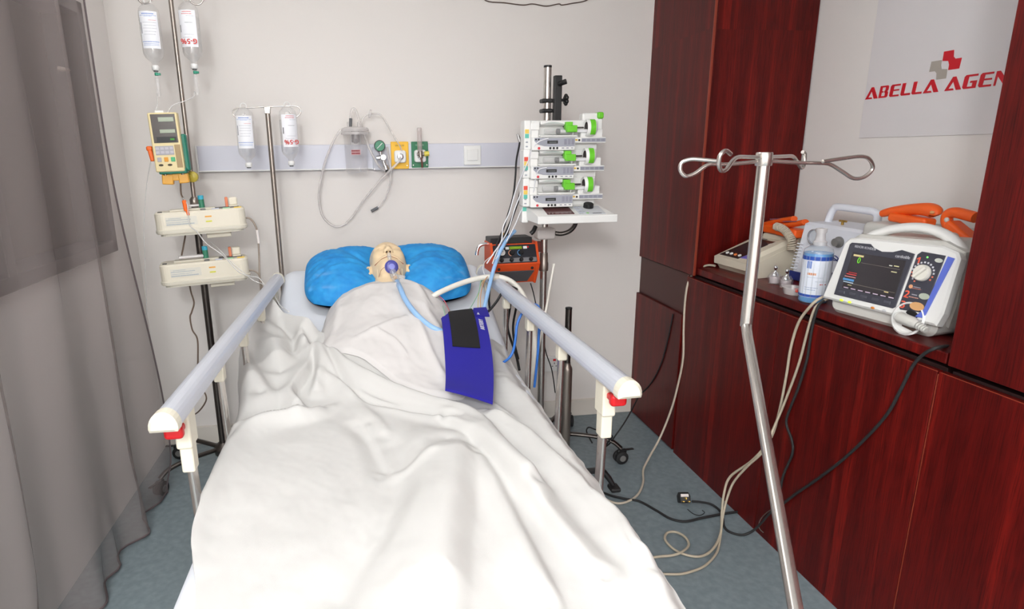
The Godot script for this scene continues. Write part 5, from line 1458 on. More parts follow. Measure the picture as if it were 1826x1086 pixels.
	for q in 16:
		var an := deg_to_rad(-30.0 + q * 18.0)
		part("dial_mark", B.new().rbox(F.call(0.113 + 0.031 * cos(an), 0.130 + 0.031 * sin(an), 0.0115), Vector3(0.005, 0.005, 0.0008), 0.0003, fb), mk("mark_salmon", rgb(226, 120, 96), 0.45) if q in [0, 1, 12, 13, 15] else mk("print_white", rgb(206, 206, 212), 0.5), t)
	var redp := mk("figure_red", rgb(226, 96, 72), 0.45)
	for q in 3:
		letters("step_number", str(q + 1), 0.030, redp, t, Transform3D(fb, F.call([0.090, 0.088, 0.086][q], [0.162, 0.062, 0.030][q], 0.0112)), 0.0005, "Droid Sans", true)
	part("round_light", B.new().lathe(cyl(0.006, 0.002, 0.0005), fx.call(F.call(0.092, 0.086, 0.010)), 14), mk("key_peach", rgb(222, 158, 118), 0.4), t)
	part("label_print", B.new().rbox(F.call(0.112, 0.086, 0.0112), Vector3(0.030, 0.010, 0.0006), 0.0002, fb), label_print([[0.1, 0.3, 0.0, 0.9, rgb(200, 120, 100)], [0.55, 0.75, 0.1, 0.8, rgb(180, 180, 190)]], rgb(64, 64, 74), 48, 16), t)
	part("label_print", B.new().rbox(F.call(0.112, 0.062, 0.0112), Vector3(0.032, 0.016, 0.0006), 0.0002, fb), label_print([[0.1, 0.3, 0.0, 0.9, rgb(214, 150, 130)], [0.6, 0.8, 0.2, 0.7, rgb(180, 180, 190)]], rgb(64, 64, 74), 48, 24), t)
	for q in 3:
		var kp: Array = [[0.146, 0.172, 0.011, 0.006, rgb(196, 200, 190)], [0.139, 0.066, 0.015, 0.009, rgb(176, 184, 168)], [0.128, 0.034, 0.021, 0.012, rgb(214, 164, 112)]][q]
		part("oval_key", B.new().lathe([Vector2(0, 0), Vector2(1, 0), Vector2(1, 0.002), Vector2(0.85, 0.0035), Vector2(0, 0.0035)], Transform3D(fb * Basis(Vector3.RIGHT, PI / 2) * Basis.from_scale(Vector3(kp[2], 1, kp[3])), F.call(kp[0], kp[1], 0.011)), 20), mk("oval_%d" % q, kp[4], 0.4), t)
	part("power_light", B.new().ball(F.call(0.112, 0.176, 0.012), Vector3(0.003, 0.003, 0.002), 10), glow("light_green", rgb(120, 230, 110), 0.6), t)
	for q in 4:
		part("front_light", B.new().ball(F.call([-0.116, -0.086, -0.004, 0.034][q], -0.001, 0.008), Vector3(0.007, 0.004, 0.003), 12), [glow("light_lime", rgb(200, 240, 60), 0.7), glow("light_lime", rgb(200, 240, 60), 0.7), mk("light_amber", rgb(214, 130, 50), 0.4), mk("light_off", rgb(196, 194, 198), 0.4)][q], t)
	# connector well and plug
	var well: Vector3 = F.call(0.112, -0.006, 0.004)
	part("connector_well", B.new().lathe([Vector2(0.046, -0.012), Vector2(0.050, 0.006), Vector2(0.045, 0.010), Vector2(0.040, 0.002), Vector2(0, -0.004)], fx.call(well), 32), W, t)
	part("connector_slot", B.new().rbox(well + fb * Vector3(0.008, 0.016, 0.004), Vector3(0.036, 0.020, 0.006), 0.004, fb * Basis(Vector3.BACK, -0.5)), M.black_plastic, t)
	part("connector_slot", B.new().rbox(well + fb * Vector3(0.010, -0.024, 0.002), Vector3(0.044, 0.012, 0.006), 0.003, fb * Basis(Vector3.BACK, -0.2)), mk("slot_brown", rgb(90, 70, 60), 0.5), t)
	var pl := part("plug", B.new().tube([well + fb * Vector3(-0.022, -0.002, 0.014), well + fb * Vector3(-0.012, -0.002, 0.020), well + fb * Vector3(0.03, -0.006, 0.024), well + fb * Vector3(0.046, -0.010, 0.024)], [0.010, 0.017, 0.016, 0.012], 16), G, t)
	for q in 4:
		part("plug_rib", rod(B.new(), well + fb * Vector3(0.048 + q * 0.007, -0.011 - q * 0.002, 0.024), well + fb * Vector3(0.053 + q * 0.007, -0.0125 - q * 0.002, 0.024), 0.0115 - q * 0.0009, 14), G, pl)
	part("plug_face", B.new().lathe(cyl(0.015, 0.010, 0.003), fx.call(well + fb * Vector3(-0.014, 0.0, 0.016)), 20), W, pl)
	# orange paddles parked on top of it at the back
	var pm := mk("paddle_orange", rgb(242, 98, 30), 0.42)
	var pa := single("defibrillator_paddle", B.new().tube(spline([Vector3(1.8000, 1.2728, 1.2688), Vector3(1.8000, 1.2840, 1.3078), Vector3(1.8000, 1.2945, 1.3638), Vector3(1.8000, 1.3009, 1.4177), Vector3(1.8000, 1.3020, 1.4514), Vector3(1.8000, 1.2971, 1.4771), Vector3(1.8000, 1.2872, 1.4852)], 5), [0.012, 0.013, 0.0135, 0.014, 0.0145, 0.015, 0.0155, 0.016, 0.0165, 0.017, 0.0175, 0.018, 0.0185, 0.019, 0.0195, 0.02, 0.0205, 0.021, 0.0215, 0.022, 0.022, 0.0225, 0.0225, 0.022, 0.022, 0.021, 0.020, 0.018, 0.015, 0.012, 0.008], 14), pm, "orange paddle handle lying level behind the big defibrillator's handle", "paddle", "orange defibrillator paddles")
	var bk := single("defibrillator_paddle", B.new().tube(spline([Vector3(1.8000, 1.2927, 1.6149), Vector3(1.8000, 1.2979, 1.5813), Vector3(1.8000, 1.3015, 1.5469), Vector3(1.8000, 1.2944, 1.5253), Vector3(1.8000, 1.2766, 1.5212), Vector3(1.8000, 1.2572, 1.5349), Vector3(1.8000, 1.2431, 1.5627)], 5), 0.0165, 14), pm, "curved orange paddle at the right end behind the big defibrillator", "paddle", "orange defibrillator paddles")
	part("paddle_shoe", B.new().rbox(Vector3(1.8000, 1.2366, 1.5939) - bk.position, Vector3(0.05, 0.03, 0.13), 0.01, Basis(Vector3.RIGHT, 0.5)), pm, bk)
	part("paddle_button", B.new().ball(Vector3(1.7870, 1.2782, 1.5336) - bk.position, Vector3(0.006, 0.008, 0.008), 12), G, bk)
	part("paddle_shoe", B.new().rbox(Vector3(1.8000, 1.2637, 1.3924) - pa.position, Vector3(0.05, 0.03, 0.15), 0.01, Basis(Vector3.RIGHT, 0.05)), pm, pa)
	part("paddle_button", B.new().ball(Vector3(1.7850, 1.2975, 1.4778) - pa.position, Vector3(0.006, 0.007, 0.012), 12), mk("button_tan", rgb(206, 150, 100), 0.4), pa)
	single("paddle_cradle", B.new().rbox(Vector3(1.845, 1.105, 1.42), Vector3(0.19, 0.28, 0.36), 0.02), G, "grey rear housing under the orange paddles behind the big defibrillator", "cradle")
	# beige monitor with sloping dark panel
	o = Vector3(1.612, top, 0.712)
	t = thing("defibrillator", "small beige defibrillator with a sloping dark front panel, against the tall cabinet", "defibrillator", o, deg_to_rad(-86))
	var be: StandardMaterial3D = M.beige_plastic
	var pr := PackedVector2Array([Vector2(-0.26, 0.008), Vector2(-0.02, 0.0), Vector2(-0.004, 0.022), Vector2(0.012, 0.026), Vector2(0.014, 0.058), Vector2(-0.19, 0.138), Vector2(-0.26, 0.138)])
	var bs := Basis(Vector3(0, 0, 1), Vector3(0, 1, 0), Vector3(-1, 0, 0))
	part("body", B.new().prism(pr, 0.272, Transform3D(bs, Vector3(0.136, 0, 0)), 0.004), be, t)
	var sa := atan2(0.08, 0.204)
	var sb := Basis(Vector3.RIGHT, -PI / 2 + sa)
	var P := func(x: float, v: float, h: float) -> Vector3: return Vector3(x, 0.058, 0.014) + Vector3(x * 0.0, 0.08 * v, -0.204 * v) + sb * Vector3(0, 0, h)
	part("hump", B.new().prism(PackedVector2Array([Vector2(0.058, 0.035), Vector2(0.134, 0.01), Vector2(0.134, 0.20), Vector2(0.078, 0.20)]), 0.032, Transform3D(sb, P.call(0.0, 0.0, -0.001)), 0.014), be, t)
	part("dark_panel", B.new().prism(PackedVector2Array([Vector2(-0.120, 0.02), Vector2(0.012, 0.02), Vector2(0.034, 0.205), Vector2(-0.104, 0.205)]), 0.002, Transform3D(sb, P.call(0, 0, 0)), 0.0006), mk("panel_brown", rgb(58, 48, 46), 0.25), t)
	part("screen", B.new().prism(PackedVector2Array([Vector2(-0.092, 0.075), Vector2(0.005, 0.075), Vector2(0.018, 0.185), Vector2(-0.084, 0.185)]), 0.003, Transform3D(sb, P.call(0, 0, 0)), 0.0006), mk("screen_glass", rgb(54, 50, 54), 0.1), t)
	part("blue_panel", B.new().prism(PackedVector2Array([Vector2(0.014, 0.03), Vector2(0.062, 0.035), Vector2(0.078, 0.19), Vector2(0.036, 0.19)]), 0.002, Transform3D(sb, P.call(0, 0, 0)), 0.0006), mk("panel_lilac", rgb(112, 104, 190), 0.4), t)
	for q in 4:
		part("key", B.new().lathe([Vector2(0, 0), Vector2(0.008, 0), Vector2(0.007, 0.004), Vector2(0, 0.004)], Transform3D(sb * Basis(Vector3.RIGHT, PI / 2), P.call(-0.094 + q * 0.029, 0.20, 0.002)), 14), mk("key_orange", rgb(234, 128, 60), 0.4) if q == 2 else M.white_plastic, t)
	part("dial", B.new().lathe([Vector2(0, 0), Vector2(0.016, 0), Vector2(0.014, 0.012), Vector2(0, 0.012)], Transform3D(sb * Basis(Vector3.RIGHT, PI / 2), P.call(0.058, 0.72, 0.003)), 18), mk("dial_cream", rgb(226, 222, 212), 0.4), t)
	part("dial_mark", B.new().lathe([Vector2(0.017, 0), Vector2(0.021, 0), Vector2(0.021, 0.002), Vector2(0.017, 0.002)], Transform3D(sb * Basis(Vector3.RIGHT, PI / 2), P.call(0.058, 0.72, 0.002)), 20), mk("mark_amber", rgb(226, 176, 120), 0.45), t)

	part("label_print", B.new().rbox(P.call(-0.064, 0.955, 0.0022), Vector3(0.055, 0.008, 0.0006), 0.0002, sb), label_print([[0.2, 0.8, 0.05, 0.95, rgb(190, 186, 182)]], rgb(58, 48, 46), 48, 10), t)
	part("paddle_tray", B.new().rbox(Vector3(0.02, 0.148, -0.225), Vector3(0.22, 0.026, 0.06), 0.008), be, t)
	var c1 := single("mains_lead", B.new().tube(spline([Vector3(1.5970, 0.9755, 0.5812), Vector3(1.5850, 0.9713, 0.5391), Vector3(1.5650, 0.9539, 0.5118), Vector3(1.5350, 0.9265, 0.5032), Vector3(1.5000, 0.8775, 0.5231), Vector3(1.4980, 0.7745, 0.5161), Vector3(1.4980, 0.6509, 0.5246), Vector3(1.4980, 0.5134, 0.5406), Vector3(1.4960, 0.3573, 0.5122), Vector3(1.4800, 0.2327, 0.4983), Vector3(1.4323, 0.0900, 0.5003), Vector3(1.3331, 0.0300, 0.5923), Vector3(1.2664, 0.0080, 0.6711), Vector3(1.2225, 0.0060, 0.7676), Vector3(1.1626, 0.0060, 0.8580), Vector3(1.0961, 0.0060, 0.9132), Vector3(1.0243, 0.0060, 0.9239), Vector3(0.9609, 0.0060, 0.8326), Vector3(0.8842, 0.0060, 0.6659)]), 0.0052, 8), mk("beige_cable", rgb(196, 184, 166), 0.5), "beige lead from the small defibrillator, hanging over the worktop edge to the floor", "cable")
	part("plug", B.new().tube([Vector3(1.5970, 0.9754, 0.5956), Vector3(1.5900, 0.9746, 0.5594), Vector3(1.5780, 0.9677, 0.5321)], [0.012, 0.0135, 0.009], 14), mk("plug_beige", rgb(206, 196, 178), 0.45), c1)
	# its paddles and coiled lead
	for q in 2:
		var a: Array = [[Vector3(1.8300, 1.1567, 0.5690), Vector3(1.8300, 1.1815, 0.6587), Vector3(1.8300, 1.2052, 0.7723)], [Vector3(1.8000, 1.1670, 0.7240), Vector3(1.8000, 1.1822, 0.7962), Vector3(1.8000, 1.2033, 0.8840)]][q]
		var pd := single("defibrillator_paddle", B.new().tube(spline(a, 5), 0.017, 14, false, true, 0.7), pm, ["flat orange paddle behind the small beige defibrillator, farther from the camera", "flat orange paddle beside the coiled beige lead of the small defibrillator"][q], "paddle", "orange defibrillator paddles")
		part("paddle_shoe", B.new().rbox((a[0] + a[2]) / 2 + Vector3(0.005, -0.034, 0.0) - pd.position, Vector3(0.07, 0.036, 0.13), 0.008), pm, pd)
		part("grip_top", B.new().rbox((a[0] + a[2]) / 2 + Vector3(-0.004, 0.0125, 0.0) - pd.position, Vector3(0.02, 0.004, 0.09), 0.0015, Basis(Vector3.RIGHT, -0.1)), mk("grip_mauve", rgb(142, 96, 118), 0.5), pd)
	var co := []
	var axis := spline([Vector3(1.7600, 1.1719, 0.7575), Vector3(1.7600, 1.1675, 0.8035), Vector3(1.7600, 1.1485, 0.8435), Vector3(1.7600, 1.1236, 0.8696), Vector3(1.7600, 1.0869, 0.8763)], 30)
	for k in axis.size():
		var an := TAU * k / 6.0
		var d: Vector3 = (axis[mini(k + 1, axis.size() - 1)] - axis[maxi(k - 1, 0)]).normalized()
		var s := d.cross(Vector3.RIGHT).normalized()
		co.append(axis[k] + (s * cos(an) + d.cross(s) * sin(an)) * 0.015)
	single("coiled_lead", B.new().tube(co, 0.0042, 6), mk("beige_cable", rgb(196, 184, 166), 0.5), "coiled beige lead between the small defibrillator and the suction unit", "cable")
	# suction unit
	o = Vector3(1.775, top, 1.045)
	t = thing("suction_unit", "white suction unit with a squared carrying handle, behind the blue gel bottle", "suction unit", o, deg_to_rad(-82))
	part("body", B.new().prism(PackedVector2Array([Vector2(-0.150, 0.0), Vector2(0.16, 0.0), Vector2(0.16, 0.24), Vector2(-0.10, 0.246), Vector2(-0.118, 0.238), Vector2(-0.150, 0.06)]), 0.17, Transform3D(Basis(), Vector3(0, 0, -0.17)), 0.01), mk("unit_white", rgb(226, 228, 236), 0.4), t)
	part("blue_foot", B.new().rbox(Vector3(-0.02, 0.022, 0.002), Vector3(0.27, 0.036, 0.008), 0.002), mk("navy_blue", rgb(28, 44, 120), 0.4), t)
	for q in 9:
		part("vent_rib", B.new().rbox(Vector3(-0.138 + q * 0.0025, 0.052 + q * 0.013, 0.002), Vector3(0.03, 0.005, 0.006), 0.002), mk("unit_white", rgb(226, 228, 236), 0.4), t)
	part("gauge", B.new().lathe([Vector2(0, 0), Vector2(0.030, 0), Vector2(0.032, 0.004), Vector2(0.032, 0.010), Vector2(0.028, 0.012), Vector2(0.026, 0.004), Vector2(0, 0.004)], Transform3D(Basis(Vector3.RIGHT, PI / 2), Vector3(-0.050, 0.192, 0)), 28), mk("gauge_silver", rgb(190, 190, 196), 0.25, 0.8), t)
	part("gauge_face", B.new().lathe([Vector2(0.027, 0), Vector2(0.027, 0.005), Vector2(0, 0.005)], Transform3D(Basis(Vector3.RIGHT, PI / 2), Vector3(-0.050, 0.192, 0)), 24), mk("gauge_pale", rgb(198, 202, 210), 0.3), t)
	part("knob", B.new().lathe([Vector2(0, 0), Vector2(0.021, 0), Vector2(0.021, 0.006), Vector2(0.017, 0.008), Vector2(0.015, 0.024), Vector2(0, 0.024)], Transform3D(Basis(Vector3.RIGHT, PI / 2), Vector3(0.062, 0.186, 0)), 22), mk("grey_plastic", rgb(120, 118, 116), 0.5), t)
	part("swirl_mark", B.new().tube(spline([Vector3(0.032, 0.118, 0.001), Vector3(0.05, 0.132, 0.001), Vector3(0.068, 0.122, 0.001), Vector3(0.05, 0.114, 0.001), Vector3(0.034, 0.128, 0.001), Vector3(0.07, 0.112, 0.001)], 5), 0.0018, 6), mk("navy_blue", rgb(28, 44, 120), 0.4), t)
	part("panel_strip", B.new().rbox(Vector3(0.03, 0.052, 0.001), Vector3(0.06, 0.028, 0.003), 0.001), mk("strip_navy", rgb(30, 40, 74), 0.35), t)
	var hh := B.new().tube(spline([Vector3(-0.088, 0.235, -0.09), Vector3(-0.078, 0.275, -0.09), Vector3(-0.064, 0.300, -0.09), Vector3(-0.04, 0.307, -0.09), Vector3(0.08, 0.303, -0.09), Vector3(0.118, 0.298, -0.09), Vector3(0.13, 0.28, -0.09), Vector3(0.126, 0.235, -0.09)], 5), 0.014, 12)
	part("handle", hh, mk("unit_white", rgb(226, 228, 236), 0.4), t)
	part("valve_stem", rod(rod(B.new(), Vector3(0.01, 0.24, -0.06), Vector3(0.01, 0.262, -0.06), 0.005), Vector3(-0.006, 0.258, -0.06), Vector3(0.028, 0.258, -0.06), 0.004), mk("brass", rgb(176, 140, 70), 0.35, 0.9), t)
	# gel bottle
	o = Vector3(1.578, top, 1.262)
	t = thing("gel_bottle", "clear bottle of blue hand gel with a printed white label and a clear pump neck", "bottle", o, deg_to_rad(-38))
	part("bottle", B.new().lathe([Vector2(0, 0), Vector2(0.044, 0), Vector2(0.048, 0.005), Vector2(0.048, 0.178), Vector2(0.045, 0.190), Vector2(0.030, 0.200), Vector2(0.021, 0.206), Vector2(0.021, 0.212)], Transform3D(), 32, 50), clear("bottle_clear", rgb(214, 226, 236), 0.18), t)
	part("gel", B.new().lathe([Vector2(0, 0.002), Vector2(0.043, 0.002), Vector2(0.0465, 0.006), Vector2(0.0465, 0.177), Vector2(0, 0.177)], Transform3D(), 32), mk("gel_blue", rgb(60, 150, 214), 0.2), t)
	part("printed_label", shell_label(0.0485, 0.022, 0.168, -118, 118), label_print([[0.0, 0.10, 0.0, 1.0, rgb(34, 76, 168)], [0.12, 0.30, 0.34, 0.42, rgb(90, 120, 190)], [0.40, 0.46, 0.36, 0.50, rgb(208, 130, 80)], [0.50, 0.52, 0.36, 0.62, rgb(170, 176, 190)], [0.60, 0.62, 0.5, 0.7, rgb(170, 176, 190)], [0.66, 0.69, 0.58, 0.64, rgb(190, 70, 60)], [0.66, 0.69, 0.67, 0.70, rgb(140, 60, 60)], [0.76, 0.78, 0.34, 0.56, rgb(110, 130, 170)], [0.81, 0.83, 0.34, 0.52, rgb(110, 130, 170)], [0.93, 1.0, 0.0, 1.0, rgb(34, 76, 168)]], rgb(222, 226, 236), 128, 96), t)
	part("neck", B.new().lathe([Vector2(0.022, 0.202), Vector2(0.022, 0.216), Vector2(0.016, 0.222), Vector2(0.014, 0.244), Vector2(0.018, 0.25), Vector2(0.018, 0.262), Vector2(0, 0.264)], Transform3D(), 20), clear("lid_plastic", rgb(224, 218, 216), 0.5), t)
	# jars and tray
	for q in 2:
		o = [Vector3(1.6173, 0.9660, 0.9574), Vector3(1.6132, 0.9660, 1.0345)][q]
		t = thing("electrode_jar", ["small clear jar with a metal ball top, next to the beige defibrillator", "small clear jar with a metal ball top, over the plastic tray"][q], "jar", o + Vector3(0.02, 0, 0), 0, "jars with metal tops")
		part("cup", B.new().lathe([Vector2(0, 0), Vector2(0.021, 0), Vector2(0.027, 0.028), Vector2(0.022, 0.038), Vector2(0.014, 0.048)], Transform3D(), 24), clear("jar_plastic", rgb(205, 200, 200), 0.20), t)
		part("inner_cup", B.new().lathe([Vector2(0, 0.004), Vector2(0.017, 0.004), Vector2(0.019, 0.03), Vector2(0, 0.03)], Transform3D(), 20), mk("cup_pale", rgb(206, 196, 198), 0.5), t)
		part("metal_top", B.new().lathe([Vector2(0.0145, 0.034), Vector2(0.011, 0.044), Vector2(0.004, 0.050), Vector2(0.0035, 0.058), Vector2(0.007, 0.062), Vector2(0.008, 0.068), Vector2(0.005, 0.074), Vector2(0, 0.075)], Transform3D(), 20, 60), M.chrome, t)
	o = Vector3(1.5760, 0.9660, 1.1404) + Vector3(0.01, 0, 0)
	t = thing("plastic_tray", "small clear plastic tray with a red tab at the worktop edge", "tray", o)
	part("bowl", B.new().lathe([Vector2(0, 0), Vector2(0.030, 0), Vector2(0.036, 0.024), Vector2(0.040, 0.025), Vector2(0.0395, 0.027), Vector2(0.034, 0.026), Vector2(0.028, 0.003), Vector2(0, 0.003)], Transform3D(Basis.from_scale(Vector3(0.9, 1, 1.25)), Vector3.ZERO), 28), clear("lid_plastic", rgb(224, 218, 216), 0.5), t)
	part("red_tab", B.new().rbox(Vector3(-0.006, 0.020, 0.035), Vector3(0.02, 0.012, 0.02), 0.004), mk("tab_red", rgb(226, 82, 70), 0.45), t)
	# sign on the niche wall
	o = Vector3(2.019, 1.536, 1.185)
	t = thing("wall_sign", "white board with the red and grey cross emblem and red lettering on the niche wall", "sign", o, deg_to_rad(-90))
	part("board", B.new().rbox(Vector3(0.07, 0.315, 0.0015), Vector3(0.80, 0.63, 0.003), 0.001), mk("sign_board", rgb(230, 226, 227), 0.55), t)
	var red := mk("sign_red", rgb(206, 24, 40), 0.5)
	var X0 := 1.22
	var em := PackedVector2Array()
	for q in [[-0.006, 0.082], [0.046, 0.082], [0.050, 0.052], [0.062, 0.041], [0.094, 0.041], [0.090, -0.006], [0.034, -0.006], [0.034, 0.018], [0.026, 0.036], [-0.006, 0.040]]:
		em.append(Vector2(q[0], q[1]) * 0.72)
	part("emblem_red", B.new().prism(em, 0.002, Transform3D(Basis(), Vector3(0.010, 0.222, 0.003))), red, t, "red half of the cross emblem")
	var eg := PackedVector2Array()
	for q in em:
		eg.append(Vector2(0.014, 0.036) - q)
	part("emblem_grey", B.new().prism(eg, 0.002, Transform3D(Basis(), Vector3(0.012, 0.214, 0.003))), mk("sign_grey", rgb(176, 168, 158), 0.5), t, "grey half of the cross emblem")
	var glyph := {
		"A": [[[0.0, 0.0], [0.50, 1.0], [0.72, 1.0], [1.22, 0.0], [0.86, 0.0], [0.56, 0.66], [0.28, 0.14], [0.62, 0.14], [0.68, 0.0]]],
		"B": [[[0.0, 0.0], [0.08, 1.0], [0.30, 1.0], [0.26, 0.56], [0.40, 0.56], [0.40, 0.44], [0.25, 0.44], [0.22, 0.14], [0.56, 0.14], [0.58, 0.36], [0.50, 0.44], [0.50, 0.56], [0.58, 0.62], [0.60, 0.86], [0.30, 0.86], [0.30, 1.0], [0.78, 1.0], [0.86, 0.90], [0.84, 0.62], [0.76, 0.52], [0.84, 0.42], [0.82, 0.10], [0.72, 0.0]]],
		"E": [[[0.0, 0.12], [0.06, 0.88], [0.18, 1.0], [0.92, 1.0], [0.91, 0.86], [0.36, 0.86], [0.33, 0.58], [0.84, 0.58], [0.83, 0.46], [0.32, 0.46], [0.29, 0.14], [0.86, 0.14], [0.85, 0.0], [0.10, 0.0]]],
		"L": [[[0.0, 0.10], [0.08, 1.0], [0.36, 1.0], [0.29, 0.16], [0.84, 0.16], [0.83, 0.0], [0.10, 0.0]]],
		"G": [[[0.0, 0.12], [0.06, 0.88], [0.18, 1.0], [0.98, 1.0], [0.97, 0.86], [0.36, 0.86], [0.30, 0.14], [0.66, 0.14], [0.68, 0.40], [0.50, 0.40], [0.51, 0.54], [0.96, 0.54], [0.92, 0.0], [0.10, 0.0]]],
		"N": [[[0.0, 0.0], [0.08, 1.0], [0.30, 1.0], [0.74, 0.40], [0.78, 1.0], [0.90, 1.0], [0.82, 0.0], [0.66, 0.0], [0.18, 0.66], [0.12, 0.0]]],
	}
	var x := 0.896 - X0
	var hgt := 0.044
	for ch in "ABELLA AGEN":
		if ch == " ":
			x += 0.020
			continue
		var adv := {"A": 1.30, "B": 1.0, "E": 1.02, "L": 0.96, "G": 1.10, "N": 1.0}
		for poly in glyph[ch]:
			var pv := PackedVector2Array()
			for q in poly:
				pv.append(Vector2(q[0] * hgt * 1.17, q[1] * hgt))
			part("letter", B.new().prism(pv, 0.002, Transform3D(Basis(), Vector3(x, 0.149, 0.003))), red, t)
		x += adv[ch] * hgt * 1.17

# ---------------------------------------------------------------- leads on the floor and the cabinet front
func floor_leads() -> void:
	var be := mk("twin_cable", rgb(176, 164, 144), 0.5)
	var bk: StandardMaterial3D = M.black_rubber
	single("flex_lead", B.new().tube(spline([Vector3(1.5500, 1.0081, 1.3623), Vector3(1.5200, 1.0032, 1.3691), Vector3(1.4970, 0.9766, 1.3600), Vector3(1.4960, 0.9039, 1.3116), Vector3(1.4960, 0.8032, 1.2879), Vector3(1.4960, 0.6942, 1.2829), Vector3(1.4950, 0.5331, 1.2684), Vector3(1.4800, 0.4254, 1.2559), Vector3(1.4400, 0.3242, 1.2211), Vector3(1.4000, 0.2252, 1.1568), Vector3(1.3800, 0.1524, 1.1578), Vector3(1.3600, 0.0831, 1.1867), Vector3(1.3306, 0.0300, 1.2371), Vector3(1.2635, 0.0120, 1.3024), Vector3(1.1953, 0.0080, 1.3342), Vector3(1.1421, 0.0080, 1.3147), Vector3(1.1143, 0.0080, 1.2711), Vector3(1.1053, 0.0160, 1.2228), Vector3(1.1334, 0.0180, 1.1850), Vector3(1.1703, 0.0180, 1.1875), Vector3(1.1887, 0.0180, 1.2250), Vector3(1.1796, 0.0140, 1.2694), Vector3(1.1334, 0.0140, 1.3043), Vector3(1.0945, 0.0080, 1.3101), Vector3(1.0510, 0.0060, 1.3068), Vector3(0.9424, 0.0060, 1.2986), Vector3(0.8150, 0.0060, 1.2243)], 6), 0.0050, 8), be, "beige lead from the big defibrillator, ending in a coil on the floor", "cable")
	single("flex_lead", B.new().tube(spline([Vector3(1.5500, 0.9998, 1.3692), Vector3(1.5200, 0.9943, 1.3816), Vector3(1.4970, 0.9672, 1.3784), Vector3(1.4960, 0.8870, 1.3611), Vector3(1.4960, 0.7565, 1.3388), Vector3(1.4950, 0.6002, 1.2951), Vector3(1.4800, 0.4916, 1.2744), Vector3(1.4400, 0.4015, 1.2852), Vector3(1.4200, 0.3047, 1.2262), Vector3(1.4000, 0.2145, 1.1824), Vector3(1.3800, 0.1403, 1.1802), Vector3(1.3600, 0.0762, 1.1960), Vector3(1.3171, 0.0200, 1.2575), Vector3(1.2681, 0.0060, 1.3194), Vector3(1.1857, 0.0060, 1.3837), Vector3(1.1095, 0.0060, 1.4098), Vector3(1.0493, 0.0060, 1.4123), Vector3(0.9488, 0.0060, 1.3825), Vector3(0.8258, 0.0060, 1.3126)], 6), 0.0046, 8), be, "beige lead running beside the coiled one, in a plain curve on the floor", "cable")
	single("black_lead", B.new().tube(spline([Vector3(1.6000, 0.9578, 1.7892), Vector3(1.5300, 0.9742, 1.8338), Vector3(1.5000, 0.9706, 1.8369), Vector3(1.4970, 0.9430, 1.8103), Vector3(1.4970, 0.9004, 1.7859), Vector3(1.4960, 0.8248, 1.7639), Vector3(1.4960, 0.7371, 1.7332), Vector3(1.4960, 0.6335, 1.6742), Vector3(1.4950, 0.5116, 1.5928), Vector3(1.4950, 0.3898, 1.4975), Vector3(1.4950, 0.2896, 1.4142), Vector3(1.4900, 0.2122, 1.3566), Vector3(1.4850, 0.1376, 1.3001), Vector3(1.4800, 0.0703, 1.2630), Vector3(1.4641, 0.0200, 1.2371), Vector3(1.4260, 0.0050, 1.2310), Vector3(1.3906, 0.0050, 1.2017), Vector3(1.3922, 0.0050, 1.1622), Vector3(1.4179, 0.0060, 1.1106), Vector3(1.4326, 0.0100, 1.0595), Vector3(1.4212, 0.0120, 1.0119), Vector3(1.3775, 0.0180, 0.9961), Vector3(1.3446, 0.0200, 0.9892)], 6), 0.0048, 8), bk, "black lead from the near tall cabinet across the doors to the plug", "cable")
	var o := Vector3(1.3071, 0.0000, 0.9993)
	var t := thing("mains_plug", "black three-pin mains plug with brass pins lying on the floor", "plug", o, deg_to_rad(-8))
	part("body", B.new().prism(PackedVector2Array([Vector2(-0.024, 0.0), Vector2(0.024, 0.0), Vector2(0.026, 0.028), Vector2(0.018, 0.044), Vector2(-0.018, 0.044), Vector2(-0.026, 0.028)]), 0.026, Transform3D(Basis(Vector3.RIGHT, -0.5), Vector3(0, 0.012, -0.02)), 0.005), M.black_plastic, t)
	var pb := Basis(Vector3.RIGHT, -0.5)
	var pt := Transform3D(pb, Vector3(0, 0.012, -0.02))
	part("rating_label", B.new().rbox(pt * Vector3(0, 0.031, 0.0262), Vector3(0.034, 0.012, 0.001), 0.0004, pb), mk("tag_paper", rgb(220, 212, 208), 0.6), t)
	for q in 3:
		part("pin", B.new().rbox(pt * [Vector3(-0.012, 0.006, 0.034), Vector3(0.012, 0.006, 0.034), Vector3(0, 0.019, 0.035)][q], Vector3(0.007, 0.004, 0.020) if q < 2 else Vector3(0.004, 0.008, 0.022), 0.001, pb), mk("pin_brass", rgb(236, 196, 100), 0.3, 0.7), t)
	single("black_lead", B.new().tube(spline([Vector3(0.9010, 0.0060, 0.6142), Vector3(0.9599, 0.0060, 0.7628), Vector3(1.0191, 0.0060, 0.8524), Vector3(1.0726, 0.0060, 0.8951), Vector3(1.1310, 0.0060, 0.9286), Vector3(1.1714, 0.0060, 1.0078), Vector3(1.2027, 0.0060, 1.0776), Vector3(1.2522, 0.0060, 1.1070), Vector3(1.3286, 0.0060, 1.0952), Vector3(1.4238, 0.0070, 1.0835), Vector3(1.4949, 0.0080, 1.0801), Vector3(1.5607, 0.0080, 1.0741), Vector3(1.6080, 0.0060, 1.0658)], 6), 0.0052, 8), bk, "black lead snaking out from under the bed to the cabinet doors", "cable")
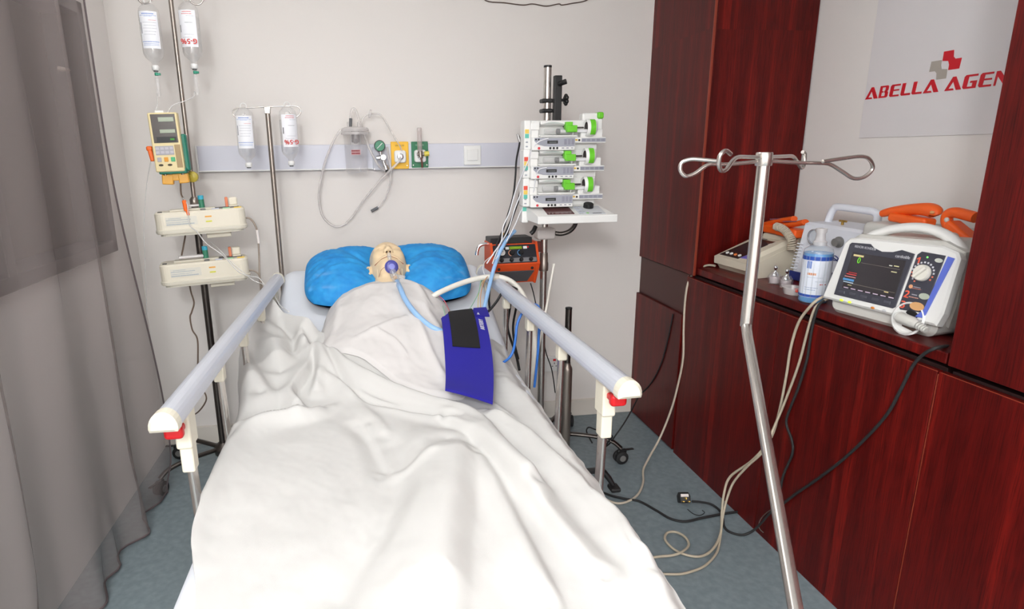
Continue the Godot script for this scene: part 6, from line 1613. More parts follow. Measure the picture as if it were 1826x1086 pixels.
	single("black_lead", B.new().tube(spline([Vector3(1.5200, 0.9999, 1.3886), Vector3(1.4970, 0.9785, 1.3927), Vector3(1.4960, 0.8923, 1.3799), Vector3(1.4960, 0.7899, 1.3764), Vector3(1.4960, 0.6773, 1.3534), Vector3(1.4960, 0.5786, 1.3228), Vector3(1.4960, 0.5196, 1.3147), Vector3(1.4960, 0.4714, 1.3549), Vector3(1.4960, 0.4257, 1.3663), Vector3(1.4960, 0.3670, 1.3489), Vector3(1.4950, 0.3134, 1.3344), Vector3(1.4900, 0.2438, 1.3345), Vector3(1.4800, 0.1884, 1.3390)], 6), 0.0045, 8), bk, "black lead hanging down the counter doors behind the kinked drip pole", "cable")
	single("thin_wire", B.new().tube(spline([Vector3(1.3089, 0.0040, 1.0195), Vector3(1.3160, 0.0030, 1.0541), Vector3(1.3374, 0.0030, 1.0707), Vector3(1.3670, 0.0030, 1.0543), Vector3(1.3657, 0.0040, 1.0382)], 5), 0.0016, 6), bk, "thin dark wire curl beside the mains plug", "wire")
	single("thin_wire", B.new().tube(spline([Vector3(1.5000, 0.1961, 1.3355), Vector3(1.4970, 0.1315, 1.2766), Vector3(1.4960, 0.0729, 1.2384), Vector3(1.4900, 0.0383, 1.2463), Vector3(1.5116, 0.0200, 1.2607), Vector3(1.5453, 0.0100, 1.2628), Vector3(1.6053, 0.0060, 1.2478)], 5), 0.0020, 6), mk("grey_wire", rgb(92, 78, 74), 0.6), "thin grey wire looping at the foot of the counter doors", "wire")
	single("black_lead", B.new().tube(spline([Vector3(1.4970, 0.7059, 0.4101), Vector3(1.4970, 0.5808, 0.3814), Vector3(1.4970, 0.4283, 0.3297), Vector3(1.4960, 0.3087, 0.2577), Vector3(1.4900, 0.2206, 0.1863), Vector3(1.4000, 0.2346, 0.2974), Vector3(1.3000, 0.2112, 0.4290), Vector3(1.2000, 0.2064, 0.5665), Vector3(1.1540, 0.1600, 0.5865), Vector3(1.1443, 0.1000, 0.5468), Vector3(1.1407, 0.0600, 0.5016), Vector3(1.1318, 0.1200, 0.5611), Vector3(1.1502, 0.1400, 0.5559), Vector3(1.1147, 0.1600, 0.5410), Vector3(1.0968, 0.1400, 0.4680), Vector3(1.0728, 0.1400, 0.4366), Vector3(1.0589, 0.1200, 0.4444), Vector3(1.0877, 0.0600, 0.4539)], 5), 0.0036, 7), bk, "thin black lead from the tall cabinet's corner down to the pump stand's castors", "cable")


# ---------------------------------------------------------------- curtain
func curtain() -> void:
	var rows := 70
	var cols := 260
	var nz := noise(0.9, 33, 2)
	var pts := []
	for a in rows:
		var v := float(a) / (rows - 1)          # 0 at the top
		var y := lerpf(2.57, 0.012, v)
		for b in cols:
			var s := float(b) / (cols - 1)
			var z := lerpf(0.560, 2.75, s)
			var ph := z * 17.0 + 2.6 * nz.get_noise_2d(z * 2.0, 3.0) + 0.9 * nz.get_noise_2d(z * 1.2, y * 0.35)
			var amp := 0.017 + 0.014 * nz.get_noise_2d(z * 2.2 + 20.0, y * 0.25) + 0.012 * v
			amp *= smoothstep(0.0, 0.06, s)
			var x := -0.985 + amp * sin(ph) + 0.006 * sin(ph * 2.1 + 1.0 + y) + 0.010 * sin(z * 7.0 + 1.0)
			z += 0.014 * cos(ph)
			# the free edge swings out into the room lower down
			var e := 1.0 - smoothstep(0.0, 0.09, s)
			x += e * (0.012 + 0.075 * smoothstep(0.35, 0.95, v) - 0.03 * smoothstep(0.93, 1.0, v))
			z -= e * 0.05 * smoothstep(0.45, 0.9, v)
			# the hem gathers on the floor
			var g := smoothstep(0.86, 1.0, v)
			x += g * 0.05 * nz.get_noise_2d(z * 4.0, 60.0)
			y = maxf(y, 0.012)
			pts.append(Vector3(x, y, z))
	var cm := mk("sheer_grey", Color(rgb(146, 134, 131), 0.50), 0.85)
	cm.transparency = BaseMaterial3D.TRANSPARENCY_ALPHA
	var o := single("curtain", B.new().sheet(pts, rows, cols), cm, "sheer grey curtain hanging to the floor in front of the left window", "curtain")
	var edge := []
	for a in rows:
		edge.append(pts[a * cols] - o.position)
	part("edge_hem", B.new().tube(edge, 0.0035, 6), mk("hem_brown", rgb(92, 80, 82), 0.8), o)
	var hem := []
	for b in range(0, cols, 3):
		hem.append(pts[(rows - 1) * cols + b] - o.position + Vector3(0, 0.004, 0))
	part("lower_hem", B.new().tube(hem, 0.004, 6), mk("hem_brown", rgb(92, 80, 82), 0.8), o)
	var t := thing("curtain_rail", "white curtain rail under the ceiling along the left wall", "curtain rail", Vector3(-0.975, 2.57, 1.67))
	part("track", B.new().rbox(Vector3(0, 0.015, 0), Vector3(0.03, 0.024, 2.24), 0.004), M.white_plastic, t)

# ---------------------------------------------------------------- pillow, manikin and breathing gear
func pillow() -> void:
	var c := Vector3(0.093, 0.0, 0.405)
	c.y = mattress_top(c.z) + 0.058
	var T := Vector3(0, -0.351, 0.936)
	var N := Vector3(0, 0.936, 0.351)
	var X := Vector3(1, 0, 0).rotated(N, 0.02)
	T = T.rotated(N, 0.02)
	var wr := make_folds([
		[[-0.34, -0.02, -0.20, 0.0, -0.10, 0.02], 0.006, 0.012, 0.3],
		[[-0.34, 0.06, -0.22, 0.05, -0.12, 0.05], 0.007, 0.010, 0.3],
		[[-0.24, -0.17, -0.18, -0.08, -0.10, 0.0], -0.010, 0.016, 0.2],
		[[-0.05, -0.17, -0.06, -0.08, -0.08, 0.0], -0.006, 0.012, 0.2],
		[[0.10, -0.02, 0.20, -0.05, 0.32, -0.05], -0.008, 0.012, 0.3],
		[[0.08, 0.06, 0.18, 0.03, 0.30, 0.06], 0.007, 0.010, 0.3],
		[[0.10, -0.10, 0.16, -0.14, 0.20, -0.18], -0.006, 0.010, 0.2],
		[[0.28, 0.12, 0.33, 0.05, 0.35, -0.02], -0.006, 0.010, 0.2],
		[[-0.33, 0.12, -0.28, 0.06, -0.22, 0.03], -0.006, 0.010, 0.2],
	])
	var nz := noise(5.0, 12, 3)
	var n := 90
	var m := 70
	var pts := []
	for side in 2:
		var rowp := []
		for a in m:
			for b in n:
				# square grid mapped to a soft rounded rectangle
				var s := sin(lerpf(-PI / 2, PI / 2, float(b) / (n - 1)))
				var t := sin(lerpf(-PI / 2, PI / 2, float(a) / (m - 1)))
				var sx := s * sqrt(1.0 - 0.22 * t * t * t * t)
				var tx := t * sqrt(1.0 - 0.30 * s * s * s * s)
				var waist := 1.0 - 0.13 * exp(-s * s * 10.0)
				var ux := sx * 0.372
				var ut := tx * (0.205 + 0.030 * smoothstep(0.0, 1.0, tx) * smoothstep(0.15, 0.6, absf(sx))) * waist
				var prof := pow(maxf(0.0, (1.0 - pow(absf(s), 3.2)) * (1.0 - pow(absf(t), 2.6))), 0.45)
				var h := 0.112 * prof
				if side == 0:
					h *= 1.0 - 0.72 * exp(-pow(ux, 2) / 0.011) * smoothstep(-0.19, -0.02, ut)
					h += (fold_height(Vector2(ux, ut), wr) + 0.004 * nz.get_noise_2d(ux * 9.0, ut * 9.0)) * prof
					# gathers round the seam
					h += 0.004 * sin(s * 40.0 + t * 31.0) * (1.0 - prof) * prof * 2.0
				else:
					h *= 0.46
				rowp.append(c + X * ux + T * ut + N * (h if side == 0 else -h))
		pts.append(rowp)
	var b2 := B.new().sheet(pts[0], m, n)
	b2.sheet(pts[1], m, n)
	# the lower skin faces down
	var half := b2.v.size() / 2
	for k in range(half, b2.v.size()):
		b2.n[k] = -b2.n[k]
	var pm := mk("pillow_blue", Color.WHITE, 0.7)
	var im := Image.create(256, 128, false, Image.FORMAT_RGB8)
	im.fill(rgb(26, 132, 202))
	var n2 := noise(0.05, 4, 3)
	for y in 128:
		for x in 256:
			var k := rgb(24, 132, 204).lerp(rgb(40, 150, 216), 0.5 + n2.get_noise_2d(x, y))
			# faded lilac print band across the lower half
			var band := clampf(1.0 - absf(y - 84 + 4.0 * sin(x * 0.05)) / 9.0, 0, 1) + clampf(1.0 - absf(y - 98 + 3.0 * sin(x * 0.07)) / 5.0, 0, 1)
			var patchy := clampf(0.35 + n2.get_noise_2d(x * 0.6 + 90, y * 2.0) * 1.6, 0, 1) * (1.0 - smoothstep(30.0, 60.0, 128.0 - absf(x - 128.0) - 20.0) * 0.7)
			k = k.lerp(rgb(120, 160, 214), clampf(band, 0, 1) * patchy * 0.75)
			im.set_pixel(x, y, k)
	pm.albedo_texture = ImageTexture.create_from_image(im)
	single("pillow", b2, pm, "bright blue pillow under the manikin's head", "pillow")

# smooth union
func su(a: float, b: float, k: float) -> float:
	var h := clampf(0.5 + 0.5 * (b - a) / k, 0.0, 1.0)
	return lerpf(b, a, h) - k * h * (1.0 - h)

func ell(p: Vector3, c: Vector3, r: Vector3) -> float:
	var q := p - c
	var k0 := (q / r).length()
	var k1 := (q / (r * r)).length()
	return k0 * (k0 - 1.0) / maxf(k1, 1e-6)

func cap(p: Vector3, a: Vector3, b: Vector3, ra: float, rb: float) -> float:
	var ba := b - a
	var h := clampf((p - a).dot(ba) / ba.length_squared(), 0.0, 1.0)
	return (p - a - ba * h).length() - lerpf(ra, rb, h)

# head frame: x across, y out through the face, z towards the chin
func head_field(p: Vector3) -> float:
	var q := Vector3(absf(p.x), p.y, p.z)
	var d := ell(p, Vector3(0, -0.006, -0.030), Vector3(0.074, 0.088, 0.090))
	d = su(d, ell(p, Vector3(0, 0.016, 0.034), Vector3(0.068, 0.068, 0.078)), 0.03)
	d = su(d, ell(p, Vector3(0, 0.054, 0.088), Vector3(0.030, 0.024, 0.022)), 0.03)
	d = su(d, cap(q, Vector3(0.052, -0.004, 0.040), Vector3(0.022, 0.040, 0.094), 0.018, 0.016), 0.02)
	# brow, cheeks, eyes
	d = su(d, cap(q, Vector3(0.012, 0.080, -0.022), Vector3(0.044, 0.064, -0.024), 0.010, 0.009), 0.014)
	d = su(d, ell(q, Vector3(0.038, 0.060, 0.020), Vector3(0.022, 0.018, 0.022)), 0.02)
	d = -su(-d, ell(q, Vector3(0.030, 0.090, -0.006), Vector3(0.017, 0.016, 0.010)), 0.010)
	d = su(d, ell(q, Vector3(0.030, 0.066, -0.005), Vector3(0.015, 0.014, 0.011)), 0.006)
	# nose
	d = su(d, cap(p, Vector3(0, 0.080, -0.012), Vector3(0, 0.099, 0.026), 0.008, 0.011), 0.010)
	d = su(d, ell(q, Vector3(0.011, 0.090, 0.030), Vector3(0.008, 0.010, 0.008)), 0.006)
	d = -su(-d, ell(q, Vector3(0.0058, 0.090, 0.040), Vector3(0.0036, 0.006, 0.009)), 0.001)
	# lips and the long mouth slit
	d = su(d, cap(q, Vector3(0, 0.080, 0.052), Vector3(0.030, 0.066, 0.056), 0.007, 0.004), 0.010)
	d = su(d, cap(q, Vector3(0, 0.077, 0.066), Vector3(0.028, 0.064, 0.064), 0.007, 0.004), 0.010)
	d = -su(-d, minf(cap(q, Vector3(0, 0.089, 0.058), Vector3(0.030, 0.074, 0.059), 0.0036, 0.0030), cap(q, Vector3(0.030, 0.074, 0.059), Vector3(0.054, 0.050, 0.062), 0.0030, 0.0022)), 0.002)
	# ears
	var er := ell(q, Vector3(0.080, 0.010, 0.048), Vector3(0.013, 0.020, 0.027))
	er = -su(-er, ell(q, Vector3(0.084, 0.020, 0.056), Vector3(0.007, 0.009, 0.014)), 0.004)
	d = su(d, er, 0.008)
	# neck, with a seam under the jaw
	d = su(d, cap(p, Vector3(0, -0.012, 0.060), Vector3(0, -0.030, 0.19), 0.056, 0.058), 0.016)
	var seam := absf(p.z - 0.098 + 0.25 * maxf(0.0, p.y) - 2.0 * p.x * p.x)
	if p.y < 0.046:
		d += 0.0035 * exp(-seam * seam / 6e-6) 
	return d

func nets(b: B, field: Callable, lo: Vector3, hi: Vector3, cell: float, xf: Transform3D) -> B:
	var nx := int((hi.x - lo.x) / cell) + 2
	var ny := int((hi.y - lo.y) / cell) + 2
	var nzz := int((hi.z - lo.z) / cell) + 2
	var f := PackedFloat32Array()
	f.resize(nx * ny * nzz)
	f.fill(1.0)
	var blk := 4
	var reach := cell * blk * 0.9
	for bx in range(0, nx, blk):
		for by in range(0, ny, blk):
			for bz in range(0, nzz, blk):
				var mid := lo + Vector3(bx + 1.5, by + 1.5, bz + 1.5) * cell
				var dm: float = field.call(mid)
				if absf(dm) > reach * 2.0 + 0.012:
					for x in range(bx, mini(bx + blk, nx)):
						for y in range(by, mini(by + blk, ny)):
							for z in range(bz, mini(bz + blk, nzz)):
								f[(x * ny + y) * nzz + z] = dm
					continue
				for x in range(bx, mini(bx + blk, nx)):
					for y in range(by, mini(by + blk, ny)):
						for z in range(bz, mini(bz + blk, nzz)):
							f[(x * ny + y) * nzz + z] = field.call(lo + Vector3(x, y, z) * cell)
	var ids := {}
	var offs := [0, 1, nzz, nzz + 1, ny * nzz, ny * nzz + 1, ny * nzz + nzz, ny * nzz + nzz + 1]
	var at := [Vector3(0, 0, 0), Vector3(0, 0, 1), Vector3(0, 1, 0), Vector3(0, 1, 1), Vector3(1, 0, 0), Vector3(1, 0, 1), Vector3(1, 1, 0), Vector3(1, 1, 1)]
	var edges := [[0, 1], [0, 2], [0, 4], [1, 3], [1, 5], [2, 3], [2, 6], [3, 7], [4, 5], [4, 6], [5, 7], [6, 7]]
	for x in nx - 1:
		for y in ny - 1:
			for z in nzz - 1:
				var o := (x * ny + y) * nzz + z
				var inside := 0
				for k in 8:
					if f[o + offs[k]] < 0.0:
						inside += 1
				if inside == 0 or inside == 8:
					continue
				var s := Vector3.ZERO
				var c := 0
				for e in edges:
					var fa := f[o + offs[e[0]]]
					var fb := f[o + offs[e[1]]]
					if (fa < 0.0) != (fb < 0.0):
						s += (at[e[0]] as Vector3).lerp(at[e[1]], fa / (fa - fb))
						c += 1
				var p := lo + (Vector3(x, y, z) + s / c) * cell
				var h := cell * 0.4
				var g := Vector3(field.call(p + Vector3(h, 0, 0)) - field.call(p - Vector3(h, 0, 0)), field.call(p + Vector3(0, h, 0)) - field.call(p - Vector3(0, h, 0)), field.call(p + Vector3(0, 0, h)) - field.call(p - Vector3(0, 0, h)))
				ids[o] = b.vert(xf * p, (xf.basis * g).normalized())
	for x in range(1, nx - 1):
		for y in range(1, ny - 1):
			for z in range(1, nzz - 1):
				var o := (x * ny + y) * nzz + z
				var a := f[o] < 0.0
				if a != (f[o + ny * nzz] < 0.0):
					b.quad(ids[o], ids[o - nzz], ids[o - nzz - 1], ids[o - 1])
				if a != (f[o + nzz] < 0.0):
					b.quad(ids[o], ids[o - ny * nzz], ids[o - ny * nzz - 1], ids[o - 1])
				if a != (f[o + 1] < 0.0):
					b.quad(ids[o], ids[o - ny * nzz], ids[o - ny * nzz - nzz], ids[o - nzz])
	return b

func torso_field(p: Vector3) -> float:
	# chest and shoulders in bed axes, under the sheet
	var d := ell(p, Vector3(0, 0.02, 0.16), Vector3(0.165, 0.062, 0.24))
	d = su(d, ell(Vector3(absf(p.x), p.y, p.z), Vector3(0.125, 0.0, 0.03), Vector3(0.055, 0.05, 0.07)), 0.05)
	d = su(d, cap(p, Vector3(0, 0.055, -0.17), Vector3(0, 0.01, 0.0), 0.056, 0.06), 0.05)
	return d

func patient() -> void:
	var c := Vector3(0.094, 1.004, 0.425)
	var Y := Vector3(0.0, 0.925, 0.38).normalized()
	var Z := Vector3(0.03, -0.38, 0.925).normalized()
	var X := Y.cross(Z)
	var b := B.new()
	nets(b, head_field, Vector3(-0.098, -0.11, -0.13), Vector3(0.098, 0.125, 0.20), 0.0036, Transform3D(Basis(X, Y, Z).scaled(Vector3.ONE * 1.12), c))
	var tx := Transform3D(Basis(Vector3.RIGHT, 0.33), Vector3(0.084, 0.842, 0.66))
	nets(b, torso_field, Vector3(-0.24, -0.08, -0.22), Vector3(0.24, 0.12, 0.42), 0.014, tx)
	var skin := mk("manikin_skin", rgb(230, 204, 166), 0.5)
	var o := single("training_manikin", b, skin, "bald tan training manikin head on the blue pillow, airway piece in its mouth", "manikin")
	# coloured lines of the mould: mouth slit, nostrils, jaw seam
	var hx := func(p: Vector3) -> Vector3: return c + (X * p.x + Y * p.y + Z * p.z) * 1.12 - o.position
	var ml := []
	for k in 25:
		var x := lerpf(-0.056, 0.056, k / 24.0)
		var lo := 0.0
		var hi := 0.13
		for it in 14:
			var m := (lo + hi) / 2
			if head_field(Vector3(x, m, 0.058 + x * x)) < 0.0:
				lo = m
			else:
				hi = m
		ml.append(hx.call(Vector3(x, lo, 0.058 + x * x)))
	part("mouth_slit", B.new().tube(ml, 0.0028, 6), mk("mould_brown", rgb(150, 86, 62), 0.6), o, "brown mouth slit")
	for s in [-1, 1]:
		part("nostril", B.new().ball(hx.call(Vector3(s * 0.0066, 0.091, 0.037)), Vector3(0.0036, 0.0040, 0.0040), 12), mk("mould_dark", rgb(58, 28, 22), 0.7), o, "dark nostril")
	var sl := []
	for k in 17:
		var an := lerpf(-1.25, 1.25, k / 16.0)
		var d := Vector3(sin(an), cos(an), 0)
		var lo := 0.0
		var hi := 0.11
		var zc := 0.106
		for it in 14:
			var m := (lo + hi) / 2
			if head_field(Vector3(0, -0.018, zc) + d * m) < 0.0:
				lo = m
			else:
				hi = m
		sl.append(hx.call(Vector3(0, -0.018, zc) + d * lo))
	part("neck_seam", B.new().tube(sl, 0.0011, 6), mk("mould_brown", rgb(150, 86, 62), 0.6), o)
	# breathing gear
	var W := clear("mask_clear", rgb(226, 226, 224), 0.30)
	var at := Vector3(0.1035, 1.0264, 0.5650)
	var mouth := c + Y * 0.092 + Z * 0.067
	var t := thing("breathing_valve", "violet blue breathing valve with clear elbow in the manikin's mouth", "breathing valve", at)
	part("mouth_tube", B.new().tube(spline([mouth - at, mouth + Y * 0.02 + Z * 0.012 - at, Vector3(-0.004, 0.012, -0.012), Vector3(0, 0, 0)], 5), 0.0085, 12), W, t)
	var vi := mk("valve_violet", Color(rgb(84, 88, 176), 0.80), 0.15)
	vi.transparency = BaseMaterial3D.TRANSPARENCY_ALPHA
	var ax := (Vector3(0, 1.5, 3.2) - at + Vector3(0.4, 0.3, 0)).normalized()
	var vx := up_to(ax, Vector3.ZERO)
	part("valve_dome", B.new().lathe([Vector2(0, -0.012), Vector2(0.020, -0.012), Vector2(0.026, -0.006), Vector2(0.028, 0.0), Vector2(0.026, 0.006), Vector2(0.018, 0.010), Vector2(0, 0.012)], vx, 28, 60), vi, t)
	part("valve_face", B.new().lathe([Vector2(0.013, 0.0115), Vector2(0.013, 0.0145), Vector2(0.0, 0.015)], vx, 20), mk("violet_pale", rgb(130, 134, 206), 0.25), t)
	part("valve_ring", B.new().lathe([Vector2(0.026, -0.003), Vector2(0.0295, -0.002), Vector2(0.0295, 0.002), Vector2(0.026, 0.003)], vx, 28), mk("violet_ring", rgb(62, 64, 150), 0.3), t)
	var e0 := Vector3(0.1152, 0.9864, 0.5900) - at
	var e1 := Vector3(0.1225, 0.9701, 0.6200) - at
	part("elbow", B.new().tube([Vector3(0.004, -0.012, 0.0), e0 + Vector3(-0.006, 0.012, 0), e0, e1], [0.013, 0.016, 0.018, 0.014], 16), W, t)
	part("brass_insert", B.new().ball(e0 + Vector3(0.001, 0.0, 0.010), Vector3(0.009, 0.009, 0.009), 14), mk("amber_insert", rgb(206, 152, 84), 0.3), t)
	part("side_port", B.new().tube([e0, e0 + Vector3(0.026, -0.004, 0.0), e0 + Vector3(0.040, -0.010, 0.0)], [0.012, 0.013, 0.014], 14), W, t)
	var blue := mk("hose_blue", rgb(146, 186, 228), 0.3)
	single("breathing_hose", B.new().tube(spline([Vector3(0.1221, 0.9745, 0.6300), Vector3(0.1248, 0.9718, 0.6650), Vector3(0.1277, 0.9731, 0.7738), Vector3(0.1388, 0.9488, 0.8320), Vector3(0.1583, 0.9218, 0.8838), Vector3(0.1880, 0.8921, 0.9315), Vector3(0.2262, 0.8654, 0.9714), Vector3(0.2628, 0.8491, 0.9832), Vector3(0.2987, 0.8341, 0.9841), Vector3(0.3615, 0.7989, 0.9526)], 6), 0.0105, 12), blue, "pale blue breathing hose from the valve down the chest sheet to the blue cuff", "hose")
	single("breathing_hose", B.new().tube(spline([Vector3(0.4532, 0.8613, 0.8300), Vector3(0.4660, 0.8862, 0.8000), Vector3(0.4895, 0.9258, 0.7400), Vector3(0.5159, 0.9724, 0.6800), Vector3(0.5387, 1.0175, 0.6400), Vector3(0.5625, 1.0693, 0.6200), Vector3(0.5889, 1.1093, 0.6000), Vector3(0.6178, 1.1348, 0.5600), Vector3(0.6575, 1.1583, 0.5200)], 6), 0.0085, 12), blue, "pale blue hose rising from the blue cuff past the orange ventilator", "hose")
	# white ventilator tube over the right rail
	var wt := single("ventilator_tube", B.new().tube(spline([Vector3(0.2610, 0.9156, 0.7000), Vector3(0.2921, 0.9334, 0.7000), Vector3(0.3655, 0.9551, 0.6700), Vector3(0.4422, 0.9711, 0.6450), Vector3(0.5087, 0.9776, 0.6300), Vector3(0.5609, 0.9773, 0.6400), Vector3(0.6020, 0.9656, 0.6767), Vector3(0.6250, 0.9420, 0.7437), Vector3(0.6400, 0.9013, 0.7998), Vector3(0.6450, 0.8438, 0.8734), Vector3(0.6450, 0.7638, 0.9213), Vector3(0.6450, 0.6657, 0.9106), Vector3(0.6400, 0.5556, 0.8743)], 6), 0.0115, 12), mk("tube_ivory", rgb(226, 222, 212), 0.4), "white ventilator tube arching from under the chest sheet over the right bed rail", "tube")
	part("coupling", B.new().tube([Vector3(0.5227, 0.9778, 0.6340) - wt.position, Vector3(0.5398, 0.9773, 0.6350) - wt.position, Vector3(0.5609, 0.9761, 0.6400) - wt.position], [0.016, 0.017, 0.0155], 14), mk("coupling_grey", rgb(190, 180, 168), 0.4), wt)
	# blue pressure cuff
	var rows := 60
	var cols := 40
	var pts := []
	var cuff := func(u: float, v: float, up: float) -> Vector3:
		# u across, v down its length
		var p := Vector2.ZERO
		var tl := Vector2(0.272, 0.900)
		var tr := Vector2(0.448, 0.830)
		var bl := Vector2(0.222, 1.42)
		var br := Vector2(0.352, 1.525)
		p = tl.lerp(tr, u).lerp(bl.lerp(br, u), v)
		p.x += 0.02 * sin(PI * v) * 1.0 - 0.012 * sin(PI * v) * (1.0 - u)
		# slanted upper left corner
		p.y += 0.05 * smoothstep(0.25, 0.0, u) * smoothstep(0.15, 0.0, v)
		var y := maxf(lerpf(0.895, 0.785, smoothstep(0.0, 0.9, v)) - 0.012 * u, cover_top(p.x, p.y) + 0.012)
		y += 0.006 * sin(v * 7.0 + u * 2.0) + up
		return Vector3(p.x, y, p.y)
	for a in rows:
		for k in cols:
			pts.append(cuff.call(float(k) / (cols - 1), float(a) / (rows - 1), 0.0))
	var royal := mk("cuff_blue", rgb(28, 20, 142), 0.8)
	var cf := single("pressure_cuff", B.new().sheet(pts, rows, cols, 0.009), royal, "royal blue pressure cuff with a black pad laid over the bedding", "pressure cuff")
	pts = []
	for a in 30:
		for k in 30:
			pts.append(cuff.call(lerpf(0.17, 0.76, k / 29.0), lerpf(0.0, 0.46, a / 29.0), 0.004) - cf.position)
	part("black_pad", B.new().sheet(pts, 30, 30, 0.003), mk("pad_black", rgb(20, 18, 20), 0.95), cf, "black hook and loop pad")
	pts = []
	for a in 12:
		for k in 6:
			pts.append(cuff.call(lerpf(0.80, 1.12, k / 5.0), lerpf(-0.01, 0.13, a / 11.0), 0.004) - cf.position)
	part("hose_tab", B.new().sheet(pts, 12, 6, 0.004), royal, cf)
	# lettering runs up the right margin
	var p0: Vector3 = cuff.call(0.86, 0.30, 0.002)
	var p1: Vector3 = cuff.call(0.86, 0.14, 0.002)
	var px: Vector3 = cuff.call(0.92, 0.22, 0.002)
	var lx := (p1 - p0).normalized()
	var ly := (cuff.call(0.80, 0.22, 0.002) - px as Vector3)
	ly = (ly - lx * ly.dot(lx)).normalized()
	letters("cuff_lettering", "ARTERY", 0.022, mk("print_white", rgb(206, 206, 212), 0.5), cf, Transform3D(Basis(lx, ly, lx.cross(ly)), (p0 + p1) / 2 - cf.position - ly * 0.004), 0.0008, "Droid Sans", true)
	var tri := PackedVector2Array([Vector2(0, -0.007), Vector2(0.022, 0), Vector2(0, 0.007)])
	part("arrow_mark", B.new().prism(tri, 0.001, Transform3D(Basis(lx, ly, lx.cross(ly)), cuff.call(0.86, 0.115, 0.002) - cf.position + lx.cross(ly) * 0.0006)), mk("print_white", rgb(206, 206, 212), 0.5), cf)
	single("cuff_lead", B.new().tube(spline([Vector3(0.4648, 0.8701, 0.8300), Vector3(0.4830, 0.8784, 0.8200), Vector3(0.5174, 0.9096, 0.8000), Vector3(0.5382, 0.9370, 0.7900), Vector3(0.5780, 0.9389, 0.7076), Vector3(0.5880, 0.9540, 0.7473), Vector3(0.5950, 0.9574, 0.7878), Vector3(0.6250, 0.9262, 0.7149), Vector3(0.6350, 0.8507, 0.6571), Vector3(0.6350, 0.7458, 0.5979), Vector3(0.6400, 0.6677, 0.6017), Vector3(0.6400, 0.6130, 0.6781)], 6), 0.0052, 8), M.black_rubber, "black hose from the corner of the blue cuff over the right rail", "cable")
	single("black_lead", B.new().tube(spline([Vector3(0.5245, 0.9612, 0.6000), Vector3(0.5270, 0.9184, 0.6000), Vector3(0.5244, 0.8552, 0.6000), Vector3(0.5386, 0.7983, 0.5800), Vector3(0.5738, 0.7123, 0.5600), Vector3(0.5836, 0.6254, 0.5400), Vector3(0.6033, 0.5286, 0.5000)], 6), 0.0045, 8), M.black_rubber, "black lead hanging by the rail's head end beside the blue hose", "cable")
	single("black_lead", B.new().tube(spline([Vector3(0.6200, 0.8917, 0.6129), Vector3(0.6200, 0.8233, 0.5934), Vector3(0.6200, 0.7339, 0.5513), Vector3(0.6200, 0.6941, 0.5977), Vector3(0.6200, 0.6651, 0.6747), Vector3(0.6200, 0.6341, 0.7382), Vector3(0.6200, 0.5976, 0.7800)], 6), 0.0058, 8), M.black_rubber, "thick black lead dangling behind the second post of the right rail", "cable")
	var sky := mk("lead_blue", rgb(60, 122, 210), 0.4)
	single("blue_lead", B.new().tube(spline([Vector3(0.4885, 0.7356, 1.0600), Vector3(0.5146, 0.7451, 1.0400), Vector3(0.5320, 0.7676, 1.0300), Vector3(0.5403, 0.8115, 1.0300), Vector3(0.5487, 0.8656, 1.0200), Vector3(0.5681, 0.9058, 1.0100), Vector3(0.5943, 0.9304, 1.0000), Vector3(0.6238, 0.9330, 0.9800), Vector3(0.6100, 0.9517, 1.0914), Vector3(0.6250, 0.9058, 1.0639), Vector3(0.6300, 0.8433, 1.0351), Vector3(0.6300, 0.7512, 1.0258), Vector3(0.6300, 0.6509, 1.0003), Vector3(0.6300, 0.5992, 0.9871)], 6), 0.0052, 8), sky, "bright blue lead looped over the right rail onto the blanket", "cable")
	single("white_lead", B.new().tube(spline([Vector3(0.8000, 1.0295, 0.6559), Vector3(0.7800, 0.9347, 0.6719), Vector3(0.7400, 0.8707, 0.7621), Vector3(0.7100, 0.8003, 0.8125), Vector3(0.6900, 0.7357, 0.8370), Vector3(0.6800, 0.6595, 0.8264), Vector3(0.6700, 0.6120, 0.8307)], 6), 0.0055, 8), mk("tube_ivory", rgb(226, 222, 212), 0.4), "white tube falling from the pump tower's pole behind the right bed rail", "tube")
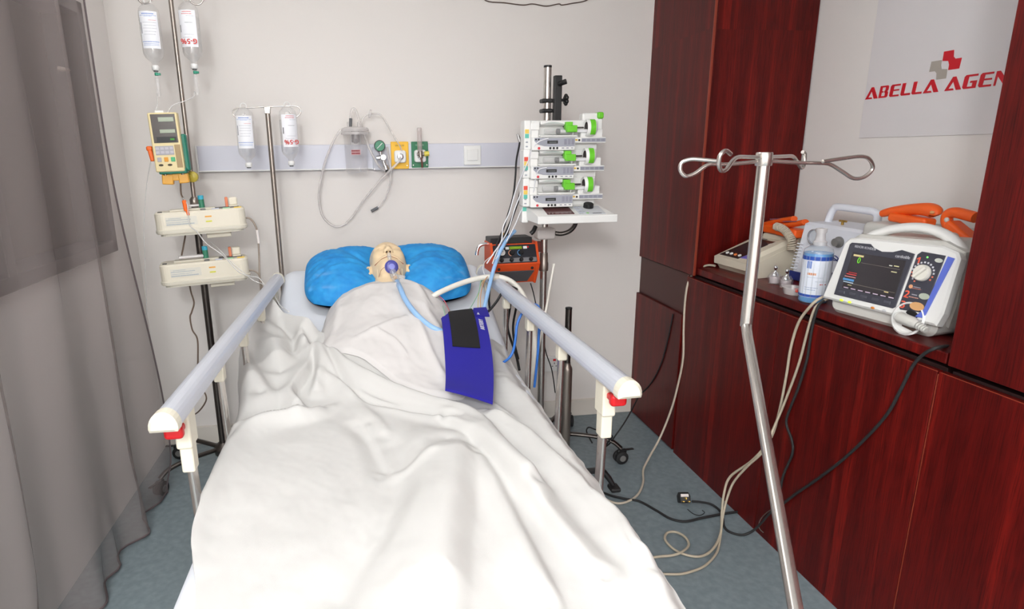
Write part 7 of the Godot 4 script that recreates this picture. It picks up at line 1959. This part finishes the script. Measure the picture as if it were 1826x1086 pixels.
	# thin sensor wires on the mattress
	var wires := [
		[[Vector3(0.2883, 0.9258, 0.7300), Vector3(0.3090, 0.9058, 0.7300), Vector3(0.3206, 0.8791, 0.7800), Vector3(0.3271, 0.8585, 0.8300), Vector3(0.3363, 0.8474, 0.8600)], rgb(196, 92, 104), "thin red sensor wire between the chest sheet and the cuff"],
		[[Vector3(0.3936, 0.8473, 0.8000), Vector3(0.4034, 0.8629, 0.7700), Vector3(0.4365, 0.8973, 0.7300), Vector3(0.4630, 0.9282, 0.6900), Vector3(0.4812, 0.9669, 0.6450), Vector3(0.5096, 0.9768, 0.6000)], rgb(120, 176, 140), "thin green sensor wire from the cuff to the white tube"],
		[[Vector3(0.4415, 0.8635, 0.7800), Vector3(0.4569, 0.9086, 0.7100), Vector3(0.4716, 0.9431, 0.6700), Vector3(0.4920, 0.9655, 0.6400), Vector3(0.5195, 0.9813, 0.6000)], rgb(210, 190, 120), "thin yellow sensor wire from the cuff to the white tube"],
		[[Vector3(0.4552, 0.8747, 0.7700), Vector3(0.4665, 0.9130, 0.7100), Vector3(0.4838, 0.9523, 0.6700), Vector3(0.5023, 0.9768, 0.6500), Vector3(0.5255, 0.9873, 0.6200)], rgb(206, 150, 92), "thin orange sensor wire from the cuff to the white tube"],
		[[Vector3(0.3015, 0.8894, 0.7500), Vector3(0.3016, 0.8662, 0.8000), Vector3(0.3015, 0.8442, 0.8500), Vector3(0.2997, 0.8363, 0.8800)], rgb(150, 196, 168), "thin pale green sensor wire along the chest sheet's right edge"],
		[[Vector3(0.5084, 0.9780, 0.5800), Vector3(0.5066, 1.0028, 0.5500), Vector3(0.5181, 1.0241, 0.5300), Vector3(0.5405, 1.0418, 0.5200), Vector3(0.5762, 1.0658, 0.5200), Vector3(0.5922, 1.0933, 0.5400)], rgb(226, 226, 226), "thin white sensor wire rising past the gauge of the ventilator"],
	]
	for k in wires.size():
		single("sensor_wire", B.new().tube(spline(wires[k][0], 6), 0.0017, 6), mk("wire_%d" % k, wires[k][1], 0.5), wires[k][2], "wire", "thin sensor wires")

func cover_top(x: float, z: float) -> float:
	# about the top of whatever bedding lies at that spot
	var y := mattress_top(z) + 0.012
	if z > 0.86:
		y = maxf(y, mattress_top(z) + 0.045)
	return maxf(y, mattress_top(z) + torso(x, z) + 0.028)
